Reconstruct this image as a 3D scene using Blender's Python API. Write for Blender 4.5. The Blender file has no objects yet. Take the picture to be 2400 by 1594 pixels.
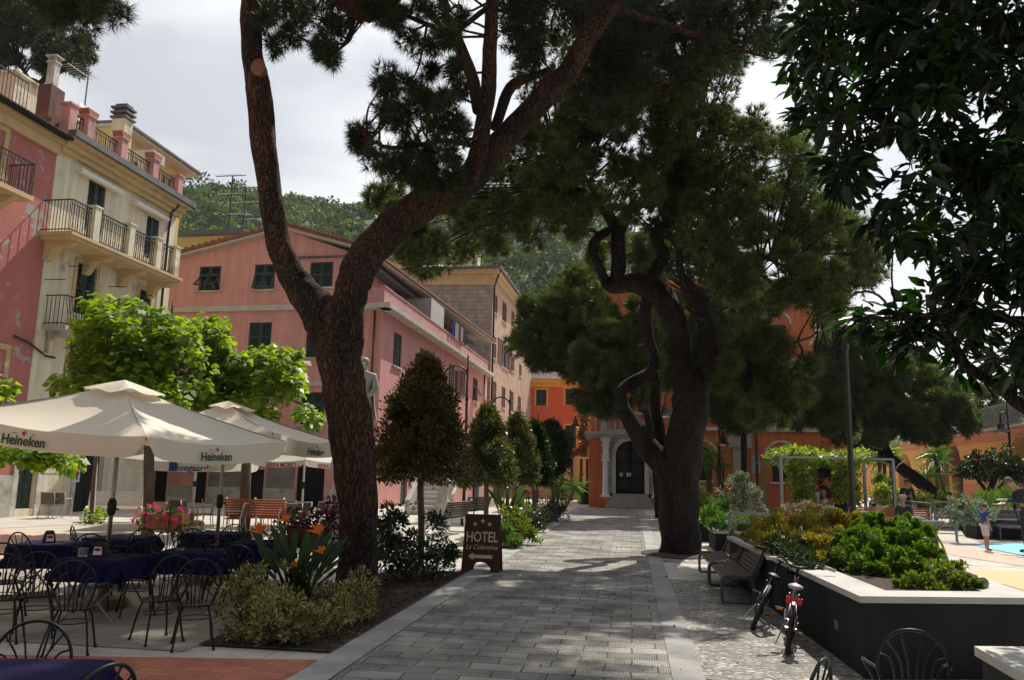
import bpy, math, random
import numpy as np
from mathutils import Vector, Matrix
SC = bpy.context.scene; COL = SC.collection
rad = math.radians
# ---------------- camera ----------------
FPX=1867.; PITCH=math.atan(311/FPX); ROLL=.022; H=1.65
_u0=Vector((0,-math.sin(PITCH),math.cos(PITCH))); _f0=Vector((0,math.cos(PITCH),math.sin(PITCH))); _r0=Vector((1,0,0))
CR=_r0*math.cos(ROLL)+_u0*math.sin(ROLL); CU=-_r0*math.sin(ROLL)+_u0*math.cos(ROLL); CP=Vector((0,0,H))
cam=bpy.data.cameras.new('camera'); camo=bpy.data.objects.new('camera',cam); COL.objects.link(camo)
cam.sensor_fit='HORIZONTAL'; cam.sensor_width=36; cam.lens=36*FPX/2400; cam.clip_start=.05; cam.clip_end=5000
m=Matrix((CR,CU,-_f0)).transposed().to_4x4(); m.translation=CP; camo.matrix_world=m
SC.camera=camo
# ---------------- sun, sky, exposure ----------------
SUN_AZ=27; SUN_EL=50          # azimuth east of +Y
sun=bpy.data.lights.new('sun','SUN'); sun.energy=5.0; sun.angle=rad(.53); sun.color=(1,.93,.82)
suno=bpy.data.objects.new('sun',sun); COL.objects.link(suno)
sd=Vector((math.sin(rad(SUN_AZ))*math.cos(rad(SUN_EL)),math.cos(rad(SUN_AZ))*math.cos(rad(SUN_EL)),math.sin(rad(SUN_EL))))
suno.rotation_euler=(-sd).to_track_quat('-Z','Y').to_euler()
W=bpy.data.worlds.new('World'); SC.world=W; W.use_nodes=True
nt=W.node_tree; nt.nodes.clear(); N=nt.nodes.new; L=nt.links.new
out=N('ShaderNodeOutputWorld'); bg=N('ShaderNodeBackground'); bg.inputs[1].default_value=.1
sky=N('ShaderNodeTexSky'); sky.sky_type='NISHITA'; sky.sun_disc=False
sky.sun_elevation=rad(SUN_EL); sky.sun_rotation=rad(SUN_AZ); sky.air_density=1.2; sky.dust_density=2.5
tc=N('ShaderNodeTexCoord'); mp=N('ShaderNodeMapping'); mp.inputs['Scale'].default_value=(1,1,2.2)
n1=N('ShaderNodeTexNoise'); n1.inputs['Scale'].default_value=1.9; n1.inputs['Detail'].default_value=7; n1.inputs['Roughness'].default_value=.5
n2=N('ShaderNodeTexNoise'); n2.inputs['Scale'].default_value=2.1; n2.inputs['Detail'].default_value=4
sep=N('ShaderNodeSeparateXYZ'); gr=N('ShaderNodeMapRange')   # more blue towards the east (+X)
gr.inputs['From Min'].default_value=-.1; gr.inputs['From Max'].default_value=.6; gr.inputs['To Min'].default_value=.30; gr.inputs['To Max'].default_value=-.02
ad=N('ShaderNodeMath'); ad.operation='ADD'
cr=N('ShaderNodeValToRGB'); cr.color_ramp.elements[0].position=.42; cr.color_ramp.elements[1].position=.62
cc=N('ShaderNodeValToRGB'); cc.color_ramp.elements[0].position=.38; cc.color_ramp.elements[1].position=.62
cc.color_ramp.elements[0].color=(.56,.59,.64,1); cc.color_ramp.elements[1].color=(1,1,1,1)
vm=N('ShaderNodeVectorMath'); vm.operation='SCALE'; vm.inputs['Scale'].default_value=8.6
mx=N('ShaderNodeMixRGB')
dt=N('ShaderNodeVectorMath'); dt.operation='DOT_PRODUCT'; dt.inputs[1].default_value=sd; L(tc.outputs['Generated'],dt.inputs[0])   # clouds glow towards the sun
gl=N('ShaderNodeMapRange'); gl.inputs['From Min'].default_value=-.1; gl.inputs['From Max'].default_value=.95; gl.inputs['To Min'].default_value=.33; gl.inputs['To Max'].default_value=1.55; L(dt.outputs['Value'],gl.inputs[0])
gm=N('ShaderNodeMath'); gm.operation='MULTIPLY'; gm.inputs[1].default_value=8.2; L(gl.outputs[0],gm.inputs[0]); L(gm.outputs[0],vm.inputs['Scale'])
L(tc.outputs['Generated'],mp.inputs[0]); L(mp.outputs[0],n1.inputs[0]); L(mp.outputs[0],n2.inputs[0]); L(tc.outputs['Generated'],sep.inputs[0])
L(sep.outputs[0],gr.inputs[0]); L(n1.outputs[0],ad.inputs[0]); L(gr.outputs[0],ad.inputs[1]); L(ad.outputs[0],cr.inputs[0])
L(n2.outputs[0],cc.inputs[0]); L(cc.outputs[0],vm.inputs[0]); L(cr.outputs[0],mx.inputs[0]); L(sky.outputs[0],mx.inputs[1]); L(vm.outputs[0],mx.inputs[2])
L(mx.outputs[0],bg.inputs[0]); L(bg.outputs[0],out.inputs[0])
SC.view_settings.view_transform='Standard'; SC.view_settings.look='None'; SC.view_settings.exposure=.18; SC.view_settings.gamma=1
SC.cycles.max_bounces=6; SC.cycles.diffuse_bounces=3; SC.cycles.transmission_bounces=4; SC.cycles.transparent_max_bounces=6

# ---------------- geometry helpers ----------------
def ray(x,y): return _f0+CR*((x-1200)/FPX)+CU*((797-y)/FPX)
def G(x,y,z=0):
    d=ray(x,y); return CP+d*((z-H)/d.z)
def A(x,y,Y):
    d=ray(x,y); return CP+d*(Y/d.y)
TH=rad(8.6)   # heading of the paved path
def U(u,v,z=0):   # path frame: u along the path, v to its right
    return Vector((u*math.sin(TH)+v*math.cos(TH), u*math.cos(TH)-v*math.sin(TH), z))
WM={}
def thing(name,label,cat,loc=(0,0,0),rz=0,group=None,kind=None):
    o=bpy.data.objects.new(name,None); COL.objects.link(o); o.location=loc; o.rotation_euler=(0,0,rz); o.empty_display_size=.2
    WM[o.name]=Matrix.Translation(Vector(loc))@Matrix.Rotation(rz,4,'Z'); return tag(o,label,cat,group,kind)
def tag(o,label=None,cat=None,group=None,kind=None):
    if label: o['label']=label
    if cat: o['category']=cat
    if group: o['group']=group
    if kind: o['kind']=kind
    return o
def copy_tree(o,parent=None):
    c=o.copy(); COL.objects.link(c)
    if parent is not None: c.parent=parent
    for ch in o.children: copy_tree(ch,c)
    return c
def place(proto,used,loc,rz,label=None,group=None,scale=None):
    o=copy_tree(proto) if used[0] else proto
    used[0]=True; o.location=loc; o.rotation_euler=(0,0,rz)
    if scale: o.scale=(scale,)*3 if not hasattr(scale,'__len__') else scale
    WM[o.name]=Matrix.Translation(Vector(loc))@Matrix.Rotation(rz,4,'Z')
    if label: o['label']=label
    if group: o['group']=group
    return o
def catmull(P,n):
    P=[np.array(p,float) for p in P]; P=[2*P[0]-P[1]]+P+[2*P[-1]-P[-2]]; o=[]
    for i in range(1,len(P)-2):
        for k in range(n):
            t=k/n; a,b,c,d=P[i-1:i+3]
            o.append(.5*((2*b)+(-a+c)*t+(2*a-5*b+4*c-d)*t*t+(-a+3*b-3*c+d)*t**3))
    o.append(P[-2]); return o
class MB:
    def __init__(s): s.v=[]; s.f=[]; s.mi=[]; s.cm=0; s.x=None
    def add(s,vs,fs):
        b=len(s.v)
        if s.x is not None: vs=[tuple(s.x@Vector(v)) for v in vs]
        s.v+= [tuple(v) for v in vs]; s.f+=[tuple(i+b for i in f) for f in fs]; s.mi+=[s.cm]*len(fs); return s
    def box(s,x0,y0,z0,x1,y1,z1):
        x0,x1=min(x0,x1),max(x0,x1); y0,y1=min(y0,y1),max(y0,y1); z0,z1=min(z0,z1),max(z0,z1)
        return s.add([(x0,y0,z0),(x1,y0,z0),(x1,y1,z0),(x0,y1,z0),(x0,y0,z1),(x1,y0,z1),(x1,y1,z1),(x0,y1,z1)],
          [(0,3,2,1),(4,5,6,7),(0,1,5,4),(1,2,6,5),(2,3,7,6),(3,0,4,7)])
    def bar(s,p,q,w,h=None,up=(0,0,1)):
        p=Vector(p);q=Vector(q);h=h or w;d=(q-p).normalized();u=Vector(up)
        if abs(d.dot(u))>.98:u=Vector((0,1,0))
        a=d.cross(u).normalized();b=a.cross(d);a=a*w/2;b=b*h/2
        return s.add([p-a-b,p+a-b,p+a+b,p-a+b,q-a-b,q+a-b,q+a+b,q-a+b],[(3,2,1,0),(4,5,6,7),(0,1,5,4),(1,2,6,5),(2,3,7,6),(3,0,4,7)])
    def tube(s,P,R,n=8,cap=True,wob=0,seed=0):
        P=[Vector(p) for p in P]
        if not hasattr(R,'__len__'): R=[R]*len(P)
        r=random.Random(seed); vs=[];fs=[];a=None
        for i,p in enumerate(P):
            d=(P[min(i+1,len(P)-1)]-P[max(i-1,0)]).normalized()
            if a is None:
                t=Vector((0,0,1)) if abs(d.z)<.9 else Vector((1,0,0)); a=d.cross(t).normalized()
            else:
                a=(a-d*a.dot(d)).normalized()
            b=d.cross(a)
            for k in range(n):
                w=2*math.pi*k/n; q=R[i]*(1+(wob*(math.sin(3*w+i*.7+seed)+r.uniform(-1,1)*.7) if wob else 0))
                vs.append(p+a*math.cos(w)*q+b*math.sin(w)*q)
        for i in range(len(P)-1):
            for k in range(n):
                k2=(k+1)%n; fs.append((i*n+k,i*n+k2,(i+1)*n+k2,(i+1)*n+k))
        if cap: fs.append(tuple(range(n-1,-1,-1))); fs.append(tuple((len(P)-1)*n+k for k in range(n)))
        return s.add(vs,fs)
    def lathe(s,prof,c=(0,0,0),n=16,cap=True,sx=1,sy=1):
        vs=[];fs=[]
        for r,z in prof:
            for k in range(n):
                w=2*math.pi*k/n; vs.append((c[0]+r*math.cos(w)*sx,c[1]+r*math.sin(w)*sy,c[2]+z))
        for i in range(len(prof)-1):
            for k in range(n):
                k2=(k+1)%n; fs.append((i*n+k,i*n+k2,(i+1)*n+k2,(i+1)*n+k))
        if cap: fs.append(tuple(range(n-1,-1,-1))); fs.append(tuple((len(prof)-1)*n+k for k in range(n)))
        return s.add(vs,fs)
    def prism(s,poly,vec):   # planar polygon of 3D points extruded by vec
        n=len(poly);P=[Vector(p) for p in poly];v=Vector(vec)
        nn=Vector((0,0,0))
        for i in range(n): nn+=P[i].cross(P[(i+1)%n])
        fl=nn.dot(v)>0
        fs=[tuple(range(n-1,-1,-1)),tuple(range(n,2*n))]+[(i,(i+1)%n,n+(i+1)%n,n+i) for i in range(n)]
        if not fl: fs=[tuple(reversed(f)) for f in fs]
        return s.add(P+[p+v for p in P],fs)
    def poly(s,pts): return s.add(pts,[tuple(range(len(pts)))])
    def ball(s,c,r,n=10,m=7):
        rx,ry,rz=(r,r,r) if not hasattr(r,'__len__') else r
        vs=[(c[0],c[1],c[2]-rz)]
        for i in range(1,m):
            t=math.pi*i/m
            for k in range(n): w=2*math.pi*k/n; vs.append((c[0]+rx*math.sin(t)*math.cos(w),c[1]+ry*math.sin(t)*math.sin(w),c[2]-rz*math.cos(t)))
        vs.append((c[0],c[1],c[2]+rz)); fs=[]
        for k in range(n): fs.append((0,1+(k+1)%n,1+k)); fs.append((len(vs)-1,1+(m-2)*n+k,1+(m-2)*n+(k+1)%n))
        for i in range(m-2):
            for k in range(n): fs.append((1+i*n+k,1+i*n+(k+1)%n,1+(i+1)*n+(k+1)%n,1+(i+1)*n+k))
        return s.add(vs,fs)
    def build(s,name,mat,parent=None,smooth=False,W=False,bevel=0):
        me=bpy.data.meshes.new(name); vs=s.v
        if W and parent is not None:
            inv=WM[parent.name].inverted(); vs=[tuple(inv@Vector(v)) for v in vs]
        me.from_pydata(vs,[],s.f)
        ms=mat if isinstance(mat,(list,tuple)) else [mat]
        for q in ms: me.materials.append(q)
        if len(ms)>1: me.polygons.foreach_set('material_index',s.mi)
        if smooth: me.polygons.foreach_set('use_smooth',[True]*len(me.polygons))
        me.update(); o=bpy.data.objects.new(name,me); COL.objects.link(o)
        if parent is not None:
            o.parent=parent; WM[o.name]=WM[parent.name]
        else: WM[o.name]=Matrix.Identity(4)
        if bevel:
            b=o.modifiers.new('bevel','BEVEL'); b.width=bevel; b.segments=2; b.limit_method='ANGLE'
        return o
# ---------------- foliage ----------------
class LV:
    """accumulates leaf-sized faces as numpy arrays"""
    def __init__(s,seed=0): s.V=[];s.F3=[];s.F4=[];s.n=0;s.r=np.random.default_rng(seed)
    def unit(s,n):
        v=s.r.normal(size=(n,3)); return v/np.linalg.norm(v,axis=1,keepdims=True)
    def leaves(s,P,D,Lh,Wd,fold=.25,droop=0,up=.5,vary=.35):
        """folded quads: base P, direction D, length Lh, width Wd"""
        n=len(P); 
        if n==0: return
        D=D+np.array([0,0,-droop]); D/=np.linalg.norm(D,axis=1,keepdims=True)+1e-9
        R=s.unit(n)+np.array([0,0,up*2]); S=np.cross(D,R); S/=np.linalg.norm(S,axis=1,keepdims=True)+1e-9; Nn=np.cross(S,D)
        l=(Lh*(1+vary*(s.r.random(n)*2-1)))[:,None]; w=l*(Wd/Lh)*.5
        mid=P+D*l*.45
        V=np.stack([P,mid+S*w+Nn*w*fold,P+D*l-Nn*l*.1,mid-S*w+Nn*w*fold],1).reshape(-1,3)
        F=np.arange(n*4).reshape(-1,4)+s.n; s.V.append(V); s.F4.append(F); s.n+=n*4
    def needles(s,P,D,k,Lh,Wd,spread=.8):
        """k needles at every tuft P around direction D"""
        n=len(P); P=np.repeat(P,k,0); D=np.repeat(D,k,0)+s.unit(n*k)*spread
        D/=np.linalg.norm(D,axis=1,keepdims=True)+1e-9
        S=np.cross(D,s.unit(n*k)); S/=np.linalg.norm(S,axis=1,keepdims=True)+1e-9
        l=(Lh*(.7+.6*s.r.random(n*k)))[:,None]
        V=np.stack([P-S*Wd/2,P+S*Wd/2,P+D*l],1).reshape(-1,3)
        F=np.arange(n*k*3).reshape(-1,3)+s.n; s.V.append(V); s.F3.append(F); s.n+=n*k*3
    def clump(s,C,Rr,per,shell=.45):
        """points in balls: C (m,3), Rr (m,) or (m,3); returns positions and outward directions"""
        C=np.repeat(np.asarray(C,float),per,0); Rr=np.asarray(Rr,float)
        if Rr.ndim==1: Rr=np.repeat(Rr[:,None],3,1)
        Rr=np.repeat(Rr,per,0); d=s.unit(len(C)); q=(s.r.random(len(C))**shell)[:,None]
        return C+d*Rr*q,d
    def build(s,name,mat,parent=None,W=True,tint=None):
        V=np.concatenate(s.V)
        if parent is not None and W:
            inv=np.array(WM[parent.name].inverted()); V=V@inv[:3,:3].T+inv[:3,3]
        f3=np.concatenate(s.F3) if s.F3 else np.zeros((0,3),int); f4=np.concatenate(s.F4) if s.F4 else np.zeros((0,4),int)
        me=bpy.data.meshes.new(name); me.vertices.add(len(V)); me.vertices.foreach_set('co',V.astype(np.float32).ravel())
        me.loops.add(len(f3)*3+len(f4)*4); me.loops.foreach_set('vertex_index',np.concatenate([f3.ravel(),f4.ravel()]).astype(np.int32))
        me.polygons.add(len(f3)+len(f4))
        st=np.concatenate([np.arange(len(f3))*3,len(f3)*3+np.arange(len(f4))*4]).astype(np.int32); me.polygons.foreach_set('loop_start',st)
        me.update(calc_edges=True)
        if tint is not None:
            at=me.attributes.new('tint','FLOAT','POINT'); at.data.foreach_set('value',tint.astype(np.float32))
        ms=mat if isinstance(mat,(list,tuple)) else [mat]
        for q in ms: me.materials.append(q)
        o=bpy.data.objects.new(name,me); COL.objects.link(o)
        if parent is not None: o.parent=parent; WM[o.name]=WM[parent.name]
        else: WM[o.name]=Matrix.Identity(4)
        return o
def in_poly(x,y,P):
    c=False;n=len(P)
    for i in range(n):
        x0,y0=P[i];x1,y1=P[(i+1)%n]
        if (y0>y)!=(y1>y) and x<(x1-x0)*(y-y0)/(y1-y0)+x0: c=not c
    return c
def sample_poly(P,n,Y0,Y1,seed,rp,holes=(),inset=0):
    """clump centres inside an outline at distances Y0..Y1; radius from apparent size rp (min,max)"""
    r=random.Random(seed); xs=[p[0] for p in P]; ys=[p[1] for p in P]; C=[];R=[];k=0
    while len(C)<n and k<n*60:
        k+=1; x=r.uniform(min(xs),max(xs)); y=r.uniform(min(ys),max(ys))
        if not in_poly(x,y,P): continue
        if any((x-h[0])**2+(y-h[1])**2<(h[2])**2 for h in holes): continue
        Y=r.uniform(Y0,Y1); C.append(tuple(A(x,y,Y))); R.append(r.uniform(*rp)*Y/FPX)
    return np.array(C),np.array(R)

# ---------------- materials ----------------
def newmat(name):
    m=bpy.data.materials.new(name); m.use_nodes=True; nt=m.node_tree; p=nt.nodes['Principled BSDF']; return m,nt,p
def mat(name,col,rough=.75,var=.12,scale=4,bump=0,bscale=40,metal=0,col2=None,c2pos=(.45,.62),spec=None,stretch=(1,1,1),coord='Object',c2scale=None,detail=5,streak=0):
    m,nt,p=newmat(name); n=nt.nodes.new; l=nt.links.new
    p.inputs['Roughness'].default_value=rough; p.inputs['Metallic'].default_value=metal
    if spec is not None: p.inputs['Specular IOR Level'].default_value=spec
    tc=n('ShaderNodeTexCoord'); mp=n('ShaderNodeMapping'); mp.inputs['Scale'].default_value=stretch; l(tc.outputs[coord],mp.inputs[0])
    nz=n('ShaderNodeTexNoise'); nz.inputs['Scale'].default_value=scale; nz.inputs['Detail'].default_value=detail; nz.inputs['Roughness'].default_value=.6; l(mp.outputs[0],nz.inputs[0])
    rp=n('ShaderNodeValToRGB'); a=[max(0,c*(1-var)) for c in col[:3]]; b=[min(1,c*(1+var)) for c in col[:3]]
    rp.color_ramp.elements[0].position=.3; rp.color_ramp.elements[1].position=.7
    rp.color_ramp.elements[0].color=(*a,1); rp.color_ramp.elements[1].color=(*b,1); l(nz.outputs[0],rp.inputs[0]); last=rp.outputs[0]
    if col2 is not None:
        z2=n('ShaderNodeTexNoise'); z2.inputs['Scale'].default_value=c2scale or scale*.6; z2.inputs['Detail'].default_value=8; z2.inputs['Roughness'].default_value=.65
        m3=n('ShaderNodeMapping'); m3.inputs['Location'].default_value=(7,3,5); m3.inputs['Scale'].default_value=stretch; l(tc.outputs[coord],m3.inputs[0]); l(m3.outputs[0],z2.inputs[0])
        r2=n('ShaderNodeValToRGB'); r2.color_ramp.elements[0].position=c2pos[0]; r2.color_ramp.elements[1].position=c2pos[1]; l(z2.outputs[0],r2.inputs[0])
        mx=n('ShaderNodeMixRGB'); l(r2.outputs[0],mx.inputs[0]); l(last,mx.inputs[1]); mx.inputs[2].default_value=(*col2[:3],1); last=mx.outputs[0]
    if streak:
        ms=n('ShaderNodeMapping'); ms.inputs['Scale'].default_value=(2.6,2.6,.16); l(tc.outputs[coord],ms.inputs[0]); zs=n('ShaderNodeTexNoise'); zs.inputs['Scale'].default_value=1.6; zs.inputs['Detail'].default_value=7; zs.inputs['Roughness'].default_value=.62; l(ms.outputs[0],zs.inputs[0])
        rs=n('ShaderNodeMapRange'); rs.inputs['From Min'].default_value=.35; rs.inputs['From Max'].default_value=.72; rs.inputs['To Min'].default_value=1+streak*.35; rs.inputs['To Max'].default_value=1-streak; l(zs.outputs[0],rs.inputs[0])
        sc_=n('ShaderNodeVectorMath'); sc_.operation='SCALE'; l(last,sc_.inputs[0]); l(rs.outputs[0],sc_.inputs['Scale']); last=sc_.outputs[0]
    l(last,p.inputs['Base Color'])
    if bump:
        bz=n('ShaderNodeTexNoise'); bz.inputs['Scale'].default_value=bscale; bz.inputs['Detail'].default_value=4; l(mp.outputs[0],bz.inputs[0])
        bp=n('ShaderNodeBump'); bp.inputs['Strength'].default_value=bump; bp.inputs['Distance'].default_value=.02; l(bz.outputs[0],bp.inputs['Height']); l(bp.outputs[0],p.inputs['Normal'])
    return m
def leafmat(name,c1,c2,trans=.35,rough=.5,tcol=None,tint=False,spec=.4,pos=(.1,.9),c3=None):
    m,nt,p=newmat(name); n=nt.nodes.new; l=nt.links.new
    g=n('ShaderNodeNewGeometry'); rp=n('ShaderNodeValToRGB'); e=rp.color_ramp.elements
    e[0].position=pos[0]; e[1].position=pos[1]; e[0].color=(*c1,1); e[1].color=(*c2,1)
    if c3: q=e.new(.965); q.color=(*c2,1); e[-1].position=.975; e[-1].color=(*c3,1)
    if tint:
        at=n('ShaderNodeAttribute'); at.attribute_name='tint'; ma=n('ShaderNodeMath'); ma.operation='MULTIPLY_ADD'; ma.inputs[1].default_value=.25
        l(g.outputs['Random Per Island'],ma.inputs[0]); l(at.outputs['Fac'],ma.inputs[2]); l(ma.outputs[0],rp.inputs[0])
    else: l(g.outputs['Random Per Island'],rp.inputs[0])
    l(rp.outputs[0],p.inputs['Base Color']); p.inputs['Roughness'].default_value=rough; p.inputs['Specular IOR Level'].default_value=spec
    tr=n('ShaderNodeBsdfTranslucent'); mu=n('ShaderNodeMixRGB'); mu.blend_type='MULTIPLY'; mu.inputs[0].default_value=1; mu.inputs[2].default_value=(*(tcol or (1.6,1.9,.6)),1)
    l(rp.outputs[0],mu.inputs[1]); l(mu.outputs[0],tr.inputs[0])
    ms=n('ShaderNodeMixShader'); ms.inputs[0].default_value=trans; l(p.outputs[0],ms.inputs[1]); l(tr.outputs[0],ms.inputs[2])
    l(ms.outputs[0],nt.nodes['Material Output'].inputs[0]); return m
def barkmat(name,c1,c2,sc=6,zs=.35,bump=1.0):
    m,nt,p=newmat(name); n=nt.nodes.new; l=nt.links.new; p.inputs['Roughness'].default_value=.9; p.inputs['Specular IOR Level'].default_value=.2
    tc=n('ShaderNodeTexCoord'); mp=n('ShaderNodeMapping'); mp.inputs['Scale'].default_value=(1,1,zs); l(tc.outputs['Object'],mp.inputs[0])
    nz=n('ShaderNodeTexNoise'); nz.inputs['Scale'].default_value=3; nz.inputs['Detail'].default_value=4; l(mp.outputs[0],nz.inputs[0])
    mi=n('ShaderNodeMixRGB'); mi.inputs[0].default_value=.3; l(mp.outputs[0],mi.inputs[1]); l(nz.outputs['Color'],mi.inputs[2])
    vo=n('ShaderNodeTexVoronoi'); vo.feature='DISTANCE_TO_EDGE'; vo.inputs['Scale'].default_value=sc*1.7; l(mi.outputs[0],vo.inputs[0])
    r=n('ShaderNodeValToRGB'); r.color_ramp.elements[0].position=.0; r.color_ramp.elements[1].position=.16; r.color_ramp.elements[0].color=(*[c*.5 for c in c1],1); r.color_ramp.elements[1].color=(*c1,1)
    l(vo.outputs[0],r.inputs[0])
    z2=n('ShaderNodeTexNoise'); z2.inputs['Scale'].default_value=2.2; z2.inputs['Detail'].default_value=8; l(mp.outputs[0],z2.inputs[0])
    mx=n('ShaderNodeMixRGB'); r3=n('ShaderNodeValToRGB'); r3.color_ramp.elements[0].position=.45; r3.color_ramp.elements[1].position=.6; l(z2.outputs[0],r3.inputs[0]); l(r3.outputs[0],mx.inputs[0])
    m4=n('ShaderNodeMixRGB'); m4.blend_type='MULTIPLY'; m4.inputs[0].default_value=1; l(r.outputs[0],m4.inputs[1]); m4.inputs[2].default_value=(*[b/max(a,1e-3) for a,b in zip(c1,c2)],1)
    l(r.outputs[0],mx.inputs[1]); l(m4.outputs[0],mx.inputs[2]); l(mx.outputs[0],p.inputs['Base Color'])
    z3=n('ShaderNodeTexNoise'); z3.inputs['Scale'].default_value=30; z3.inputs['Detail'].default_value=5; l(mp.outputs[0],z3.inputs[0])
    mm=n('ShaderNodeMath'); mm.operation='MULTIPLY_ADD'; mm.inputs[1].default_value=.25; l(z3.outputs[0],mm.inputs[0])
    mn=n('ShaderNodeMath'); mn.operation='MINIMUM'; mn.inputs[1].default_value=.16; l(vo.outputs[0],mn.inputs[0]); m5=n('ShaderNodeMath'); m5.operation='MULTIPLY'; m5.inputs[1].default_value=5.5; l(mn.outputs[0],m5.inputs[0]); l(m5.outputs[0],mm.inputs[2])
    bp=n('ShaderNodeBump'); bp.inputs['Strength'].default_value=bump; bp.inputs['Distance'].default_value=.06; l(mm.outputs[0],bp.inputs['Height']); l(bp.outputs[0],p.inputs['Normal'])
    return m
def brickmat(name,c1,c2,mortar,bw,bh,ms=.01,rot=0,rough=.85,bump=.4,offset=.5,var=.2,loc=(0,0,0),chisel=0,squash=1,mix=None,plane='XY',warp=0):
    """paving / masonry pattern in metres in the object's own plane"""
    m,nt,p=newmat(name); n=nt.nodes.new; l=nt.links.new; p.inputs['Roughness'].default_value=rough; p.inputs['Specular IOR Level'].default_value=.3
    tc=n('ShaderNodeTexCoord'); mp=n('ShaderNodeMapping'); mp.inputs['Location'].default_value=loc
    if plane=='XZ': mp.inputs['Rotation'].default_value=(rad(90),0,0); 
    elif plane=='YZ': mp.inputs['Rotation'].default_value=(rad(90),0,rad(90))
    else: mp.inputs['Rotation'].default_value=(0,0,rot)
    l(tc.outputs['Object'],mp.inputs[0]); v=mp.outputs[0]
    if warp:
        wn=n('ShaderNodeTexNoise'); wn.inputs['Scale'].default_value=1.3; l(v,wn.inputs[0]); wm=n('ShaderNodeMixRGB'); wm.blend_type='LINEAR_LIGHT'; wm.inputs[0].default_value=warp; l(v,wm.inputs[1]); l(wn.outputs['Color'],wm.inputs[2]); v=wm.outputs[0]
    b=n('ShaderNodeTexBrick'); b.inputs['Scale'].default_value=1; b.inputs['Brick Width'].default_value=bw; b.inputs['Row Height'].default_value=bh; b.inputs['Mortar Size'].default_value=ms; b.offset=offset; b.squash=squash
    b.inputs['Mortar Smooth'].default_value=.3; b.inputs['Bias'].default_value=0
    b.inputs['Color1'].default_value=(*c1,1); b.inputs['Color2'].default_value=(*c2,1); b.inputs['Mortar'].default_value=(*mortar,1); l(v,b.inputs[0])
    nz=n('ShaderNodeTexNoise'); nz.inputs['Scale'].default_value=1.7; nz.inputs['Detail'].default_value=8; l(v,nz.inputs[0])
    mr=n('ShaderNodeMapRange'); mr.inputs['From Min'].default_value=.3; mr.inputs['From Max'].default_value=.7; mr.inputs['To Min'].default_value=1-var; mr.inputs['To Max'].default_value=1+var; l(nz.outputs[0],mr.inputs[0])
    mu=n('ShaderNodeVectorMath'); mu.operation='SCALE'; l(b.outputs['Color'],mu.inputs[0]); l(mr.outputs[0],mu.inputs['Scale']); l(mu.outputs[0],p.inputs['Base Color'])
    inv=n('ShaderNodeMath'); inv.operation='SUBTRACT'; inv.inputs[0].default_value=1; l(b.outputs['Fac'],inv.inputs[1]); h=inv.outputs[0]
    n4=n('ShaderNodeTexNoise'); n4.inputs['Scale'].default_value=28; n4.inputs['Detail'].default_value=5; l(v,n4.inputs[0])
    a=n('ShaderNodeMath'); a.operation='MULTIPLY_ADD'; a.inputs[1].default_value=.6; l(n4.outputs[0],a.inputs[0]); l(h,a.inputs[2]); h=a.outputs[0]
    if chisel:   # diagonal tooling marks turned differently from slab to slab
        w=n('ShaderNodeTexWave'); w.wave_type='BANDS'; w.bands_direction='DIAGONAL'; w.inputs['Scale'].default_value=9; w.inputs['Distortion'].default_value=5; w.inputs['Detail'].default_value=2; w.inputs['Detail Scale'].default_value=1.5
        w2=n('ShaderNodeTexWave'); w2.wave_type='BANDS'; w2.bands_direction='X'; w2.inputs['Scale'].default_value=14; w2.inputs['Distortion'].default_value=4; w2.inputs['Detail'].default_value=2
        l(v,w.inputs[0]); l(v,w2.inputs[0])
        nn=n('ShaderNodeTexNoise'); nn.inputs['Scale'].default_value=.9; l(v,nn.inputs[0]); rr=n('ShaderNodeValToRGB'); rr.color_ramp.elements[0].position=.48; rr.color_ramp.elements[1].position=.52; l(nn.outputs[0],rr.inputs[0])
        mw=n('ShaderNodeMixRGB'); l(rr.outputs[0],mw.inputs[0]); l(w.outputs['Fac'],mw.inputs[1]); l(w2.outputs['Fac'],mw.inputs[2])
        a2=n('ShaderNodeMath'); a2.operation='MULTIPLY_ADD'; a2.inputs[1].default_value=chisel; l(mw.outputs[0],a2.inputs[0]); l(h,a2.inputs[2]); h=a2.outputs[0]
    bp=n('ShaderNodeBump'); bp.inputs['Strength'].default_value=bump; bp.inputs['Distance'].default_value=.015; l(h,bp.inputs['Height']); l(bp.outputs[0],p.inputs['Normal'])
    return m
M={}
M['stone_white']=mat('stone_white',(.62,.59,.53),.7,.12,3,.2,30,col2=(.36,.34,.31))
M['metal_dark']=mat('metal_dark',(.022,.024,.026),.4,.2,10,metal=.3)
M['metal_grey']=mat('metal_grey',(.24,.25,.25),.45,.1,10,metal=.6)
M['glass_dark']=mat('glass_dark',(.02,.025,.03),.12,.2,2,spec=.6)
M['dark']=mat('dark',(.012,.012,.013),.8,.2,2)
M['shutter']=mat('shutter',(.018,.040,.034),.6,.2,6)
M['white']=mat('white',(.74,.73,.70),.6,.06,8)
M['pvc']=mat('pvc',(.55,.55,.53),.4,.05,8)
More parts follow.
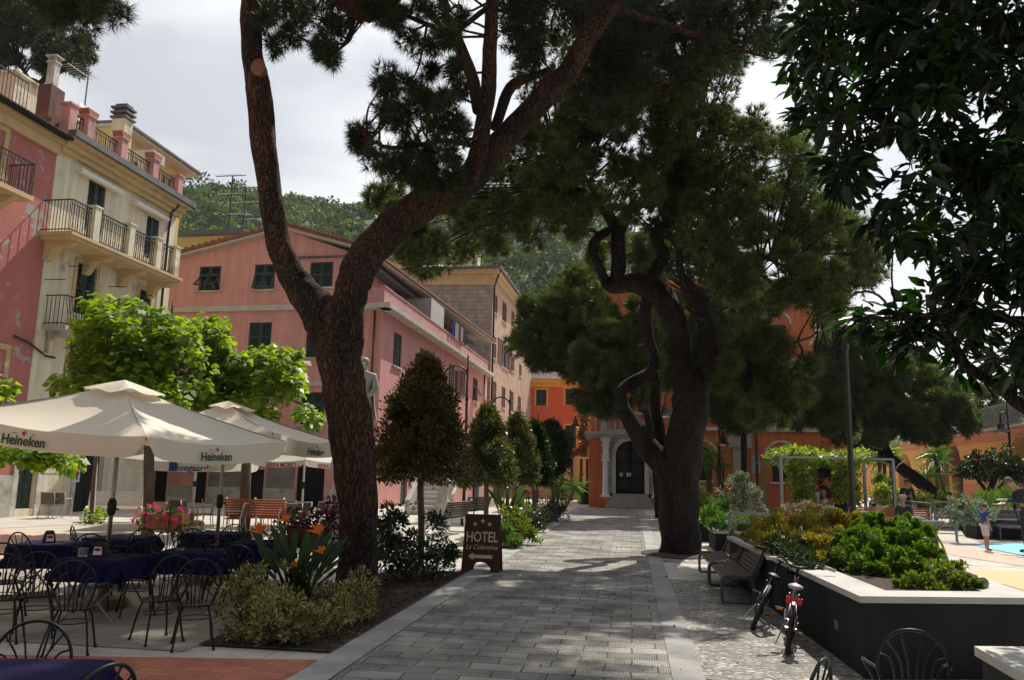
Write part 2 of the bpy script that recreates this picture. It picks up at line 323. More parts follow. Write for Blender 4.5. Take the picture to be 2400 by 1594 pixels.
# =====================================================================
# GROUND
# =====================================================================
def gpoly(name,pts,m,z,world=True,label=None,kind='structure'):
    mb=MB(); n=len(pts); P=[(p[0],p[1],z) for p in pts]
    a=sum(P[i][0]*P[(i+1)%n][1]-P[(i+1)%n][0]*P[i][1] for i in range(n))
    if a<0: P=P[::-1]
    mb.poly(P); o=mb.build(name,m); o['kind']=kind; return o
M['tiles']=brickmat('plaza_tiles',(.46,.43,.375),(.52,.485,.42),(.27,.25,.22),.8,.4,.008,rot=TH,var=.12,bump=.25)
M['slabs']=brickmat('path_slabs',(.195,.185,.168),(.35,.332,.30),(.10,.095,.085),.46,.24,.008,rot=TH,var=.42,bump=.9,chisel=.6,warp=.035)
M['kerb']=brickmat('kerb_stone',(.26,.255,.245),(.34,.33,.315),(.14,.14,.13),1.2,1.0,.006,rot=TH+rad(90),var=.34,bump=.3)
M['brick_red']=brickmat('brick_paving',(.36,.12,.075),(.46,.17,.105),(.2,.1,.07),.22,.11,.006,rot=TH,var=.15,bump=.4)
M['brick_pink']=brickmat('pink_paving',(.58,.37,.29),(.66,.46,.37),(.4,.28,.22),.22,.11,.006,rot=TH+.5,var=.1,bump=.3)
M['orange_patch']=mat('orange_resin',(.66,.40,.20),.8,.05,3)
M['blue_patch']=mat('blue_resin',(.11,.46,.68),.7,.06,3)
M['soil']=mat('soil_bark',(.035,.022,.016),.95,.6,30,bump=1,bscale=60,col2=(.09,.055,.04))
def pebblemat():
    m,nt,p=newmat('river_pebbles'); n=nt.nodes.new; l=nt.links.new; p.inputs['Roughness'].default_value=.6
    tc=n('ShaderNodeTexCoord'); mp=n('ShaderNodeMapping'); mp.inputs['Rotation'].default_value=(0,0,TH); mp.inputs['Scale'].default_value=(1,1.9,1); l(tc.outputs['Object'],mp.inputs[0])
    wn=n('ShaderNodeTexNoise'); wn.inputs['Scale'].default_value=3; l(mp.outputs[0],wn.inputs[0]); wm=n('ShaderNodeMixRGB'); wm.inputs[0].default_value=.06; l(mp.outputs[0],wm.inputs[1]); l(wn.outputs['Color'],wm.inputs[2])
    v=n('ShaderNodeTexVoronoi'); v.inputs['Scale'].default_value=13; v.feature='F1'; l(wm.outputs[0],v.inputs[0])
    d=n('ShaderNodeTexVoronoi'); d.inputs['Scale'].default_value=13; d.feature='DISTANCE_TO_EDGE'; l(wm.outputs[0],d.inputs[0])
    s=n('ShaderNodeSeparateColor'); l(v.outputs['Color'],s.inputs[0])
    r=n('ShaderNodeValToRGB'); e=r.color_ramp.elements; e[0].color=(.13,.13,.14,1); e[1].color=(.58,.55,.48,1); q=e.new(.55); q.color=(.33,.31,.28,1); l(s.outputs[0],r.inputs[0])
    g=n('ShaderNodeValToRGB'); g.color_ramp.elements[0].position=.02; g.color_ramp.elements[1].position=.14; l(d.outputs[0],g.inputs[0])
    mx=n('ShaderNodeMixRGB'); mx.inputs[1].default_value=(.16,.145,.12,1); l(g.outputs[0],mx.inputs[0]); l(r.outputs[0],mx.inputs[2]); l(mx.outputs[0],p.inputs['Base Color'])
    mn=n('ShaderNodeMath'); mn.operation='MINIMUM'; mn.inputs[1].default_value=.3; l(d.outputs[0],mn.inputs[0])
    b=n('ShaderNodeBump'); b.inputs['Strength'].default_value=.9; b.inputs['Distance'].default_value=.06; l(mn.outputs[0],b.inputs['Height']); l(b.outputs[0],p.inputs['Normal']); return m
M['pebbles']=pebblemat()
R=1800
gpoly('ground',[(-R,-R),(R,-R),(R,R),(-R,R)],M['tiles'],0)
# main path: slabs with a pale kerb strip on each side
gpoly('stone_path',[U(-6,-2.36),U(-6,.33),U(42,.33),U(42,-2.36)],M['slabs'],.008)
gpoly('path_edging',[U(-6,-2.68),U(-6,-2.36),U(42,-2.36),U(42,-2.68)],M['kerb'],.016)
gpoly('path_edging',[U(-6,.33),U(-6,.60),U(42,.60),U(42,.33)],M['kerb'],.016)
gpoly('pebble_strip',[U(7.1,.60),U(7.1,3.2),U(13.6,3.2),U(13.6,.60)],M['pebbles'],.006)
gpoly('pebble_strip',[U(16.2,.60),U(16.2,1.5),U(34,1.5),U(34,.60)],M['pebbles'],.006)
gpoly('tree_pit',[U(17.9+1.05*math.cos(a),1.0+.8*math.sin(a)) for a in [i*math.pi/12 for i in range(24)]],M['soil'],.024)
gpoly('shade_toned_paving',[U(7.0,-3.98),U(11.6,-3.98),U(11.6,-12),U(7.3,-12),U(7.0,-6)],brickmat('shade_toned_tiles',(.27,.24,.20),(.33,.295,.25),(.15,.13,.11),.5,.5,.007,rot=TH,var=.2,bump=.3),.006)  # darker tile pattern; the shade at the tables is painted into its colour
# planting beds along the left side of the path
for i,(u0,u1,v0) in enumerate([(7.25,13.35,-3.98),(17.9,23.2,-4.0),(25.6,34.0,-4.0)]):
    gpoly('planting_bed',[U(u0,-2.68),U(u0,v0),U(u1,v0),U(u1,-2.68)],M['soil'],.02)
gpoly('brick_band',[U(1,-2.7),U(6.98,-2.7),G(0,1537),U(7.2,-7),U(6.6,-11),U(1,-11)],M['brick_red'],.008)
gpoly('brick_band',[G(-300,1240),G(0,1243),G(120,1252),G(235,1268),G(240,1300),G(120,1300),G(0,1312),G(-300,1330)],M['brick_pink'],.008)
gpoly('brick_band',[G(2195,1276),G(2280,1283),G(2335,1296),G(2400,1309),G(2800,1345),G(2800,1400),G(2400,1328),G(2263,1307),G(2195,1293)],M['brick_pink'],.008)
gpoly('blue_patch',[G(2278,1277.5),G(2420,1274),G(2900,1280),G(2900,1350),G(2400,1303),G(2316,1287)],M['blue_patch'],.014)
gpoly('orange_patch',[G(2225,1337),G(2400,1340),G(2900,1352),G(2900,1500),G(2420,1390),G(2300,1356)],M['orange_patch'],.008)

# =====================================================================
# BUILDINGS
# =====================================================================
class Fr:
    """facade frame: x along the wall, y into the building, z up"""
    def __init__(s,o,ang): s.o=Vector((o[0],o[1],0)); s.a=ang; s.M=Matrix.Translation(s.o)@Matrix.Rotation(ang,4,'Z'); s.x=Vector((math.cos(ang),math.sin(ang),0)); s.y=Vector((-math.sin(ang),math.cos(ang),0))
    def S(s,px,py,off=0):
        d=ray(px,py); o=s.o+s.y*off; c=CP-o
        t=-c.dot(s.y)/d.dot(s.y); p=CP+d*t; return (p-s.o).dot(s.x),p.z
    def R(s,xl,xr,yt,yb,off=0):
        a=s.S(xl,yt,off); b=s.S(xl,yb,off); c=s.S(xr,yt,off); return (a[0],b[1],c[0],a[1])
    def mb(s): m=MB(); m.x=s.M; return m
    def P(s,x,y,z): return s.M@Vector((x,y,z))
def wallmesh(fr,x0,x1,z0,z1,ops,y=0,dep=.22,mb=None):
    mb=mb or fr.mb(); xs=sorted({x0,x1}|{o[0] for o in ops}|{o[2] for o in ops}); zs=sorted({z0,z1}|{o[1] for o in ops}|{o[3] for o in ops})
    xs=[x for x in xs if x0<=x<=x1]; zs=[z for z in zs if z0<=z<=z1]
    for i in range(len(xs)-1):
        for j in range(len(zs)-1):
            cx=(xs[i]+xs[i+1])/2; cz=(zs[j]+zs[j+1])/2
            if any(o[0]<cx<o[2] and o[1]<cz<o[3] for o in ops): continue
            mb.add([(xs[i],y,zs[j]),(xs[i+1],y,zs[j]),(xs[i+1],y,zs[j+1]),(xs[i],y,zs[j+1])],[(0,1,2,3)])
    for o in ops:
        a,b,c,d=o; Y=y+dep
        mb.add([(a,y,b),(a,Y,b),(a,Y,d),(a,y,d)],[(0,1,2,3)]); mb.add([(c,y,b),(c,Y,b),(c,Y,d),(c,y,d)],[(3,2,1,0)])
        mb.add([(a,y,b),(c,y,b),(c,Y,b),(a,Y,b)],[(0,1,2,3)]); mb.add([(a,y,d),(c,y,d),(c,Y,d),(a,Y,d)],[(3,2,1,0)])
    return mb
def leaf_geo(mb,x0,x1,z0,z1,y,n=None,mid=True):
    """one louvred shutter leaf"""
    w=min(.07,(x1-x0)*.16); t=.035
    mb.box(x0,y,z0,x0+w,y+t,z1); mb.box(x1-w,y,z0,x1,y+t,z1); mb.box(x0+w,y,z0,x1-w,y+t,z0+w); mb.box(x0+w,y,z1-w,x1-w,y+t,z1)
    if mid: zm=(z0+z1)/2; mb.box(x0+w,y,zm-w/2,x1-w,y+t,zm+w/2)
    n=n or max(6,int((z1-z0)/.085))
    for i in range(n):
        z=z0+w+(z1-z0-2*w)*(i+.5)/n; h=(z1-z0-2*w)/n*.62
        mb.add([(x0+w,y+.004,z-h/2),(x1-w,y+.004,z-h/2),(x1-w,y+t-.004,z+h/2),(x0+w,y+t-.004,z+h/2)],[(0,1,2,3)])
def window(fr,parent,r,sh='closed',sm=None,sill=True,y=0,dep=.2,frame=None,open_a=.55,label=None):
    a,b,c,d=r; sm=sm or M['shutter']
    m=fr.mb(); m.box(a+.002,y+dep-.03,b+.002,c-.002,y+dep+.02,d-.002); w=m.build('window',M['glass_dark'],parent,W=True)
    f=fr.mb(); k=.05
    for q in ((a,b,a+k,d),(c-k,b,c,d),(a+k,b,c-k,b+k),(a+k,d-k,c-k,d),((a+c)/2-k/2,b+k,(a+c)/2+k/2,d-k)): f.box(q[0]+.004,y+dep-.055,q[1]+.004,q[2]-.004,y+dep-.028,q[3]-.004)
    if sh in('open','none'): f.build('frame',M['white'],w,W=True)
    xm=(a+c)/2
    if sh=='closed':
        for p,q in ((a+.01,xm-.006),(xm+.006,c-.01)): s=fr.mb(); leaf_geo(s,p,q,b+.01,d-.01,y+.03); s.build('shutter',sm,w,W=True)
    elif sh=='half':   # lower panels pushed outwards like awnings
        zm=b+(d-b)*.62
        for p,q in ((a+.01,xm-.006),(xm+.006,c-.01)):
            s=fr.mb(); leaf_geo(s,p,q,zm+.01,d-.01,y+.03,mid=False)
            s.x=fr.M@Matrix.Translation((0,y+.03,zm))@Matrix.Rotation(-open_a,4,'X'); leaf_geo(s,p,q,-(zm-b)*.98,0,0,mid=False)
            s.build('shutter',sm,w,W=True)
    elif sh=='open':
        h=(c-a)/2
        for p,q in ((a-h,a-.01),(c+.01,c+h)): s=fr.mb(); leaf_geo(s,p,q,b+.01,d-.01,y-.05); s.build('shutter',sm,w,W=True)
    if sill: s=fr.mb(); s.box(a-.12,y-.09,b-.07,c+.12,y-.003,b-.003); s.build('sill',M['stone_white'],w,W=True)
    if frame is not None:
        s=fr.mb(); g=.17; s.box(a-g,y-.035,b-.1,a,y-.003,d+g); s.box(c,y-.035,b-.1,c+g,y-.003,d+g); s.box(a,y-.035,d,c,y-.003,d+g); s.build('surround',frame,w,W=True)
    if label: w['label']=label
    return w
def railing(fr,parent,x0,x1,y,z0,z1,mat_,step=.12,name='railing',deco=0,ends=None,bulge=0):
    m=fr.mb(); m.bar((x0,y,z1),(x1,y,z1),.05,.035); m.bar((x0,y,z0+.08),(x1,y,z0+.08),.03,.03)
    if deco: m.bar((x0,y,z1-.14),(x1,y,z1-.14),.02,.02)
    n=max(2,int(abs(x1-x0)/step))
    for i in range(n+1):
        x=x0+(x1-x0)*i/n
        if bulge:
            P=[(x,y,z1),(x,y-.02,z1-.2),(x,y-bulge*.6,z0+.55*(z1-z0)),(x,y-bulge,z0+.25*(z1-z0)),(x,y-bulge*.6,z0+.08),(x,y,z0+.03)]; m.tube(catmull(P,3),.011,5)
        else:
            m.bar((x,y,z0),(x,y,z1),.016)
            if deco and i%2==0 and i<n:
                zc=(z0+z1)/2; xx=x+(x1-x0)/n/2; s=.045
                m.tube([(xx,y,z0+.1),(xx+s,y,zc-.16),(xx-s*.2,y,zc),(xx+s,y,zc+.16),(xx,y,z1-.1)],.009,4)
    if ends:
        for x in ends:
            m.bar((x,y,z1),(x,0,z1),.04,.03); m.bar((x,y,z0+.08),(x,0,z0+.08),.03)
            k=max(3,int(abs(y)/step))
            for i in range(k): m.bar((x,y*(i+.5)/k,z0),(x,y*(i+.5)/k,z1),.016)
    return m.build(name,mat_,parent,W=True)
def pipe(fr,parent,pts,r,mt,name='downpipe'): m=fr.mb(); m.tube(pts,r,8); return m.build(name,mt,parent,W=True,smooth=True)
M['pink_old']=mat('pink_peeling_plaster',(.42,.145,.125),.9,.16,.6,.4,14,col2=(.36,.32,.29),c2pos=(.555,.58),c2scale=1.0)
M['pink_c']=mat('pink_plaster',(.64,.31,.28),.9,.05,1.2,.1,40,col2=(.53,.24,.21),c2pos=(.5,.9),streak=.22)
M['pink_stained']=mat('pink_stained_plaster',(.54,.26,.24),.9,.1,1.2,.2,30,col2=(.30,.20,.19),c2pos=(.50,.66),c2scale=1.6)
M['yellow_b']=mat('yellow_plaster',(.72,.65,.49),.9,.07,.8,.12,40,col2=(.38,.345,.28),c2pos=(.56,.66),c2scale=.9,streak=.28)
M['yellow_up']=mat('bright_yellow_plaster',(.56,.43,.16),.9,.06,1,.1,40)
M['ochre']=mat('ochre_trim',(.55,.40,.2),.85,.08,2,.1,40,col2=(.42,.33,.22),c2pos=(.5,.7))
M['slate']=mat('slate_edge',(.10,.105,.11),.7,.3,3,.2,30)
M['tile_red']=mat('roof_tiles',(.24,.10,.065),.9,.3,6,.6,18)
M['soffit']=mat('soffit',(.50,.45,.40),.85,.1,3)
M['grey_blocks']=brickmat('grey_blocks',(.22,.20,.175),(.33,.29,.24),(.12,.11,.10),1.0,.36,.02,plane='XZ',bump=.7,var=.25)
M['tan_render']=mat('tan_render',(.50,.335,.235),.9,.1,1.3,.3,20,col2=(.36,.24,.18),c2pos=(.5,.7),stretch=(1,1,1.8),streak=.3)
M['stone_roof']=brickmat('stone_roof',(.30,.28,.25),(.46,.43,.38),(.16,.15,.14),.6,.4,.02,bump=.6,var=.25)
M['shutter_brown']=mat('brown_shutter',(.16,.045,.03),.6,.2,5)
M['red_e']=mat('vermilion_plaster',(.64,.115,.045),.85,.05,1.5,.08,40,streak=.15)
M['amber']=mat('amber_trim',(.72,.33,.05),.8,.05,2)
M['orange_f']=mat('orange_plaster',(.56,.165,.06),.9,.10,.9,.12,40,col2=(.40,.13,.065),c2pos=(.5,.75),streak=.3)
M['yellow_g']=mat('amber_wall_plaster',(.62,.33,.10),.9,.06,1,.12,40,streak=.2)
M['pink_g']=mat('salmon_band',(.52,.21,.12),.9,.06,1.5,.1,40)
M['concrete']=mat('concrete_edge',(.46,.43,.38),.9,.18,2,.3,30,col2=(.25,.23,.2),c2pos=(.55,.68))
M['marble']=mat('weathered_marble',(.34,.33,.31),.65,.1,3,.15,40,col2=(.22,.21,.2),c2pos=(.58,.68))
M['terracotta']=mat('terracotta',(.35,.12,.06),.8,.15,6,.1,40)

# ---- left facade: peeling pink house (A) and yellow house (B) ----
fAB=Fr(G(30,1212),rad(90)-TH)
A_=thing('pink_house','old pink house with grey peeling patches at the left edge of the photo','house',fAB.P(-3,0,0),fAB.a)
dA=[fAB.R(-60,17,270,392)]; 
wallmesh(fAB,-14,-.002,0,11.9,[fAB.R(-40,15,810,870),(-1.55+.2,0,-1.35+.2,.0)][:1]+dA).build('wall',M['pink_old'],A_,W=True)
m=fAB.mb(); m.box(-14,.003,0,-.004,9,11.88); m.build('core',M['pink_old'],A_,W=True)
window(fAB,A_,dA[0],frame=M['ochre']); window(fAB,A_,fAB.R(-40,15,810,870),'none',frame=M['ochre'])
m=fAB.mb(); m.box(-14,-.25,11.9,.02,9,12.05); m.box(-14,-.12,11.55,-.003,-.003,11.9); m.build('cornice',M['ochre'],A_,W=True)
m=fAB.mb(); m.box(-14,-.42,12.052,.05,-.1,12.16); m.tube([(-14,-.46,12.1),(.05,-.46,12.1)],.07,8); m.build('gutter',mat('old_gutter',(.03,.03,.03),.9,.2,4,spec=.1),A_,W=True)
m=fAB.mb(); m.box(-14,-.003,0,-.01,-.05,1.25); m.build('plinth',M['concrete'],A_,W=True)
sl=fAB.mb(); x1,zz=fAB.S(69,462,-.75); sl.box(-9,-.9,zz-.14,x1,-.003,zz); b=sl.build('balcony',M['ochre'],A_,W=True)
railing(fAB,b,-9,x1-.05,-.85,zz,zz+1.0,M['metal_dark'],.13,deco=1,ends=[x1-.05])
m=fAB.mb(); m.prism([(x1-.6,-.003,zz-.14),(x1-.6,-.75,zz-.14),(x1-.6,-.65,zz-.25),(x1-.6,-.25,zz-.45),(x1-.6,-.003,zz-.65)],(.22,0,0)); m.build('bracket',M['ochre'],b,W=True)
pipe(fAB,A_,[fAB.P and (-.9,-.05,5.4),(-.3,-.06,5.3),(.5,-.06,5.0),(.9,-.06,5.0)],.035,M['metal_dark'],'cable')
# roof terrace of A
m=fAB.mb(); m.box(-14,2.2,12.052,-1.1,8,14.3); m.build('roof_room',M['pink_stained'],A_,W=True)
m=fAB.mb(); xa,za=fAB.S(107,290,.5); xa=fAB.S(122,196,.3); xb=fAB.S(154,209,.3); m.box(xa[0],.3,12.052,xb[0],.78,xa[1]); m.build('chimney_block',mat('sooty_brick',(.15,.07,.06),.9,.4,2,.5,15,col2=(.3,.17,.15),c2pos=(.5,.65)),A_,W=True)
m=fAB.mb(); xc_=fAB.S(131,140,.4); xd_=fAB.S(144,140,.4); zc_=xc_[1]; m.box(xc_[0],.4,xa[1]+.003,xd_[0],.68,zc_-.1); c_=m.build('chimney',M['stone_white'],A_,W=True)
m=fAB.mb(); m.box(xc_[0]-.03,.37,zc_-.097,xd_[0]+.03,.71,zc_-.02); [m.box(x,y,zc_-.02,x+.06,y+.06,zc_+.12) for x in(xc_[0],xd_[0]-.06) for y in(.4,.62)]; m.box(xc_[0]-.07,.33,zc_+.12,xd_[0]+.07,.75,zc_+.17); m.build('chimney_cap',M['concrete'],c_,W=True)
railing(fAB,A_,-14,-1.35,.15,12.17,13.35,M['metal_dark'],.14,'terrace_railing')
m=fAB.mb(); m.box(-5.2,.6,12.052,-4.7,1.0,14.6); m.box(-3.1,.6,12.052,-2.8,.9,14.1); m.box(-14,.5,14.6,-2.6,3,14.75); m.build('terrace_pillar',M['terracotta'],A_,W=True)

B_=thing('yellow_house','tall cream yellow house with long corbelled balcony and green shutters','house',fAB.P(3.8,0,0),fAB.a)
X1=fAB.S(396,690)[0]
wB=[(fAB.R(210,252,419,544)),(fAB.R(346,376,503,605)),(fAB.R(183,229,614,735)),(fAB.R(328,356,676,765)),(fAB.R(165,195,806,905)),(fAB.R(108,119,777,828)),(fAB.R(48,95,1040,1193)),(fAB.R(189,250,1000,1205))]
wB=[(a,max(b,.02),c,d) for a,b,c,d in wB]
wallmesh(fAB,0,X1,0,12.1,wB).build('wall',M['yellow_b'],B_,W=True)
m=fAB.mb(); m.box(.003,.25,0,X1,9,12.08); m.build('core',M['yellow_b'],B_,W=True)
for i in (0,1): window(fAB,B_,wB[i],sill=False)
for i in (2,3,4): window(fAB,B_,wB[i],sill=i!=2,frame=M['ochre'])
window(fAB,B_,wB[5],'none')
for i,nm in ((6,'door'),(7,'shop_door')):
    a,b,c,d=wB[i]; m=fAB.mb(); m.box(a+.003,.15,b,c-.003,.2,d-.003)
    for k in range(2):
        for j in range(3): m.box(a+.08+k*(c-a)/2,.13,b+.15+j*(d-b)/3,a+(k+1)*(c-a)/2-.08,.15,b+(j+1)*(d-b)/3-.1)
    dd=m.build(nm,M['shutter'] if i==6 else M['dark'],B_,W=True)
    f=fAB.mb(); f.box(a-.16,-.05,0,a,-.003,d+.16); f.box(c,-.05,0,c+.16,-.003,d+.16); f.box(a,-.05,d,c,-.003,d+.16); f.build('door_frame',M['stone_white'],dd,W=True)
m=fAB.mb(); 
for z in (1.3,1.95,2.6): m.box(wB[6][2]+.17,-.012,z,wB[7][0]-.17,-.003,z+.03)
m.build('groove',M['ochre'],B_,W=True)
m=fAB.mb(); m.box(0.01,-.5,12.1,X1+.3,1,12.2); m.box(.01,-.32,11.9,X1+.15,-.003,12.1); m.box(.01,-.18,11.72,X1+.1,-.003,11.9); m.build('cornice',M['ochre'],B_,W=True)
m=fAB.mb(); m.box(0.0,-.62,12.203,X1+.4,-.3,12.42); m.build('slate_edge',M['slate'],B_,W=True)
# long balcony
bx0,zb=fAB.S(162,545,-.9); bx1=fAB.S(426,650,-1.1)[0]; bx0=fAB.S(166,545,-1.1)[0]
sl=fAB.mb(); sl.box(bx0,-1.15,zb-.1,bx1,-.003,zb); sl.box(bx0+.06,-1.08,zb-.22,bx1-.06,-.003,zb-.1); bal=sl.build('balcony',M['ochre'],B_,W=True)
for x in [bx0+.25+(bx1-bx0-.75)*k/3 for k in range(4)]:
    m=fAB.mb(); m.prism([(x,-.003,zb-.22),(x,-1.0,zb-.22),(x,-1.02,zb-.32),(x,-.75,zb-.42),(x,-.5,zb-.40),(x,-.32,zb-.52),(x,-.25,zb-.72),(x,-.12,zb-.85),(x,-.003,zb-.85)],(.26,0,0)); m.build('corbel',M['ochre'],bal,W=True)
pil=[fAB.S(q,600,-1.0)[0] for q in (218,302,364,412)]; pil=[fAB.S(q,w,-1.1)[0] for q,w in ((217,540),(300,570),(365,600),(408,620))]
px=[bx0+.02]+[]
for i,x in enumerate(pil):
    m=fAB.mb(); m.box(x,-1.14,zb+.003,x+.3,-.86,zb+1.12); m.box(x-.03,-1.17,zb+1.12,x+.33,-.83,zb+1.18); m.build('pillar',M['yellow_b'],bal,W=True)
sp=[bx0+.05]+[x+.3 for x in pil]; ep=pil
for i,(a,b) in enumerate(zip(sp,ep)): railing(fAB,bal,a,b,-1.0,zb,zb+1.05,M['metal_dark'],.11,deco=1,ends=[a] if i==0 else None)
# low bulging balcony
lx0,lz=fAB.S(84,748,-.6); lx0=.22; lx1=2.9
sl=fAB.mb(); sl.box(lx0,-.85,lz-.12,lx1,-.003,lz); lb=sl.build('balcony',M['concrete'],B_,W=True)
railing(fAB,lb,lx0+.05,lx1,-.72,lz,lz+.98,M['metal_dark'],.13,bulge=.14,ends=[lx0+.05])
for x in (lx0+.3,lx0+1.7): m=fAB.mb(); m.prism([(x,-.003,lz-.12),(x,-.6,lz-.12),(x,-.5,lz-.26),(x,-.003,lz-.42)],(.3,0,0)); m.build('bracket',M['concrete'],lb,W=True)
# awning cassettes
for xl,xr,yt in ((190,296,391),(318,398,467)):
    a,z=fAB.S(xl,yt,-.2); c,_=fAB.S(xr,yt,-.2); m=fAB.mb(); m.tube([(a,-.2,z-.1),(c,-.2,z-.1)],.09,10); m.box(a,-.14,z-.14,c,-.003,z-.06); m.build('awning_cassette',M['white'],B_,W=True,smooth=False)
pipe(fAB,B_,[(X1-.5,-.4,12.05),(X1-.6,-.15,11.7),(X1-.6,-.1,11),(X1-.6,-.1,4)],.05,M['metal_dark'])
for x,z in ((1.1,8.1),(3.2,7.9),(4.7,7.9),(.1,7.4)): pipe(fAB,B_,[(x,-.02,z),(x,-.75,z)],.014,M['metal_dark'],'laundry_arm')
# illustrated panel beside the shop door
a,b,c,d=fAB.R(172,186,1085,1130); m=fAB.mb(); m.box(a,-.07,b,c,-.003,d); sg=m.build('wall_panel',M['white'],B_,W=True)
for k,(cx,cz,r,mt) in enumerate([(.5,.78,.09,'terracotta'),(.45,.62,.12,'amber'),(.55,.42,.10,'terracotta'),(.5,.2,.06,'slate')]):
    m=fAB.mb(); m.add([(a+(c-a)*cx+r*math.cos(t)*(1+.3*math.sin(3*t)),-.075,b+(d-b)*cz+r*math.sin(t)*(1+.2*math.cos(4*t))) for t in [i*math.pi/8 for i in range(16)]],[tuple(range(16))]); m.build('print',M[mt],sg,W=True)
# terrace on top of B: pink pillars, railings, pots
TP=[.05]+[fAB.S(q,w,-.2)[0] for q,w in ((201,320),(278,390),(353,440),(411,480))]
for i,x in enumerate(TP):
    m=fAB.mb(); m.box(x,-.25,12.205,x+.34,.1,13.35); m.box(x-.04,-.29,13.35,x+.38,.14,13.42); pp=m.build('terrace_pillar',M['pink_stained'],B_,W=True)
    if i in (1,2,3):
        m=fAB.mb(); m.prism([(x,-.25,13.42),(x+.42,-.25,13.42),(x+.5,-.25,13.62),(x-.08,-.25,13.62)],(0,.4,0)); m.build('flower_trough',M['terracotta'],pp,W=True)
for a,b in zip([x+.34 for x in TP[:-1]],TP[1:]): railing(fAB,B_,a,b,-.05,12.3,13.2,M['metal_dark'],.12,'terrace_railing',deco=1)
m=fAB.mb(); m.box(.1,2.0,12.205,2.3,6,14.6); m.box(.0,1.9,14.6,2.4,6,14.68); m.build('roof_room',M['yellow_b'],B_,W=True)
m=fAB.mb(); m.box(2.4,1.8,12.205,3.9,2.1,13.7); m.box(5.6,.9,12.205,TP[-1],1.15,13.3); m.build('roof_parapet',M['pink_stained'],B_,W=True)
for x,w,h,cap in ((fAB.S(288,330,.6)[0],.5,fAB.S(288,272,.6)[1],0),(fAB.S(353,380,.6)[0],.6,fAB.S(353,376,.6)[1],1)):
    m=fAB.mb(); m.box(x,.6,12.205,x+w,1.15,h); cc_=m.build('chimney',M['yellow_b'],B_,W=True); m=fAB.mb()
    if cap: m.box(x-.12,.45,h,x+w+.12,1.3,h+.42)
    else:
        for k in range(3): m.box(x-.06,.53,h+.02+k*.2,x+w+.06,1.22,h+.1+k*.2); m.box(x+.05,.62,h+.1+k*.2,x+w-.05,1.1,h+.22+k*.2)
    m.build('chimney_cap',M['concrete'] if cap else M['slate'],cc_,W=True)
# antenna & dish
m=fAB.mb(); m.tube([(3.0,1.6,12.2),(3.0,1.6,16.3)],.03,6); m.tube([(1.9,1.6,15.9),(3.3,1.6,15.95)],.015,5)
for k in range(8): m.tube([(2.0+k*.16,1.2,15.92),(2.0+k*.16,2.0,15.92)],.008,4)
m.build('antenna',M['metal_grey'],B_,W=True)
m=fAB.mb(); m.ball((2.5,1.3,14.3),(.3,.07,.3),12,8); m.build('satellite_dish',M['white'],B_,W=True,smooth=True)
# upper yellow house behind B
fU=Fr(fAB.P(0,4.2,0),fAB.a)
Up=thing('yellow_upper_house','bright yellow upper house with dark shutters rising behind the roof terrace','house',fU.P(6,0,0),fU.a)
wU=[fU.R(325,340,355,395),fU.R(386,395,412,442)]; xe=fU.S(428,430)[0]
xs_,zt=fU.S(309,305,-.5); 
xu=fU.S(262,300)[0]
wallmesh(fU,xu,xe,8,zt-.1,wU).build('wall',M['yellow_up'],Up,W=True)
for r in wU: window(fU,Up,r,'open',M['shutter_brown'])
m=fU.mb(); m.box(xu,.003,0,xe-.01,7,zt-.12); m.build('core',M['yellow_up'],Up,W=True)
m=fU.mb(); m.box(xu-.1,-.6,zt-.1,xe+.5,8,zt+.02); m.build('soffit',M['soffit'],Up,W=True)
m=fU.mb(); m.box(xu-.15,-.72,zt+.023,xe+.55,8,zt+.13); m.build('roof',M['slate'],Up,W=True)
pipe(fU,Up,[(xu+.5,-.65,zt),(xu+.6,-.3,zt-.5),(xu+.4,-.1,zt-.7)],.05,M['metal_dark'])

# ---- big pink gabled house (C) ----
c0=Vector((-5.74,34.66,0))
fF=Fr(c0,rad(-11.8)); fR=Fr(c0,rad(90-9.3))
C_=thing('pink_gabled_house','large salmon pink house with a low tiled gable and a long side balcony','house',c0,0)
def r2(l): return fF.R(*l)
ops=[r2((469,519,625,682)),r2((598,646,620,679)),r2((728,782,615,674)),r2((585,638,756,822)),r2((719,768,778,838)),r2((455,500,756,822)),r2((708,761,919,995)),r2((590,632,925,985))]
gr=[fF.R(362,394,1092,1180),fF.R(453,486,1092,1180),fF.R(585,620,1100,1180),fF.R(698,762,1090,1180)]
gr=[(a,.02,c,d) for a,b,c,d in gr]
XL=-12.2; ztop=10.9
# gable wall: rectangle plus gable polygon
w=wallmesh(fF,XL,0,0,8.84,ops[3:]+gr)
xk=fF.S(814,590)[0]; w=wallmesh(fF,XL,xk,8.84,11.35,ops[:3],mb=w)
ax,az=fF.S(674,541); ex,ez=fF.S(425,612); w.add([(XL,0,11.35),(xk,0,11.35),(xk,0,11.42),(ax,0,az),(XL,0,11.36)],[(0,1,2,3,4)])
w.build('wall',M['pink_c'],C_,W=True)
for i,r in enumerate(ops): window(fF,C_,r,'half' if i in(0,1,6) else 'closed',open_a=(.75,.35,0,0,0,0,.5,0)[i])
for i,(a,b,c,d) in enumerate(gr):
    m=fF.mb(); m.box(a+.003,.16,b,c-.003,.22,d-.003)
    if i==3:
        for k in range(14): x=a+.05+(c-a-.1)*k/13; m.box(x-.012,.02,b,x+.012,.05,d)
        for k in range(16):
            z=b+(d-b)*k/16
            for j in range(7): x=a+.05+(c-a-.1)*j/7; m.bar((x,.035,z),(x+(c-a-.1)/7,.035,z+(d-b)/16),.014); m.bar((x+(c-a-.1)/7,.035,z),(x,.035,z+(d-b)/16),.014)
    m.build('shop_door' if i<3 else 'folding_gate',M['dark'],C_,W=True)
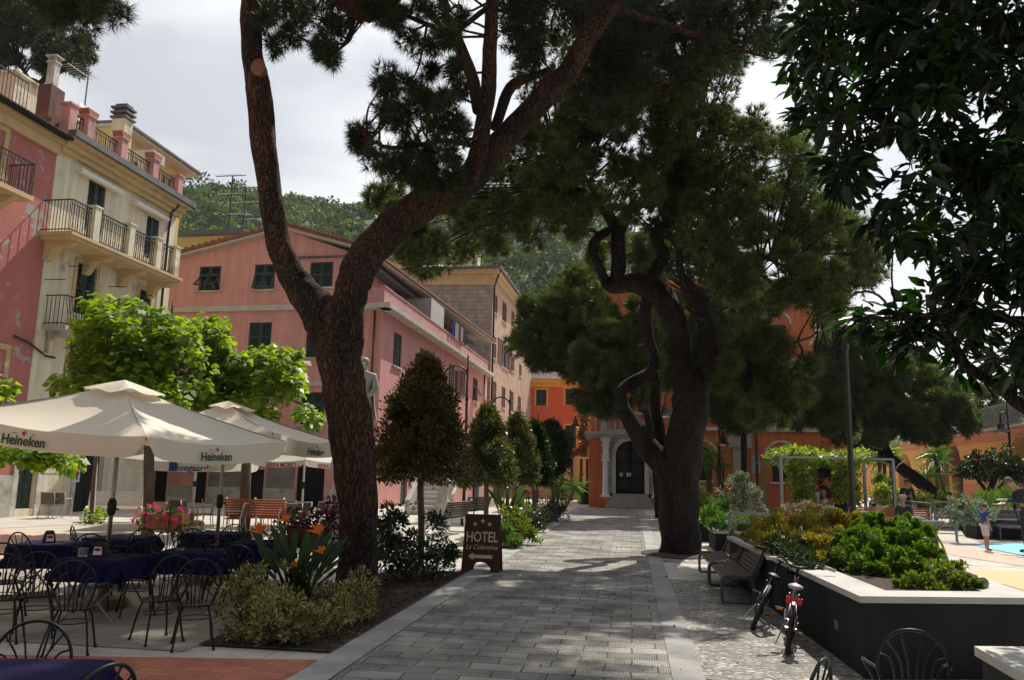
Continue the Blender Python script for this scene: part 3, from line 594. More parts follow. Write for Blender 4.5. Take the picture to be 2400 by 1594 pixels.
m=fF.mb(); m.box(XL,-.1,8.72,-.9,-.003,8.98); z2=fF.S(704,905)[1]; m.box(XL,-.06,z2,0,-.003,z2+.22); m.build('string_course',M['soffit'],C_,W=True)
for a,c in ((gr[0][2]+.05,gr[1][0]-.05),(gr[1][2]+.05,gr[2][0]-.05),(gr[2][2]+.05,gr[3][0]-.05),(gr[3][2]+.05,-.003)): m=fF.mb(); m.box(a,-.05,0,c,-.003,.75); m.build('plinth',M['concrete'],C_,W=True)
# grey worn render over the shop fronts
wr_=mat('worn_grey_render',(.2,.18,.165),.9,.3,2,.2,30,col2=(.36,.2,.17),c2pos=(.55,.65))
for a,c in ((gr[1][2]+.12,gr[2][0]-.12),(gr[2][2]+.12,gr[3][0]-.12)): m=fF.mb(); m.box(a,-.02,.75,c,-.003,2.5); m.build('worn_render',wr_,C_,W=True)
# right face (under the balcony) and set-back top floor
LR=24.5
oR=[fR.R(924,943,776,857),fR.R(985,997,813,868),fR.R(1023,1035,836,892),fR.R(1063,1081,858,922),fR.R(1109,1120,883,938),fR.R(920,935,932,957)]
oR=[(a,b,c,d) for a,b,c,d in oR]; low=[(3.8,0.02,4.9,2.6),(10,3.7,10.9,5),(15,3.7,15.9,5)]
wallmesh(fR,.0,LR,0,8.84,oR+low[:1]).build('side_wall',M['pink_c'],C_,W=True)
m=fR.mb(); m.box(1.0,.3,0,LR-.02,11,8.8); m.build('core',M['pink_c'],C_,W=True)
for i,r in enumerate(oR): window(fR,C_,r,('closed','closed','half','open','half','closed')[i],open_a=.7)
a,b,c,d=low[0]; m=fR.mb(); m.box(a,.1,b,c,.2,d); m.build('door',M['shutter'],C_,W=True)
ST=1.75   # set-back of the top floor
tops=[fR.R(923,939,680,702,ST),fR.R(974,983,716,736,ST)]
wallmesh(fR,0.0,LR,8.84,11.2,tops,y=ST).build('top_wall',M['pink_c'],C_,W=True)
for r in tops: window(fR,C_,r,'closed',y=ST)
m=fR.mb(); m.box(-.75,-.55,8.62,LR,-.003,8.84); m.box(-.002,-.003,8.843,LR,ST,8.9); bc=m.build('balcony',M['concrete'],C_,W=True)
m=fF.mb(); m.box(-1.95,-.62,8.62,.45,-.003,8.84); m.build('balcony_return',M['concrete'],C_,W=True)
m=fR.mb(); m.box(-.08,-.04,8.905,LR,.1,9.68); m.box(-.12,-.08,9.68,LR,.14,9.74); m.build('parapet',M['pink_stained'],bc,W=True)
m=fF.mb(); m.box(-1.85,-.04,8.845,-.1,.1,9.66); m.build('parapet',M['pink_stained'],bc,W=True)
m=fR.mb(); m.box(8.2,.05,9.0,8.25,ST,11.0); m.box(8.1,.02,9.74,11.0,.06,11.0); m.build('screen_panel',mat('frosted_screen',(.45,.42,.4),.4,.05,3),bc,W=True)
pipe(fF,C_,[(-.35,-.1,8.6),(-.35,-.1,3)],.05,mat('rust_pipe',(.09,.035,.03),.7,.2,4))
pipe(fR,C_,[(LR-1.5,-.1,8.6),(LR-1.5,-.1,0)],.05,M['metal_dark'])
# roof: two slopes running back, plus eaves band
ridge=(ax,az+.12)
def rf(pts,th,mt,nm,y0=-.35,y1=26):
    mb=fF.mb(); mb.prism([(p[0],y0,p[1]) for p in pts],(0,y1-y0,0)); return mb.build(nm,mt,C_,W=True)
eR=(xk+1.1,11.40); eL=(XL-.2,11.0)
rf([eL,ridge,eR,(eR[0],eR[1]-.1),(ax,az-.02),(eL[0],eL[1]-.1)],.1,M['soffit'],'eaves')
mr=fF.mb(); mr.prism([(eL[0]-.05,-.45,eL[1]+.003),(ax,-.45,az+.125),(eR[0]+.1,-.45,eR[1]+.003),(eR[0]+.1,-.45,eR[1]+.13),(ax,-.45,az+.27),(eL[0]-.05,-.45,eL[1]+.13)],(0,26,0))
for k in range(46):   # tile ends along the verge
    t=k/45; 
    p=(eL[0]+(ax-eL[0])*t*2,eL[1]+.15+(az+.27-eL[1]-.13)*t*2) if t<.5 else (ax+(eR[0]-ax)*(t*2-1),az+.29+(eR[1]-az-.14)*(t*2-1))
    mr.box(p[0]-.08,-.5,p[1]-.05,p[0]+.08,.1,p[1]+.03)
mr.build('roof',M['tile_red'],C_,W=True)
m=fR.mb(); m.box(-.3,ST-.75,11.0,LR,ST-.6,11.12); m.build('gutter',M['slate'],C_,W=True)
m=fR.mb(); m.box(0,ST-.72,11.13,LR,ST+3,11.2); m.build('side_eaves',M['slate'],C_,W=True)
# washing line things
for i,(x,colr) in enumerate(((12.2,(.03,.06,.35)),(13.0,(.55,.55,.58)),(13.7,(.25,.05,.06)),(14.4,(.5,.5,.55)),(15.2,(.05,.05,.12)))):
    m=fR.mb(); vs=[];n=6
    for k in range(n+1):
        for j in range(2): vs.append((x+.55*k/n,.02-.25+.03*math.sin(k*1.7+i),10.55-(.9+.12*math.sin(i*2))*j))
    m.add(vs,[(2*k,2*k+2,2*k+3,2*k+1) for k in range(n)]); o=m.build('laundry',mat('laundry_%d'%i,colr,.9,.1,3)); tag(o,('blue towel hanging on the balcony line, nearest the screen panel','pale towel second along the balcony washing line','dark red cloth in the middle of the balcony washing line','pale cloth fourth along the balcony washing line','navy cloth at the far end of the balcony washing line')[i],'laundry',group='washing on the pink house balcony')
m=fR.mb(); m.tube([(11.2,-.22,10.56),(16.5,-.22,10.56)],.012,5); m.bar((11.3,-.22,10.56),(11.3,0.0,9.7),.03); m.bar((16.3,-.22,10.56),(16.3,0.0,9.7),.03); m.build('washing_line',M['metal_dark'],bc,W=True)
# antennas behind the gable, small yellow house behind
fy=Fr((-17.5,50,0),rad(-10))
Yh=thing('small_yellow_house','low yellow house with a flat grey roof edge behind the pink gable','house',fy.P(0,0,0),fy.a)
m=fy.mb(); zy=fy.S(540,552)[1]; xy0=fy.S(405,560)[0]; xy1=fy.S(566,560)[0]; m.box(xy0,0,0,xy1,8,zy); m.build('wall',M['yellow_up'],Yh,W=True)
m=fy.mb(); m.box(xy0-.3,-.5,zy+.003,xy1+.4,8.3,zy+.3); m.build('roof',M['slate'],Yh,W=True)
for i,(px_,pt) in enumerate(((546,412),(577,440))):
    p=fy.S(px_,pt,3); an=thing('tv_antenna',('taller tv antenna mast with three crossarms on the yellow roof','shorter tv antenna mast on the right side of the yellow roof')[i],'antenna',fy.P(p[0],3,zy+.3),fy.a,group='television antennas')
    m=MB(); h=p[1]-zy-.3; m.tube([(0,0,0),(0,0,h)],.05,6); m.build('mast',M['metal_dark'],an)
    m=MB()
    for k,z in enumerate((h,h*.72,h*.42)):
        m.tube([(-1.3+.4*k,0,z),(1.0,0,z)],.03,5)
        for j in range(7): m.tube([(-1.2+.4*k+.3*j,-.35,z),(-1.2+.4*k+.3*j,.35,z+.1)],.02,4)
    m.build('crossarm',M['metal_dark'],an)
# ---- stair block beside the pink house ----
sb0=G(1034,1209); sd_=rad(90-9); fS=Fr(sb0,sd_)   # x away along the wall, y towards left
S_=thing('stone_staircase','stone outdoor stairs with balustrade leading up beside the pink house','staircase',sb0,sd_)
nst=12; run=.30; rise=.172; wd=1.2
for k in range(nst):
    m=MB(); m.box(k*run,.0,0,(nst+2)*run+2,wd,(k+1)*rise-.04) if k==0 else m.box(k*run,.0,k*rise,(nst+2)*run+2,wd,(k+1)*rise-.04)
    m.box(k*run-.03,-.0,(k+1)*rise-.04,(k+1)*run+.0,wd,(k+1)*rise); m.build('step',M['stone_white'],S_)
top=nst*rise
m=MB(); m.prism([(-.1,-.001,0),(nst*run,-.001,0),(nst*run,-.001,top)],(0,-.25,0)); m.box(nst*run,-.251,0,9.5,-.001,top+.35); m.build('side_wall',M['pink_c'],S_)
m=MB(); m.box(-.2,-.3,-.0,10,-.252,.32); m.build('plinth',M['concrete'],S_)
m=MB(); m.prism([(-.1,wd+.001,0),(nst*run,wd+.001,top),(9.5,wd+.001,top),(9.5,wd+.001,top+.7),(nst*run,wd+.001,top+.7),(-.1,wd+.001,.55)],(0,.2,0)); m.prism([(-.1,wd+.001,0),(9.5,wd+.001,0),(9.5,wd+.001,top),(nst*run,wd+.001,top)],(0,.2,0)); m.build('stringer_wall',M['concrete'],S_)
m=MB(); m.box(-.35,-.27,0,-.05,.05,1.15); m.box(-.39,-.31,1.15,-.01,.09,1.25); m.build('newel',M['stone_white'],S_)
for k in range(9):
    x=.2+k*.36; z=x/run*rise+.12
    m=MB(); m.lathe([(.05,0),(.03,.08),(.065,.25),(.03,.48),(.045,.6)],(x,-.12,z),8); m.build('baluster',M['stone_white'],S_,smooth=True)
m=MB(); m.bar((-.05,-.12,1.02),(nst*run,-.12,top+.86),.22,.12); m.bar((-.05,-.12,.18),(nst*run,-.12,top+.1),.24,.1); m.box(nst*run,-.24,top+.35,9.5,0,top+.95); m.build('handrail',M['stone_white'],S_)
m=MB(); m.box(4.6,-.32,0,5.5,-.26,2.3); m.build('doorway',M['dark'],S_); m=MB(); m.box(5.5,-.33,0,6.2,-.26,2.4); m.build('door_pier',M['concrete'],S_)

# ---- grey and tan tall house (D) ----
cD=A(1146,1000,62); fDF=Fr((cD[0],cD[1]),rad(-6)); fDR=Fr((cD[0],cD[1]),rad(90-9.8))
D_=thing('tall_tan_house','tall tan house with an unplastered grey block gable wall and stone hip roof','house',(cD[0],cD[1],0),0)
ZD=17.3
m=fDF.mb(); m.add([(-13,0,0),(0,0,0),(0,0,ZD-.9),(-13,0,ZD-.9)],[(0,1,2,3)]); 
me_=m.build('block_wall',brickmat('grey_blocks_d',(.30,.28,.245),(.345,.32,.28),(.20,.185,.165),.8,.32,.02,plane='XZ',bump=.7,var=.22),D_,W=True)
m=fDF.mb(); m.box(-13,-.05,ZD-.9,.06,.0,ZD); m.build('frieze',M['ochre'],D_,W=True)
oD=[]
for l in ((1158,1167,685,732),(1178,1188,702,752),(1199,1206,725,765),(1155,1164,785,838),(1176,1192,798,858),(1198,1206,832,868),(1217,1223,852,880),(1155,1164,892,945),(1176,1185,905,955),(1197,1204,916,964),(1214,1221,928,973)): oD.append(fDR.R(*l))
wallmesh(fDR,0,22,0,ZD,oD).build('side_wall',M['tan_render'],D_,W=True)
m=fDR.mb(); m.box(.02,.3,0,21.9,13,ZD-.02); m.build('core',M['dark'],D_,W=True)
for i,r in enumerate(oD): window(fDR,D_,r,'open' if i==4 else 'closed',M['shutter_brown'],sill=True)
m=fDR.mb(); m.box(-.4,-.5,ZD+.003,22.4,13,ZD+.35); m.box(-.2,-.25,ZD-.35,22.2,-.003,ZD); m.build('cornice',M['ochre'],D_,W=True)
m=fDR.mb(); m.box(-.6,-.72,ZD+.36,22.5,-.5,ZD+.55); m.box(-.6,-.5,ZD+.36,-.4,13,ZD+.55); m.build('gutter',M['slate'],D_,W=True)
m=fDR.mb(); z0=ZD+.4; z1=ZD+2.5; m.add([(-.6,-.6,z0),(22.5,-.6,z0),(22.5,13,z0),(-.6,13,z0),(6,6,z1),(16,6,z1)],[(0,1,5,4),(1,2,5),(2,3,4,5),(3,0,4)]); m.build('roof',M['stone_roof'],D_,W=True)
for q in ((1,1.5,2,2.6,2.3),(20.2,1.0,21.0,1.8,2.2)): m=fDR.mb(); m.box(q[0],q[1],ZD+.5,q[2],q[3],ZD+q[4]); m.build('chimney',M['yellow_b'],D_,W=True)
pipe(fDR,D_,[(.2,-.55,ZD+.3),(.15,-.12,ZD-1),(.15,-.12,0)],.08,M['metal_dark'])
hd=thing('small_gable_house','small ochre gable end peeking over the pink house roof','house',A(930,640,75).xy.to_3d(),0)
m=MB(); p=A(900,660,75); q=A(962,640,75); t_=A(925,608,75); m.prism([(p.x,75,0),(q.x,75,0),(q.x,75,q.z),(t_.x,75,t_.z),(p.x,75,q.z)],(0,8,0)); m.build('wall',M['ochre'],hd,W=True)
m=MB(); m.bar((p.x-.3,79,q.z),(t_.x,79,t_.z+.15),8.6,.2,up=(0,0,1)); m.bar((q.x+.3,79,q.z),(t_.x,79,t_.z+.15),8.6,.2); m.build('roof',M['tile_red'],hd,W=True)

# ---- vermilion house (E) ----
fE=Fr(A(1238,1000,84).xy,rad(-4)); E_=thing('vermilion_house','bright orange red house with amber window frames at the end of the path','house',fE.P(6,0,0),fE.a)
oE=[fE.R(1257,1281,913,950),fE.R(1325,1350,911,949),fE.R(1325,1350,997,1044),fE.R(1258,1281,998,1044),fE.R(1392,1416,911,949)]
zE=fE.S(1238,889)[1]
wallmesh(fE,-2,14,0,zE-.8,oE).build('wall',M['red_e'],E_,W=True)
m=fE.mb(); m.box(-2,.2,0,14,10,zE-.82); m.build('core',M['red_e'],E_,W=True)
for r in oE: window(fE,E_,r,'closed',frame=M['amber'],sill=False)
m=fE.mb(); m.box(-2,-.12,zE-.8,14,-.0,zE-.35); m.box(-2,-.4,zE-.35,14.2,.0,zE); m.build('cornice',M['amber'],E_,W=True)
m=fE.mb(); tx,tz=fE.S(1262,855,5); m.add([(-.2,-.5,zE+.02),(14.3,-.5,zE+.02),(14.3,10,zE+.02),(-.2,10,zE+.02),(1.8,5,zE+2.6),(12,5,zE+2.6)],[(0,1,5,4),(1,2,5),(2,3,4,5),(3,0,4)]); m.build('roof',brickmat('brown_roof',(.16,.10,.085),(.24,.16,.13),(.05,.035,.03),.3,.35,.05,bump=1,var=.2),E_,W=True)
# covered wooden stair between E and F, hedge mass behind it
ws=thing('wooden_stair','dark wooden stair and lean-to in shade beside the town hall','staircase',A(1345,1180,50).xy.to_3d(),0)
m=MB(); a=A(1300,1100,50); b=A(1378,1040,50); m.bar(a,b,.3,.12,up=(0,1,0)); m.bar(a+Vector((0,1.2,0)),b+Vector((0,1.2,0)),.3,.12,up=(0,1,0))
for k in range(9): t=k/8; p=a.lerp(b,t); m.box(p.x-.15,50,p.z-.03,p.x+.18,51.2,p.z+.03); m.bar(p,p+Vector((0,0,.9)),.04)
m.bar(a+Vector((0,0,.9)),b+Vector((0,0,.9)),.07)
for px_ in (1318,1340,1362,1376): p=A(px_,1120,50.4); m.box(p.x-.08,50.3,0,p.x+.08,50.46,2.6)
m.build('frame',mat('old_wood',(.12,.05,.03),.8,.3,8,.3,20),ws,W=True)
m=MB(); p=A(1238,1100,54); q=A(1380,1100,54); m.box(p.x-3,54,0,q.x,56,2.8); m.build('back_wall',M['ochre'],ws,W=True)

# ---- orange town hall (F) ----
f0_=G(1380,1188); fT=Fr(f0_,-TH)
T_=thing('orange_town_hall','orange public building with arched white doorway under a balustraded balcony','building',f0_,-TH)
XE=fT.S(1921,1000,1.0)[0]; ZS=fT.S(1400,1012)[1]
PX=[fT.S(q,1100)[0] for q in (1380,1412,1443,1511,1545,1578)]; dr=fT.S(1443,1157)[1]; dt=fT.S(1477,1034,.6)[1]
cxm=(PX[2]+PX[3])/2
def archpts(xc,z0,zs,r,n=12): return [(xc-r,z0)]+[(xc-r*math.cos(math.pi*i/n),zs+r*math.sin(math.pi*i/n)) for i in range(n+1)]+[(xc+r,z0)]
def arched_panel(fr,xc,r,z0,zs,y,dy,mt,parent,name):
    m=fr.mb(); m.prism([(p[0],y,p[1]) for p in archpts(xc,z0,zs,r)],(0,dy,0)); return m.build(name,mt,parent,W=True)
def arch_trim(fr,xc,r,w,z0,zs,y,dy,mt,parent,name='arch_trim',legs=True):
    m=fr.mb(); A1=archpts(xc,z0,zs,r); A2=archpts(xc,z0,zs,r+w)
    if not legs: A1=A1[1:-1];A2=A2[1:-1]
    for i in range(len(A1)-1):
        q=[A1[i],A1[i+1],A2[i+1],A2[i]]; m.prism([(p[0],y,p[1]) for p in q],(0,dy,0))
    return m.build(name,mt,parent,W=True)
# main facade 1 m behind the portico
arW=[(fT.S(1642,1100,1)[0],fT.S(1653,1100,1)[0]-fT.S(1642,1100,1)[0]),(fT.S(1833,1100,1)[0],fT.S(1852,1100,1)[0]-fT.S(1833,1100,1)[0])]
arW=[(arW[0][0],.42),(arW[1][0],.42)]; arW=[(fT.S(1633,1100,1)[0]+.22,.44),(fT.S(1833,1100,1)[0],.42)]
up=[fT.R(1436,1451,933,967,1),fT.R(1496,1516,925,967,1),fT.R(1643,1660,935,975,1),fT.R(1789,1811,925,972,1),fT.R(1700,1722,925,972,1)]
t3=[fT.R(1806,1842,762,824,1)]
m=wallmesh(fT,-.0,XE,0,11.7,up+t3,y=1.0); m.build('wall',M['orange_f'],T_,W=True)
m=fT.mb(); m.box(.003,1.35,0,XE-.003,11,11.65); m.build('core',M['orange_f'],T_,W=True)
m=fT.mb(); m.box(-.1,.95,11.7,XE+.1,11,11.9); m.box(-.4,.6,11.9,XE+.4,11.2,12.1); m.build('cornice',M['amber'],T_,W=True)
for r in up+t3: window(fT,T_,r,'closed',y=1.0)
zb_,zt_=fT.S(1700,1010,1)[1],fT.S(1700,1002,1)[1]; m=fT.mb(); m.box(PX[5]+.002,.9,zb_,XE+.03,.997,zt_); m.box(PX[5]+.002,.93,zb_+3.6,XE,.997,zb_+3.78); m.box(.0,.93,zb_+3.6,PX[5],.997,zb_+3.78); m.build('string_course',M['stone_white'],T_,W=True)
for xc,r in arW:
    zsp=fT.S(1833,1072,1)[1]; z0=fT.S(1833,1130,1)[1]
    w_=arched_panel(fT,xc,r*1.15,z0,zsp,.985,-.02,M['dark'],T_,'arched_window'); arch_trim(fT,xc,r*1.15+.28,.12,z0,zsp,.995,-.05,M['stone_white'],w_,legs=False)
    m=fT.mb(); m.box(xc-r-.2,.88,z0-.1,xc+r+.2,.995,z0); m.build('sill',M['stone_white'],w_,W=True)
    m=fT.mb(); 
    for k in range(4): m.box(xc-r,.955,z0+.2+k*.45,xc+r,.963,z0+.24+k*.45)
    m.box(xc-.02,.955,z0,xc+.02,.963,zsp+r); m.build('glazing_bar',M['metal_dark'],w_,W=True)
xt=fT.S(1822,760,1)[0]; arch_trim(fT,xt,.62,.12,fT.S(1822,800,1)[1],fT.S(1822,760,1)[1],.995,-.05,M['stone_white'],T_,legs=False)
# plaques
a,b,c,d=fT.R(1706,1760,1019,1049,1); m=fT.mb(); m.box(a,.8,b,c,.997,d); m.box(a+.3,.74,b+.1,c-.35,.8,d-.05); m.box(a-.05,.76,d,c+.05,.997,d+.06); pq=m.build('memorial_plaque',M['marble'],T_,W=True)
a2,b2,c2,d2=fT.R(1717,1750,1050,1114,1); m=fT.mb(); m.box(a2,.86,b2,c2,.997,b-.004); m.box(a2-.1,.8,b2-.25,c2+.1,.997,b2); m.build('tablet',M['marble'],pq,W=True)
a,b,c,d=fT.R(1761,1780,1068,1109,1); m=fT.mb(); m.box(a,.93,b,c,.997,d); m.build('plaque',M['marble'],T_,W=True)
# portico
for i,(a,c) in enumerate(((PX[0],PX[1]),(PX[4],PX[5]))):
    m=fT.mb(); m.box(a,0,0,c,.97,ZS-.32); m.build('pier',M['orange_f'],T_,W=True)
m=fT.mb(); m.box(PX[1],.3,dr*.98,PX[2]-.02,.97,ZS-.32); m.box(PX[3]+.02,.3,dr*.98,PX[4],.97,ZS-.32)
ra=(PX[3]-PX[2])/2; zs=dt-ra
Ap=archpts(cxm,dr,zs,ra+.02)
for i in range(1,len(Ap)-2): p,q=Ap[i],Ap[i+1]; m.prism([(p[0],.3,p[1]),(q[0],.3,q[1]),(q[0],.3,ZS-.32),(p[0],.3,ZS-.32)],(0,.67,0))
m.build('portico_wall',M['stone_white'],T_,W=True)
arch_trim(fT,cxm,ra,.22,dr,zs,.29,-.06,M['white'],T_)
dl=arched_panel(fT,cxm,ra+.01,dr,zs,.75,.05,M['dark'],T_,'door')
m=fT.mb()
for k in range(2):
    for j in range(4): m.box(cxm-ra+.1+k*ra,.72,dr+.15+j*.75,cxm-.1+k*ra,.748,dr+.75+j*.75)
m.build('panel',M['metal_dark'],dl,W=True)
for px_ in (1452,1468): a,b,c,d=fT.R(px_,px_+(8 if px_<1460 else 11),1108,1117,.7); m=fT.mb(); m.box(a,.70,b,c,.715,d); m.build('notice',M['white'],dl,W=True)
m=fT.mb(); m.lathe([(0,-.12),(.14,-.06),(.14,.06),(0,.12)],(cxm,.15,dt+.28),12); m.bar((cxm,.15,dt+.28),(cxm,.3,dt+.3),.05); m.build('porch_lamp',M['metal_dark'],T_,W=True)
for x0,x1 in ((PX[1]+.0,PX[1]+.34),(PX[4]-.34,PX[4])):
    xc=(x0+x1)/2; pb=fT.S(1420,1165)[1]
    m=fT.mb(); m.box(x0-.16,-.5,0,x1+.16,-.002,pb); m.build('pedestal',M['orange_f'],T_,W=True)
    m=fT.mb(); h=ZS-.32; m.box(x0-.08,-.42,pb,x1+.08,-.03,pb+.1); m.lathe([(.21,pb+.1),(.17,pb+.2),(.165,pb+.25),(.15,h*.66)],(xc,-.22,0),20); m.box(x0-.06,-.42,h*.66,x1+.06,-.03,h*.66+.09); m.box(x0,-.36,h*.66+.09,x1,-.06,h*.66+.25); m.box(x0-.05,-.41,h*.66+.25,x1+.05,-.03,h*.66+.32); m.box(x0+.02,-.36,h*.66+.32,x1-.02,-.05,h-.42); m.box(x0-.06,-.42,h-.42,x1+.06,-.03,h-.36); m.prism([(x0+.02,-.36,h-.36),(x1-.02,-.36,h-.36),(x1+.1,-.36,h),(x0-.1,-.36,h)],(0,.3,0)); m.build('column',M['white'],T_,W=True)
m=fT.mb(); m.box(-.12,-.55,ZS-.32,PX[5]+.12,.997,ZS-.16); m.box(-.22,-.7,ZS-.16,PX[5]+.22,.997,ZS); pc=m.build('portico_cornice',M['marble'],T_,W=True)
bz0=ZS; bz1=fT.S(1420,966,-.4)[1]; bxa=fT.S(1408,990,-.4)[0]; bxb=PX[4]
m=fT.mb(); m.box(bxa,-.52,bz0+.003,bxb,-.24,bz0+.12); m.box(bxa-.03,-.55,bz1-.12,bxb+.03,-.2,bz1); m.box(bxa,-.22,bz1-.12,bxa+.22,.99,bz1)
for x in (bxa,bxb-.32): m.box(x,-.53,bz0+.12,x+.32,-.24,bz1-.12)
rl=m.build('balustrade',M['marble'],pc,W=True); n=int((bxb-bxa-.7)/.26)
for k in range(n):
    x=bxa+.45+k*(bxb-bxa-.9)/(n-1); h=bz1-bz0-.24; m=fT.mb(); m.lathe([(.07,0),(.04,.05),(.085,h*.3),(.045,h*.65),(.04,h*.8),(.07,h)],(x,-.38,bz0+.12),8); m.build('baluster',M['marble'],rl,W=True,smooth=True)
# steps
ns=5
for k in range(ns):
    z=dr*(k+1)/ns; e=(ns-1-k)*.28; e2=(ns-1-k)*.09
    m=fT.mb(); m.box(PX[2]-.15-e2,-.35-e,dr*k/ns if k else 0,PX[3]+.15+e2,.3 if k<ns-1 else .75,z); m.build('step',M['marble'],T_,W=True)
pipe(fT,T_,[(.3,.9,11.6),(.3,.9,ZS)],.04,M['white'])
# lower wing right of F
m=fT.mb(); m.box(XE+.003,1.3,0,XE+1.6,6,3.6); m.box(XE+.003,1.2,3.6,XE+1.7,6,3.9); m.build('side_wing',M['orange_f'],T_,W=True)

# ---- amber embankment wall with arches (G) ----
g0=A(2405,1100,36); fG=Fr((g0.x,g0.y),rad(90-13.0)+math.pi)  # x towards the camera-right end
# origin at right end; walk left with negative x
def gx(px): return fG.S(px,1100)[0]
GW=thing('arcade_wall','long amber retaining wall with arched openings and salmon band along the right','wall',fG.P(-12,0,0),fG.a)
zt=fG.S(2400,997)[1]; zb2=fG.S(2400,1022)[1]
def arch_wall(fr,x0,x1,z1,arches,y,mt,parent):
    m=fr.mb(); cur=x0
    for xc,r,zs in arches:
        m.add([(cur,y,0),(xc-r,y,0),(xc-r,y,z1),(cur,y,z1)],[(0,1,2,3)]); n=12
        for i in range(n):
            a0=math.pi*i/n; a1=math.pi*(i+1)/n; p=(xc-r*math.cos(a0),zs+.75*r*math.sin(a0)); q=(xc-r*math.cos(a1),zs+.75*r*math.sin(a1))
            m.add([(p[0],y,p[1]),(q[0],y,q[1]),(q[0],y,z1),(p[0],y,z1)],[(0,1,2,3)]); m.add([(p[0],y,p[1]),(q[0],y,q[1]),(q[0],y+.8,q[1]),(p[0],y+.8,p[1])],[(3,2,1,0)])
        for sx in (-1,1): m.add([(xc+sx*r,y,0),(xc+sx*r,y+.8,0),(xc+sx*r,y+.8,zs),(xc+sx*r,y,zs)],[(0,1,2,3)] if sx<0 else [(3,2,1,0)])
        cur=xc+r
    m.add([(cur,y,0),(x1,y,0),(x1,y,z1),(cur,y,z1)],[(0,1,2,3)]); return m.build('wall',mt,parent,W=True)
a1c=(gx(2175)+gx(2256))/2; a1r=abs(gx(2256)-gx(2175))/2; zc1=fG.S(2215,1100)[1]
arch_wall(fG,-45,8,zb2,[(a1c-9.3,1.9,2.2),(a1c,a1r,2.1),(gx(2410),2.3,2.3)],0,M['yellow_g'],GW)
m=fG.mb(); m.box(-45,.0,zb2,8,.8,zt); m.box(-45,-.04,zb2-.03,8,.0,zb2+.05); m.build('upper_band',M['pink_g'],GW,W=True)
m=fG.mb(); m.box(-45,-.05,zt+.002,8,6,zt+.1); m.build('coping',M['concrete'],GW,W=True)
m=fG.mb(); m.box(-45,.8,0,8,1.0,zb2); m.build('inner_wall',mat('brown_panels',(.14,.09,.07),.8,.2,3),GW,W=True)
m=fG.mb(); m.box(a1c+a1r+.02,-.03,0.6,gx(2410)-2.35,-.003,1.55); m.build('pier_band',M['pink_g'],GW,W=True)
m=fG.mb(); m.box(a1c-.2,.3,0,a1c+.35,.5,2.6); m.build('pier',M['yellow_g'],GW,W=True)
a,b,c,d=fG.R(2174,2209,1081,1107,-.12); m=fG.mb(); m.box(a,-.14,b,c,-.06,d); sgn=m.build('sign_board',M['white'],GW,W=True); m=fG.mb()
for q in ((a,b,c,b+.06),(a,d-.06,c,d),(a,b,a+.06,d),(c-.06,b,c,d)): m.box(q[0],-.16,q[1],q[2],-.142,q[3])
m.build('board_frame',M['shutter_brown'],sgn,W=True)
SIGN_G=(a,b,c,d)
railing(fG,GW,-22,8,.15,zt+.1,zt+1.2,M['metal_grey'],.16,'top_railing')
m=fG.mb(); m.box(-45,6,0,8,9,zt+.1); m.build('bank',M['soil'],GW,W=True)
# =====================================================================
# TREES
# =====================================================================
M['bark_pine']=barkmat('pine_bark',(.105,.054,.037),(.045,.035,.03),21,.25,1.0)
M['bark_dark']=barkmat('dark_bark',(.05,.04,.034),(.028,.024,.022),17,.22,.9)
M['bark_thin']=mat('smooth_bark',(.12,.09,.07),.9,.3,6,.6,40,stretch=(1,1,.3))
M['needle']=leafmat('pine_needles',(.009,.019,.007),(.036,.054,.017),.2,.5,tcol=(1.3,1.7,.5),c3=(.10,.07,.03))
M['needle2']=leafmat('aleppo_needles',(.014,.028,.009),(.105,.135,.042),.3,.5,tcol=(2.0,2.2,.7),c3=(.14,.10,.045))
M['linden']=leafmat('linden_leaves',(.07,.125,.014),(.15,.23,.03),.5,.45,tcol=(2.6,2.5,.4))
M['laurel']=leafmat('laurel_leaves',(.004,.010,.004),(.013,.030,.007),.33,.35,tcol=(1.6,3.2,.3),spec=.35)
def limb(mb,pts,n=5,nv=12,wob=.03,seed=0):
    """pts: (px,py,Y,r_px) traced centreline; radius in metres follows from the distance"""
    P=[(*A(x,y,Y),r*Y/FPX) for x,y,Y,r in pts]; Q=catmull(P,n)
    mb.tube([q[:3] for q in Q],[max(q[3],.004) for q in Q],nv,wob=wob,seed=seed); return Q
def twigs(mb,C,Q,seed=0,r=.02,k=1):
    """thin branches from a limb point to clump centres"""
    rr=random.Random(seed); Qn=np.array([q[:3] for q in Q])
    for c in C:
        if rr.random()>k: continue
        c=np.array(c); d=np.linalg.norm(Qn-c,axis=1)+np.array([rr.uniform(0,.6) for _ in Qn]); a=Qn[int(np.argmin(d))]
        mid=(a+c)/2+np.array([rr.uniform(-.15,.15),rr.uniform(-.15,.15),rr.uniform(-.25,.1)])
        mb.tube(catmull([a,mid,c],3),[r,r*.9,r*.8,r*.7,r*.6,r*.5,r*.4],5,cap=False)
def pine_crown(C,R,tufts,k,Lh,Wd,seed,name,parent,mt,shell=.5,upb=.35,spread=.8):
    lv=LV(seed); P,D=lv.clump(C,R,tufts,shell); D=D*.7+np.array([0,0,upb]); lv.needles(P,D,k,Lh,Wd,spread); return lv.build(name,mt,parent)

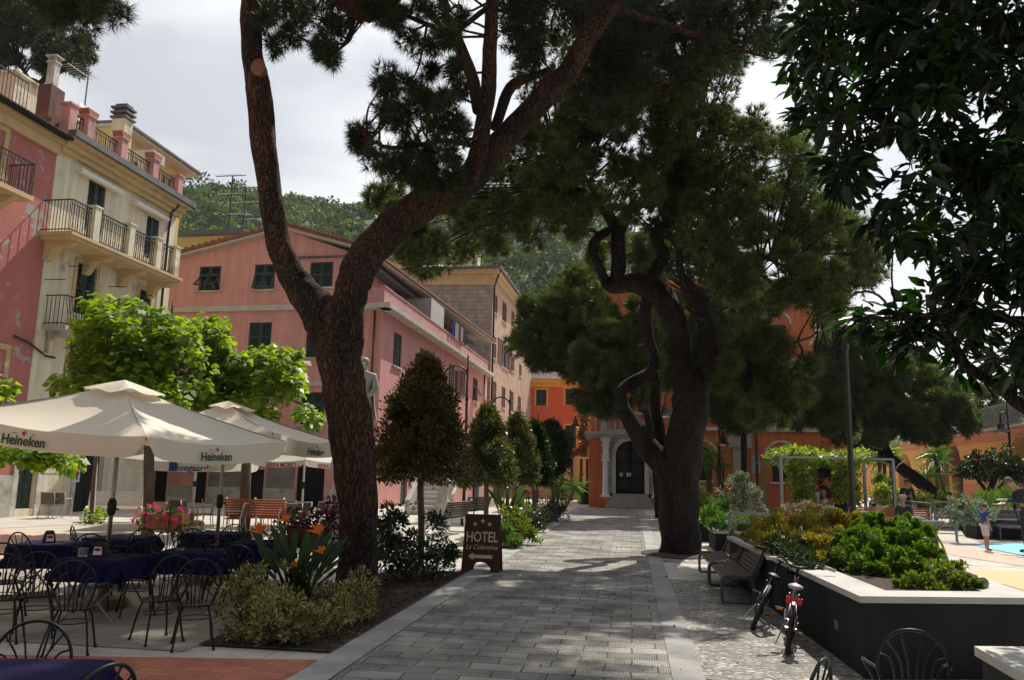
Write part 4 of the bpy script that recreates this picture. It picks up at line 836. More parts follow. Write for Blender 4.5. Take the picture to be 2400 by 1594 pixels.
# --- big umbrella pine with forked trunk on the left of the path ---
bA=G(836,1386); YA=bA.y
tA=thing('umbrella_pine','large leaning pine with reddish bark whose trunk forks into a V beside the flower bed','tree',bA)
m=MB()
Q1=limb(m,[(838,1396,YA,62),(838,1370,YA,50),(839,1300,YA,44),(840,1200,YA,43),(832,1090,YA,50),(822,1000,YA,52),(808,920,YA,51),(797,850,YA,51),(783,790,YA,60),(762,745,YA,54),(728,705,YA,42),(697,665,YA,36),(672,620,YA-.1,31),(650,559,YA-.2,29),(632,444,YA-.3,28),(617,329,YA-.4,31),(607,215,YA-.5,31),(593,138,YA-.6,26),(588,60,YA-.7,26),(592,-40,YA-.8,26),(600,-300,YA-1,24)],8,28,.035,1)
Q2=limb(m,[(800,850,YA,45),(803,790,YA,50),(808,740,YA,44),(822,690,YA,40),(832,655,YA,42),(850,612,YA+.1,43),(888,566,YA+.2,42),(944,512,YA+.3,42),(1022,463,YA+.4,41),(1097,424,YA+.4,37),(1140,370,YA+.3,36),(1200,308,YA+.2,31),(1280,222,YA,30),(1333,166,YA-.2,27),(1381,83,YA-.4,25),(1444,0,YA-.6,20),(1530,-120,YA-.8,16),(1640,-260,YA-1,10)],8,24,.035,2)
Q3=limb(m,[(1112,400,YA+.3,30),(1124,350,YA+.1,24),(1133,282,YA-.1,20),(1144,216,YA-.2,19.5),(1149,100,YA-.4,18),(1154,0,YA-.6,16),(1170,-150,YA-.8,12)],7,16,.04,3)
Q4=limb(m,[(1120,260,YA,14),(1110,195,YA+.3,16),(1080,110,YA+.5,14),(1041,10,YA+.6,13),(1010,-100,YA+.7,8)],6,12,.04,4)
Q5=limb(m,[(1160,300,YA+.5,13),(1197,205,YA+.8,14),(1250,179,YA+.9,10),(1283,165,YA+1,8)],5,10,.05,5)
Q6=limb(m,[(1370,90,YA,12),(1366,43,YA+.2,13),(1309,0,YA+.5,11),(1230,-60,YA+.7,7)],5,10,.05,6)
Q7=limb(m,[(828,0,YA+.3,7),(826,50,YA+.3,6),(820,90,YA+.3,5),(790,120,YA+.2,3)],5,6,.05,7)
Q8=limb(m,[(1141,20,YA,7),(1060,70,YA+.3,7),(960,40,YA+.4,6),(860,-10,YA+.5,6),(700,-40,YA+.3,5)],5,8,.05,8)
Q9=limb(m,[(1130,345,YA+.2,8),(1040,330,YA+.4,6),(960,345,YA+.3,5),(900,345,YA+.2,3.5),(850,310,YA+.1,2)],5,6,.05,9)
Q10=limb(m,[(1440,20,YA,10),(1560,60,YA+.6,8),(1680,100,YA+1,5),(1780,130,YA+1.2,3)],5,8,.05,10)
Q11=limb(m,[(1300,190,YA+.4,8),(1420,170,YA+1,7),(1560,190,YA+1.6,5),(1650,170,YA+2,3)],5,8,.05,10)
QA=Q1[-30:]+Q3+Q4+Q5+Q6+Q7+Q8+Q9+Q10+Q11+Q2[60:]
# crown outlines
r_=random.Random(4)
specs=[((640,30),(700,45),(760,50),(680,90),(740,100),(800,70),(655,100),(720,20),(610,50),(690,0),(780,10),(840,20),(640,-30),(720,-60),(800,-50),(880,-30)),
 ((930,40),(980,20),(1030,50),(960,90),(1010,120),(1060,160),(905,60),(1000,170),(1050,90),(1090,40),(1085,210),(940,20),(880,10),(780,135),(760,120),(1040,230),(1000,-40),(1100,-60)),
 ((900,190),(915,215),(905,255),(940,250),(985,215),(960,200),(1000,260),(1050,270),(930,285),(1080,300),(1020,310)),
 ((850,300),(838,330),(860,345),(895,370),(930,380),(975,375),(1010,390),(960,340),(1000,350),(1050,360),(930,410),(960,430),(1060,400),(985,420),(1030,430))]
C=[];Rr=[]
for g in specs:
    for x,y in g:
        C.append(tuple(A(x+r_.uniform(-14,14),y+r_.uniform(-14,14),YA+r_.uniform(-1.2,1.2)))); Rr.append(r_.uniform(20,34)*YA/FPX)
        C.append(tuple(A(x+r_.uniform(-14,14),y+r_.uniform(-14,14),YA+r_.uniform(-1.2,1.2)))); Rr.append(r_.uniform(20,34)*YA/FPX)
c2,r2_=sample_poly([(1175,-20),(1185,150),(1250,140),(1330,60),(1450,-20)],26,YA-.5,YA+2,11,(30,50))
c3,r3_=sample_poly([(1380,-20),(1340,230),(1420,300),(1560,200),(1640,190),(1700,150),(1835,100),(1830,-20)],150,YA+.2,YA+4.5,12,(28,48))
c4,r4_=sample_poly([(900,-320),(900,-20),(1830,-20),(1850,-320)],115,YA-1.5,YA+4,13,(40,70))  # crown carried on unseen above the frame for its shading
C=np.concatenate([np.array(C),c2,c3,c4]); Rr=np.concatenate([np.array(Rr),r2_,r3_,r4_])
twigs(m,C,QA,5,.022,.85)
# near side of the crown, unseen above the frame, added to block sky light
oc=[]; 
while len(oc)<300:
    x=r_.uniform(-10,5.5); yy=r_.uniform(-5,10.6)
    if (x+2.2)**2/64+(yy-8)**2/170>1: continue
    oc.append((x,yy,9.6+r_.uniform(-.7,1.0)-.012*((x+2)**2+(yy-10)**2)+.0*yy))
oc=np.array(oc); oc=oc[oc[:,2]>2.3+.66*np.maximum(oc[:,1],0)]; orr=np.array([r_.uniform(.4,.7) for _ in oc])
for k in range(7):
    a=math.pi*(1.12+k*.12); e=(bA.x+6*math.cos(a),max(-4,YA+9*math.sin(a)),9.2); m.tube(catmull([(bA.x-.2,YA-.6,8.2),((bA.x+e[0])/2,(YA+e[1])/2,9.3),e],4),[.12,.11,.1,.09,.08,.06,.05,.04,.03],7)
C=np.concatenate([C,oc]); Rr=np.concatenate([Rr,orr])
m.build('trunk',M['bark_pine'],tA,smooth=True,W=True)
m=MB(); p=A(607,160,YA-.72); m.x=Matrix.Translation(p)@Matrix.Rotation(rad(90),4,'X'); m.lathe([(.085,-.14),(.095,0),(.10,.045),(.07,.06),(.0,.06)],n=14,sy=1.3); m.build('cut_branch_stub',mat('cut_wood',(.22,.09,.05),.8,.3,12),tA,W=True)
pine_crown(C,Rr,27,26,.16,.011,21,'crown',tA,M['needle'],.6,.1)
# --- pine spray hanging in from the top left (tree outside the frame) ---
tS=thing('overhanging_pine','pine spray reaching in from above at the top left corner','tree',A(-330,1500,9).xy.to_3d())
m=MB(); Qs=limb(m,[(-560,700,8.6,40),(-520,300,8.6,34),(-430,0,8.7,26),(-260,-110,8.8,16),(-60,-70,9,9),(60,-40,9,6),(160,0,9,4),(230,20,9,3),(270,30,9,2)],6,10,.05,3)
C,Rr=sample_poly([(40,-60),(130,40),(190,62),(230,60),(290,45),(290,20),(240,-30)],26,8.7,9.5,8,(20,34)); C2,R2=sample_poly([(-500,-300),(-300,30),(-20,0),(60,40),(130,20),(240,-60),(200,-300)],34,8,10,9,(40,70))
C=np.concatenate([C,C2]);Rr=np.concatenate([Rr,R2]); twigs(m,C,Qs,3,.02); m.build('trunk',M['bark_pine'],tS,smooth=True,W=True)
pine_crown(C,Rr,26,16,.17,.009,22,'crown',tS,M['needle'],.6,.0)
# --- stone pine far behind the pink house ---
ts=A(20,1000,42); tP=thing('stone_pine','flat topped stone pine rising behind the roof of the old pink house','tree',ts.xy.to_3d())
m=MB(); Qp=limb(m,[(20,1100,42,16),(30,400,42,13),(58,205,42,9),(95,195,42,7),(110,170,42,5)],5,8)
for pts in (((60,205,42,8),(20,180,42,5),(-30,150,42,4)),((75,198,42,6),(60,172,41,4),(40,150,41,3)),((100,190,42,5),(150,165,42,4),(190,150,42,2)),((80,198,42,5),(60,185,43,4),(10,165,43,3))): Qp+=limb(m,pts,4,6)
C,Rr=sample_poly([(-150,-60),(-160,120),(-30,145),(20,150),(60,140),(100,165),(150,160),(190,172),(232,140),(225,110),(195,80),(150,45),(90,10),(40,-50)],240,39.5,44,7,(12,20)); twigs(m,C,Qp,3,.05,.4)
m.build('trunk',M['bark_dark'],tP,smooth=True,W=True)
pine_crown(C,Rr,60,8,.3,.045,23,'crown',tP,M['needle'],.35,.5)

# --- big dark pine at the right of the path (B) ---
bB=G(1595,1297); YB=bB.y
tB=thing('gnarled_pine','massive old pine with thick black trunk and twisting limbs right of the path','tree',bB)
m=MB(); y=YB
QB=limb(m,[(1596,1308,y,56),(1595,1285,y,47),(1593,1230,y,45),(1591,1168,y,46),(1594,1100,y,47),(1604,1040,y,43),(1616,967,y,42),(1618,925,y,42),(1608,885,y,35),(1598,850,y,26),(1592,783,y,25),(1572,728,y,27),(1548,692,y+.2,30),(1510,668,y+.3,28),(1470,664,y+.5,23),(1432,668,y+.6,20),(1418,655,y+.6,12)],6,20,.05,1)
QB+=limb(m,[(1630,920,y,30),(1650,880,y,26),(1660,840,y-.2,22),(1656,783,y-.3,20),(1645,725,y-.4,17),(1640,706,y-.4,16),(1617,691,y-.4,12),(1605,668,y-.5,10),(1594,629,y-.6,8.5),(1590,584,y-.7,7.5),(1567,553,y-.7,6)],6,14,.05,2)
for i,pts in enumerate((
 [(1445,672,y+.5,18),(1449,620,y+.5,18),(1449,572,y+.4,18),(1446,530,y+.3,18),(1430,511,y+.2,14),(1414,488,y,12),(1391,465,y,10),(1368,450,y,9),(1330,438,y,7),(1290,430,y,4)],
 [(1448,545,y+.3,17),(1464,515,y+.3,14),(1475,492,y+.2,12),(1502,480,y,10),(1537,473,y,8),(1600,440,y,5)],
 [(1391,465,y,7),(1385,440,y,6),(1370,415,y,6),(1340,380,y,4),(1300,350,y,3)],[(1468,505,y,7),(1455,488,y,6),(1420,480,y,5),(1400,480,y,3)],
 [(1420,668,y+.5,12),(1408,630,y+.5,11),(1391,599,y+.5,10),(1389,572,y+.4,10),(1407,553,y+.4,11),(1436,535,y+.4,9)],
 [(1515,675,y,16),(1540,626,y,15),(1556,603,y-.1,15),(1545,575,y-.2,14),(1537,548,y-.3,15),(1563,530,y-.4,13),(1602,522,y-.5,9),(1660,540,y-.7,7),(1690,600,y-.8,4)],
 [(1640,715,y-.4,13),(1659,691,y-.5,11),(1690,660,y-.7,10),(1735,633,y-.9,8),(1774,614,y-1,6),(1830,590,y-1,4)],
 [(1668,835,y,16),(1680,835,y,15),(1697,844,y-.2,14),(1728,825,y-.4,14),(1747,842,y-.5,15),(1751,890,y-.6,14),(1764,910,y-.7,12),(1797,916,y-.8,11),(1820,932,y-.9,12),(1846,901,y-1,10),(1881,874,y-1.1,8),(1900,855,y-1.2,6),(1908,832,y-1.2,5),(1927,821,y-1.2,4),(1960,823,y-1.2,2)],
 [(1885,872,y-1.1,5),(1925,868,y-1.1,3),(1960,880,y-1,2)],[(1846,901,y-1,5),(1830,870,y-1,4),(1800,868,y-1,3),(1775,850,y-1,2)],[(1908,835,y-1.2,4),(1940,833,y-1.2,3),(1975,845,y-1.2,2)],[(1850,880,y-1,4),(1880,830,y-1,3),(1870,800,y-1,2)],
 [(1590,1120,y,34),(1551,1085,y,30),(1515,1043,y+.2,26),(1478,989,y+.3,20),(1460,955,y+.4,17),(1454,925,y+.4,15),(1472,903,y+.5,15),(1494,891,y+.5,15),(1524,872,y+.5,14),(1535,838,y+.5,13),(1521,802,y+.4,13),(1514,763,y+.4,14),(1512,735,y+.3,14),(1518,700,y+.3,14)],
 [(1550,1080,y+.5,16),(1545,1010,y+.6,14),(1537,960,y+.6,13),(1535,900,y+.6,13),(1533,870,y+.6,12)])):
    QB+=limb(m,pts,5,12,.06,i+3)
m2=m
PB=[(865,440),(905,425),(960,440),(1120,420),(1170,330),(1300,255),(1400,225),(1480,200),(1560,205),(1640,225),(1700,270),(1745,262),(1800,300),(1850,280),(1900,330),(1925,400),(1960,460),(2040,525),(2072,600),(2060,660),(2030,720),(1960,740),(1900,765),(1840,730),(1760,735),(1700,700),(1640,640),(1600,560),(1500,545),(1450,475),(1380,540),(1330,575),(1230,560),(1150,590),(1060,610),(985,640),(940,600),(925,555),(880,500)]
C,Rr=sample_poly(PB,405,y-3.0,y+2.4,31,(20,36),holes=((1440,500,22),(1258,383,24),(1500,465,20)))
C1,R1=sample_poly([(1300,470),(1430,540),(1500,600),(1380,640),(1340,600)],10,y+.5,y+2,32,(16,24))
C2,R2=sample_poly([(1690,840),(1760,780),(1850,790),(1900,850),(1890,960),(1800,1010),(1740,1000),(1690,930)],38,y-1.6,y-.2,33,(16,28),holes=((1785,900,26),(1870,810,26)))
C3,R3=sample_poly([(1180,80),(1240,250),(1700,260),(1750,100),(1500,-20)],75,y-.5,y+2.5,34,(26,42))
C4,R4=sample_poly([(1480,-420),(1420,60),(1780,60),(1800,-420)],80,y-1,y+5,35,(40,70))  # mostly unseen crown top, trimmed so that sun reaches the near parasol
C=np.concatenate([C,C1,C2,C3,C4]);Rr=np.concatenate([Rr,R1,R2,R3,R4])
twigs(m,C,QB,6,.03,.6); m.build('trunk',M['bark_dark'],tB,smooth=True,W=True)
pine_crown(C,Rr,44,24,.19,.017,24,'crown',tB,M['needle2'],.4,.45)
# --- thin pine behind it with a rounded crown to the left ---
bD=G(1546,1214); y=bD.y
tD=thing('round_pine','rounder bushy pine behind, its crown hanging in front of the vermilion house','tree',bD)
m=MB(); QD=limb(m,[(1546,1220,y,11),(1540,1130,y,9),(1530,1050,y,8),(1510,950,y,8),(1470,850,y,7),(1400,780,y,5)],5,10,.05,1)
QD+=limb(m,[(1505,930,y,6),(1440,900,y,5),(1370,880,y,4)],4,8)
C,Rr=sample_poly([(1205,800),(1215,740),(1245,690),(1290,660),(1350,640),(1400,680),(1450,760),(1440,840),(1400,900),(1300,870),(1250,860),(1210,830)],130,y-1,y+2.5,41,(16,28))
C1,R1=sample_poly([(1345,880),(1350,820),(1400,760),(1450,720),(1530,700),(1545,900),(1500,950),(1430,965),(1370,960),(1340,930)],110,y-2.5,y,42,(14,24))
C=np.concatenate([C,C1]);Rr=np.concatenate([Rr,R1]); twigs(m,C,QD,6,.04,.4); m.build('trunk',M['bark_dark'],tD,smooth=True,W=True)
pine_crown(C,Rr,50,20,.26,.032,25,'crown',tD,M['needle2'],.4,.5)
# --- pale pine in front of the town hall ---
tM=thing('pale_pine','paler feathery pine screening the upper town hall windows','tree',A(1740,1180,36).xy.to_3d())
m=MB(); QM=limb(m,[(1745,1185,36,8),(1742,1000,36,7),(1730,850,36,6),(1760,760,36,4)],5,8,.05,2)
C,Rr=sample_poly([(1655,740),(1700,700),(1800,735),(1800,800),(1760,850),(1800,880),(1860,860),(1915,860),(1925,960),(1860,1010),(1800,975),(1740,1010),(1690,990),(1655,900)],190,35,37,43,(13,22),holes=((1822,790,40),(1790,950,22),(1700,870,18))); C1,R1=sample_poly([(1420,560),(1700,560),(1790,640),(1770,760),(1670,880),(1560,910),(1530,760),(1480,640)],150,33,37,44,(16,26))
C=np.concatenate([C,C1]);Rr=np.concatenate([Rr,R1]); twigs(m,C,QM,6,.05,.4); m.build('trunk',M['bark_dark'],tM,smooth=True,W=True)
pine_crown(C,Rr,46,20,.32,.04,26,'crown',tM,M['needle2'],.4,.5)
# --- leaning aleppo pine at the right ---
bE=A(2215,1200,34); y=34
tE=thing('leaning_pine','aleppo pine with a slanting trunk by the amber wall on the right','tree',Vector((bE.x,34,0)))
m=MB(); QE=limb(m,[(2222,1205,y,17),(2204,1179,y,16),(2174,1144,y,15),(2136,1115,y,14),(2105,1091,y,13),(2075,1068,y,10),(2028,1056,y,9),(1990,1045,y,6)],6,12,.05,1)
QE+=limb(m,[(2100,1088,y,9),(2082,1062,y,9),(2066,1030,y,8),(2040,980,y,6),(2080,900,y,4)],5,10,.05,2)+limb(m,[(2070,1035,y,6),(2130,1000,y,5),(2200,960,y,4),(2260,960,y,3)],5,8,.05,3)
C,Rr=sample_poly([(1905,820),(1950,770),(2040,760),(2090,790),(2120,830),(2180,860),(2240,900),(2280,960),(2290,1010),(2240,1000),(2200,1030),(2130,1025),(2060,1050),(1980,1040),(1930,1000),(1900,930)],300,y-2,y+2.5,45,(13,24)); twigs(m,C,QE,6,.04,.5)
m.build('trunk',M['bark_dark'],tE,smooth=True,W=True)
pine_crown(C,Rr,44,20,.27,.036,27,'crown',tE,M['needle2'],.4,.5)
# far trees over the wall, right
for i,(poly,Y,lab) in enumerate((([(2060,830),(2100,815),(2125,850),(2230,860),(2250,920),(2150,930),(2080,900)],75,'hazy pine crowns far beyond the embankment wall'),([(2255,925),(2300,905),(2350,930),(2390,950),(2400,1000),(2270,1000)],70,'dark pine mass against the sky above the wall railing'))):
    cx=sum(p[0] for p in poly)/len(poly); t=thing('distant_pine',lab,'tree',A(cx,1000,Y).xy.to_3d())
    C,Rr=sample_poly(poly,60,Y-3,Y+3,50+i,(9,16)); m=MB(); Q=limb(m,[(cx,1130,Y,6),(cx,980,Y,5),(cx+5,930,Y,4)],4,6); twigs(m,C,Q,2,.06,.3); m.build('trunk',M['bark_dark'],t,W=True); pine_crown(C,Rr,70,6,.4,.09,60+i,'crown',t,M['needle2'],.35,.4)

# --- lindens behind the parasols ---
def broad_tree(nm,lab,base,trunk,polys,mt,L_,W_,per,seed,Y,rp,bark,bough=None,droop=.5,group=None,up=.8):
    t=thing(nm,lab,'tree',base,group=group); m=MB(); Q=[]
    for i,pts in enumerate(trunk): Q+=limb(m,pts,5,10,.05,seed+i)
    Cs=[];Rs=[]
    for j,(P,n) in enumerate(polys):
        c,r=sample_poly(P,n,Y[0],Y[1],seed+10+j,rp); Cs.append(c);Rs.append(r)
    C=np.concatenate(Cs);Rr=np.concatenate(Rs); twigs(m,C,Q,seed,.018,.8); m.build('trunk',bark,t,smooth=True,W=True)
    lv=LV(seed); P,D=lv.clump(C,Rr,per,.4); D=D*np.array([1,1,.35])+np.array([0,0,-.12]); lv.leaves(P,D,L_,W_,.22,droop*.5,up); lv.build('crown',mt,t); return t
y1=G(345,1255).y; y2=G(572,1245).y
broad_tree('linden_tree','left linden with big bright green leaves behind the near parasol','',[],[],None,0,0,0,0,0,0,None) if 0 else None
broad_tree('linden_tree','linden with lime green sunlit crown right behind the nearest parasol',G(345,1262),
 [[(345,1262,y1,14),(348,1180,y1,12),(350,1060,y1,11.5),(350,960,y1,11),(345,900,y1,9)],[(345,900,y1,8),(300,830,y1,6),(270,760,y1,4),(280,700,y1,2)],[(347,910,y1,8),(390,850,y1,6),(400,760,y1,4),(405,710,y1,2)],[(346,905,y1,6),(240,880,y1,4),(150,890,y1,3)],[(347,905,y1,6),(430,880,y1,4),(470,840,y1,2)]],
 [([(112,905),(150,880),(195,870),(175,810),(190,740),(225,700),(275,690),(330,705),(355,745),(430,750),(480,850),(480,920),(400,960),(300,950),(230,910),(150,918)],200),([(360,735),(395,735),(440,760),(420,790),(370,780)],8)],M['linden'],.20,.18,27,71,(y1-1.3,y1+1.2),(16,30),M['bark_thin'])
broad_tree('linden_tree','second linden, its crown touching the pine trunk above the red benches',G(572,1252),
 [[(572,1252,y2,13),(574,1180,y2,12),(578,1080,y2,11),(580,980,y2,10),(575,920,y2,8)],[(575,920,y2,7),(520,840,y2,5),(480,780,y2,3)],[(576,925,y2,7),(640,880,y2,5),(700,870,y2,3)],[(576,930,y2,6),(660,930,y2,4),(735,960,y2,2)]],
 [([(430,760),(470,740),(520,745),(530,800),(560,830),(620,820),(700,822),(700,860),(712,910),(660,925),(600,935),(520,960),(450,950),(430,850)],170),([(705,950),(750,945),(760,985),(720,1000)],5),([(590,940),(650,950),(640,975),(600,970)],5)],M['linden'],.20,.18,27,72,(y2-1.2,y2+1.2),(14,26),M['bark_thin'])
broad_tree('linden_tree','linden mostly outside the left edge with leaves dangling under the parasol',G(-60,1300),
 [[(-80,1290,15,14),(-80,1100,15,12),(-70,980,15,10)],[(-70,1000,15,8),(0,1030,15,5),(70,1045,15,3),(150,1070,15,2)]],
 [([(-300,700),(-300,1050),(-30,1080),(10,1060),(0,1000),(-10,880),(-60,750)],60),([(-20,1040),(60,1045),(125,1052),(120,1075),(40,1078),(-20,1075)],14),([(140,1060),(190,1066),(185,1085),(145,1085)],3),([(-10,890),(14,900),(10,935),(-10,930)],3)],M['linden'],.18,.16,30,73,(14.3,15.8),(16,26),M['bark_thin'])
# slender sapling with stake by the white bench
ys=G(215,1228).y; t=thing('young_tree','slim young tree tied to a pale stake left of the white bench','tree',G(215,1228)); m=MB(); limb(m,[(213,1230,ys,5),(218,1150,ys,5),(226,1070,ys,4.5),(240,960,ys,4)],4,8); m.build('trunk',M['bark_thin'],t,W=True,smooth=True)
m=MB(); m.tube([A(219,1220,ys),A(228,1070,ys)],.022,6); m.build('stake',M['white'],t,W=True)
lv=LV(3); C,Rr=sample_poly([(195,1205),(245,1205),(250,1228),(190,1230)],6,ys-.4,ys+.4,3,(10,16)); P,D=lv.clump(C,Rr,60,.5); lv.leaves(P,D,.09,.06); lv.build('foliage',M['linden'],t)

# --- broad-leaved tree overhanging from the right, close to the camera ---
YR=5.2
tR=thing('laurel_tree','dark large leaved evergreen hanging over the right of the photo, its low bough sunlit','tree',A(2900,1500,6.5).xy.to_3d())
m=MB(); QR=limb(m,[(3000,1700,6.5,70),(2950,1200,6.3,60),(2850,900,6.0,50),(2700,700,5.8,36),(2500,560,5.6,26),(2300,420,5.4,16),(2100,300,5.3,9),(1950,230,5.2,4)],6,12,.05,1)
QR+=limb(m,[(2850,900,6.0,30),(2650,980,5.8,22),(2480,990,5.7,18),(2400,955,5.7,15),(2340,905,5.7,13),(2270,860,5.8,12),(2215,800,5.9,10),(2165,760,6,7)],6,10,.05,2)
QR+=limb(m,[(2700,700,5.8,20),(2500,200,5.5,18),(2300,50,5.3,12),(2100,0,5.2,8),(1950,30,5.2,4)],6,10,.05,3)+limb(m,[(2400,760,5.6,8),(2280,730,5.3,6),(2180,740,5.2,4.5),(2090,745,5.1,3.5),(2030,745,5.1,2.5),(1998,752,5.1,1.5)],6,8,.05,4)
QR+=limb(m,[(2240,740,5.6,7),(2225,790,5.8,7),(2250,840,5.9,6)],4,7)+limb(m,[(2270,860,5.8,8),(2240,810,5.8,8),(2222,760,5.8,7),(2215,700,5.8,5)],4,7,.05,6)
PR=[(1862,-60),(1868,70),(1850,110),(1850,190),(1888,215),(1900,270),(1945,315),(1932,400),(1975,450),(2035,480),(2050,520),(2095,540),(2112,575),(2165,590),(2190,635),(2185,680),(2222,720),(2235,760),(2240,820),(2262,880),(2300,905),(2360,920),(2420,900),(2750,1000),(2900,-60)]
C,Rr=sample_poly(PR,430,YR-.6,YR+1.6,81,(30,52)); C1,R1=sample_poly([(1700,-700),(1862,-60),(2900,-60),(3300,-700)],170,YR-.6,YR+3.5,82,(70,120))  # second set: unseen, above the frame, added to shade the crown below
sdn=np.array(sd)
def corridor(C,R,px_,py_,Y,w):  # drops crown clumps on the sun line so the bough gets lit
    o=np.array(A(px_,py_,Y)); v=C-o; t=v@sdn; d=np.linalg.norm(v-t[:,None]*sdn,axis=1); k=~((t>.15)&(d<w+R*.25)); return C[k],R[k]
for q in ((2050,745,5.15,.30),(2120,735,5.15,.28)): C,Rr=corridor(C,Rr,*q); C1,R1=corridor(C1,R1,*q)
C2=np.array([tuple(A(x,yy,5.15+.12*(k%3))) for k,(x,yy) in enumerate(((2005,735),(2040,745),(2075,740),(2110,735),(2060,775),(2100,790),(2140,765),(2150,720),(2170,690),(2185,740),(2165,790),(2130,810)))]); C2=np.concatenate([C2,C2+np.array([.03,.06,-.03])]); R2=np.full(len(C2),.085)
twigs(m,np.concatenate([C,C2]),QR,9,.009,.9); m.build('trunk',M['bark_dark'],tR,smooth=True,W=True)
def biglv(lv,P,D,L_,W_,mt_=None,curl=.25):
    """pointed leaves with a midrib fold and drooping tip: 6 vertices, 4 quads/tris per leaf kept as one island"""
    n=len(P); D=D/np.linalg.norm(D,axis=1,keepdims=True); Rn=lv.unit(n)+np.array([0,0,1.2]); S=np.cross(D,Rn); S/=np.linalg.norm(S,axis=1,keepdims=True); Nn=np.cross(S,D)
    l=(L_*(.75+.5*lv.r.random(n)))[:,None]; w=l*(W_/L_)*.5; g=np.array([0,0,-1.]); c=(curl*lv.r.random(n))[:,None]
    a=P; b=P+D*l*.3; m1=P+D*l*.62+g*l*c*.25; t=P+D*l+g*l*c*.7; f=.28
    V=np.stack([a,b+S*w*.92+Nn*w*f,b-S*w*.92+Nn*w*f,b,m1+S*w*.85+Nn*w*f,m1-S*w*.85+Nn*w*f,m1,t],1).reshape(-1,3)
    o=np.arange(n)[:,None]*8+lv.n
    lv.V.append(V); lv.F3.append(np.concatenate([o+np.array([[0,1,3]]),o+np.array([[0,3,2]]),o+np.array([[4,7,6]]),o+np.array([[6,7,5]])])); lv.F4.append(np.concatenate([o+np.array([[1,4,6,3]]),o+np.array([[3,6,5,2]])])); lv.n+=n*8
lv=LV(91); P,D=lv.clump(C,Rr,30,.45); D=D*np.array([1,1,.6])+np.array([0,0,-.3])+lv.unit(len(P))*.65; biglv(lv,P,D,.138,.055,curl=.5)
P,D=lv.clump(C1,R1,30,.5); biglv(lv,P,D+np.array([0,0,-.4]),.2,.09)
P,D=lv.clump(C2,R2,9,.5); D=D*np.array([1,.6,.4])+np.array([-.5,-.1,-.15]); biglv(lv,P,D,.14,.06)
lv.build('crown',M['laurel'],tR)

# --- clipped cone trees along the path ---
M['photinia']=leafmat('photinia_leaves',(.05,.05,.015),(.14,.11,.04),.3,.4,tcol=(1.6,1.3,.4),c3=(.20,.10,.04))
M['privet']=leafmat('flowering_leaves',(.04,.06,.012),(.13,.14,.045),.3,.35,tcol=(1.6,1.6,.5))
M['blossom']=mat('cream_blossom',(.55,.50,.36),.8,.15,20)
M['dark_leaf']=leafmat('dark_round_leaves',(.012,.025,.010),(.03,.05,.018),.2,.35)
def cone_tree(nm,lab,px,pyb,tp,top,bot,hw,mt,seed,fl=0,L_=.06,dens=1,shape='cone',grp='clipped trees along the path'):
    b=G(px,pyb); Y=b.y; t=thing(nm,lab,'tree',b,group=grp); r=random.Random(seed)
    zt=A(tp,top,Y).z; zb=A(tp,bot,Y).z; R0=hw*Y/FPX; xc=A(tp,bot,Y).x
    m=MB(); m.tube(catmull([(b.x,Y,0),((b.x+xc)/2+.02,Y,zb*.5),(xc,Y,zb),(xc+.02,Y,(zb+zt)/2),(xc,Y,zt-.2)],4),[.055]*8+[.05,.045,.04,.035,.03,.025,.02,.015,.012],8,wob=.06)
    C=[];Rr=[]; n=int(170*dens)
    for k in range(n):
        s=r.random()**.75; z=zb+(zt-zb)*(1-s) if shape=='cone' else zb+(zt-zb)*r.random()
        q=(z-zb)/(zt-zb)
        rr=1.12*R0*((1-q)**.62*(1-.2*math.exp(-q*18)))*(1+.10*math.sin(9*z+seed)) if shape=='cone' else R0*math.sqrt(max(0,1-(2*q-1)**2))
        a=r.uniform(0,2*math.pi); w=rr*(r.random()**.35)*r.uniform(.85,1.06); C.append((xc+w*math.cos(a),Y+w*math.sin(a),z)); Rr.append(r.uniform(.09,.17))
    for c in C[::4]: m.tube([(xc,Y,max(zb,c[2]-.35)),c],[.012,.006],4,cap=False)
    m.build('trunk',M['bark_thin'],t,smooth=True,W=True)
    lv=LV(seed); P,D=lv.clump(np.array(C),np.array(Rr),int(110),.45); D=D+np.array([0,0,.25]); lv.leaves(P,D,L_,L_*.42,.3,0,.4)
    sel=np.array([C[i] for i in range(0,len(C),5)]); P,D=lv.clump(sel,np.full(len(sel),.22),26,.3); lv.leaves(P,D+np.array([0,0,.5]),L_*1.2,L_*.4,.3,0,.4); lv.build('crown',mt,t)
    if fl:
        lv=LV(seed+1); sel=[c for c in C if r.random()<fl]; P,D=lv.clump(np.array(sel),np.full(len(sel),.10),55,.8); P=P+(P-np.array([xc,Y,zb+(zt-zb)*.4]))*.06; lv.leaves(P,D+np.array([0,0,.6]),.034,.034,.1); lv.build('flowers',M['blossom'],t)
    return t
cone_tree('cone_tree','largest and nearest clipped cone tree, brownish foliage on a thin trunk',985,1338,985,840,1118,112,M['photinia'],101,L_=.075,dens=1.9)
cone_tree('cone_tree','sunlit cone tree with creamy blossom just behind the hotel sign',1135,1284,1140,958,1133,66,M['privet'],102,fl=.5,L_=.075,dens=1.2)
cone_tree('cone_tree','blossoming cone tree third along the path, slimmer than its neighbour',1212,1252,1210,972,1132,52,M['privet'],103,fl=.35,L_=.075,dens=1.2)
cone_tree('cone_tree','dull green cone tree half hidden behind the third one',1250,1236,1250,990,1130,50,M['laurel'],104,L_=.08,dens=1.1)
cone_tree('ball_tree','dark round clipped tree closest to the vermilion house',1300,1222,1292,992,1112,48,M['dark_leaf'],105,L_=.09,dens=1.1,shape='ball')

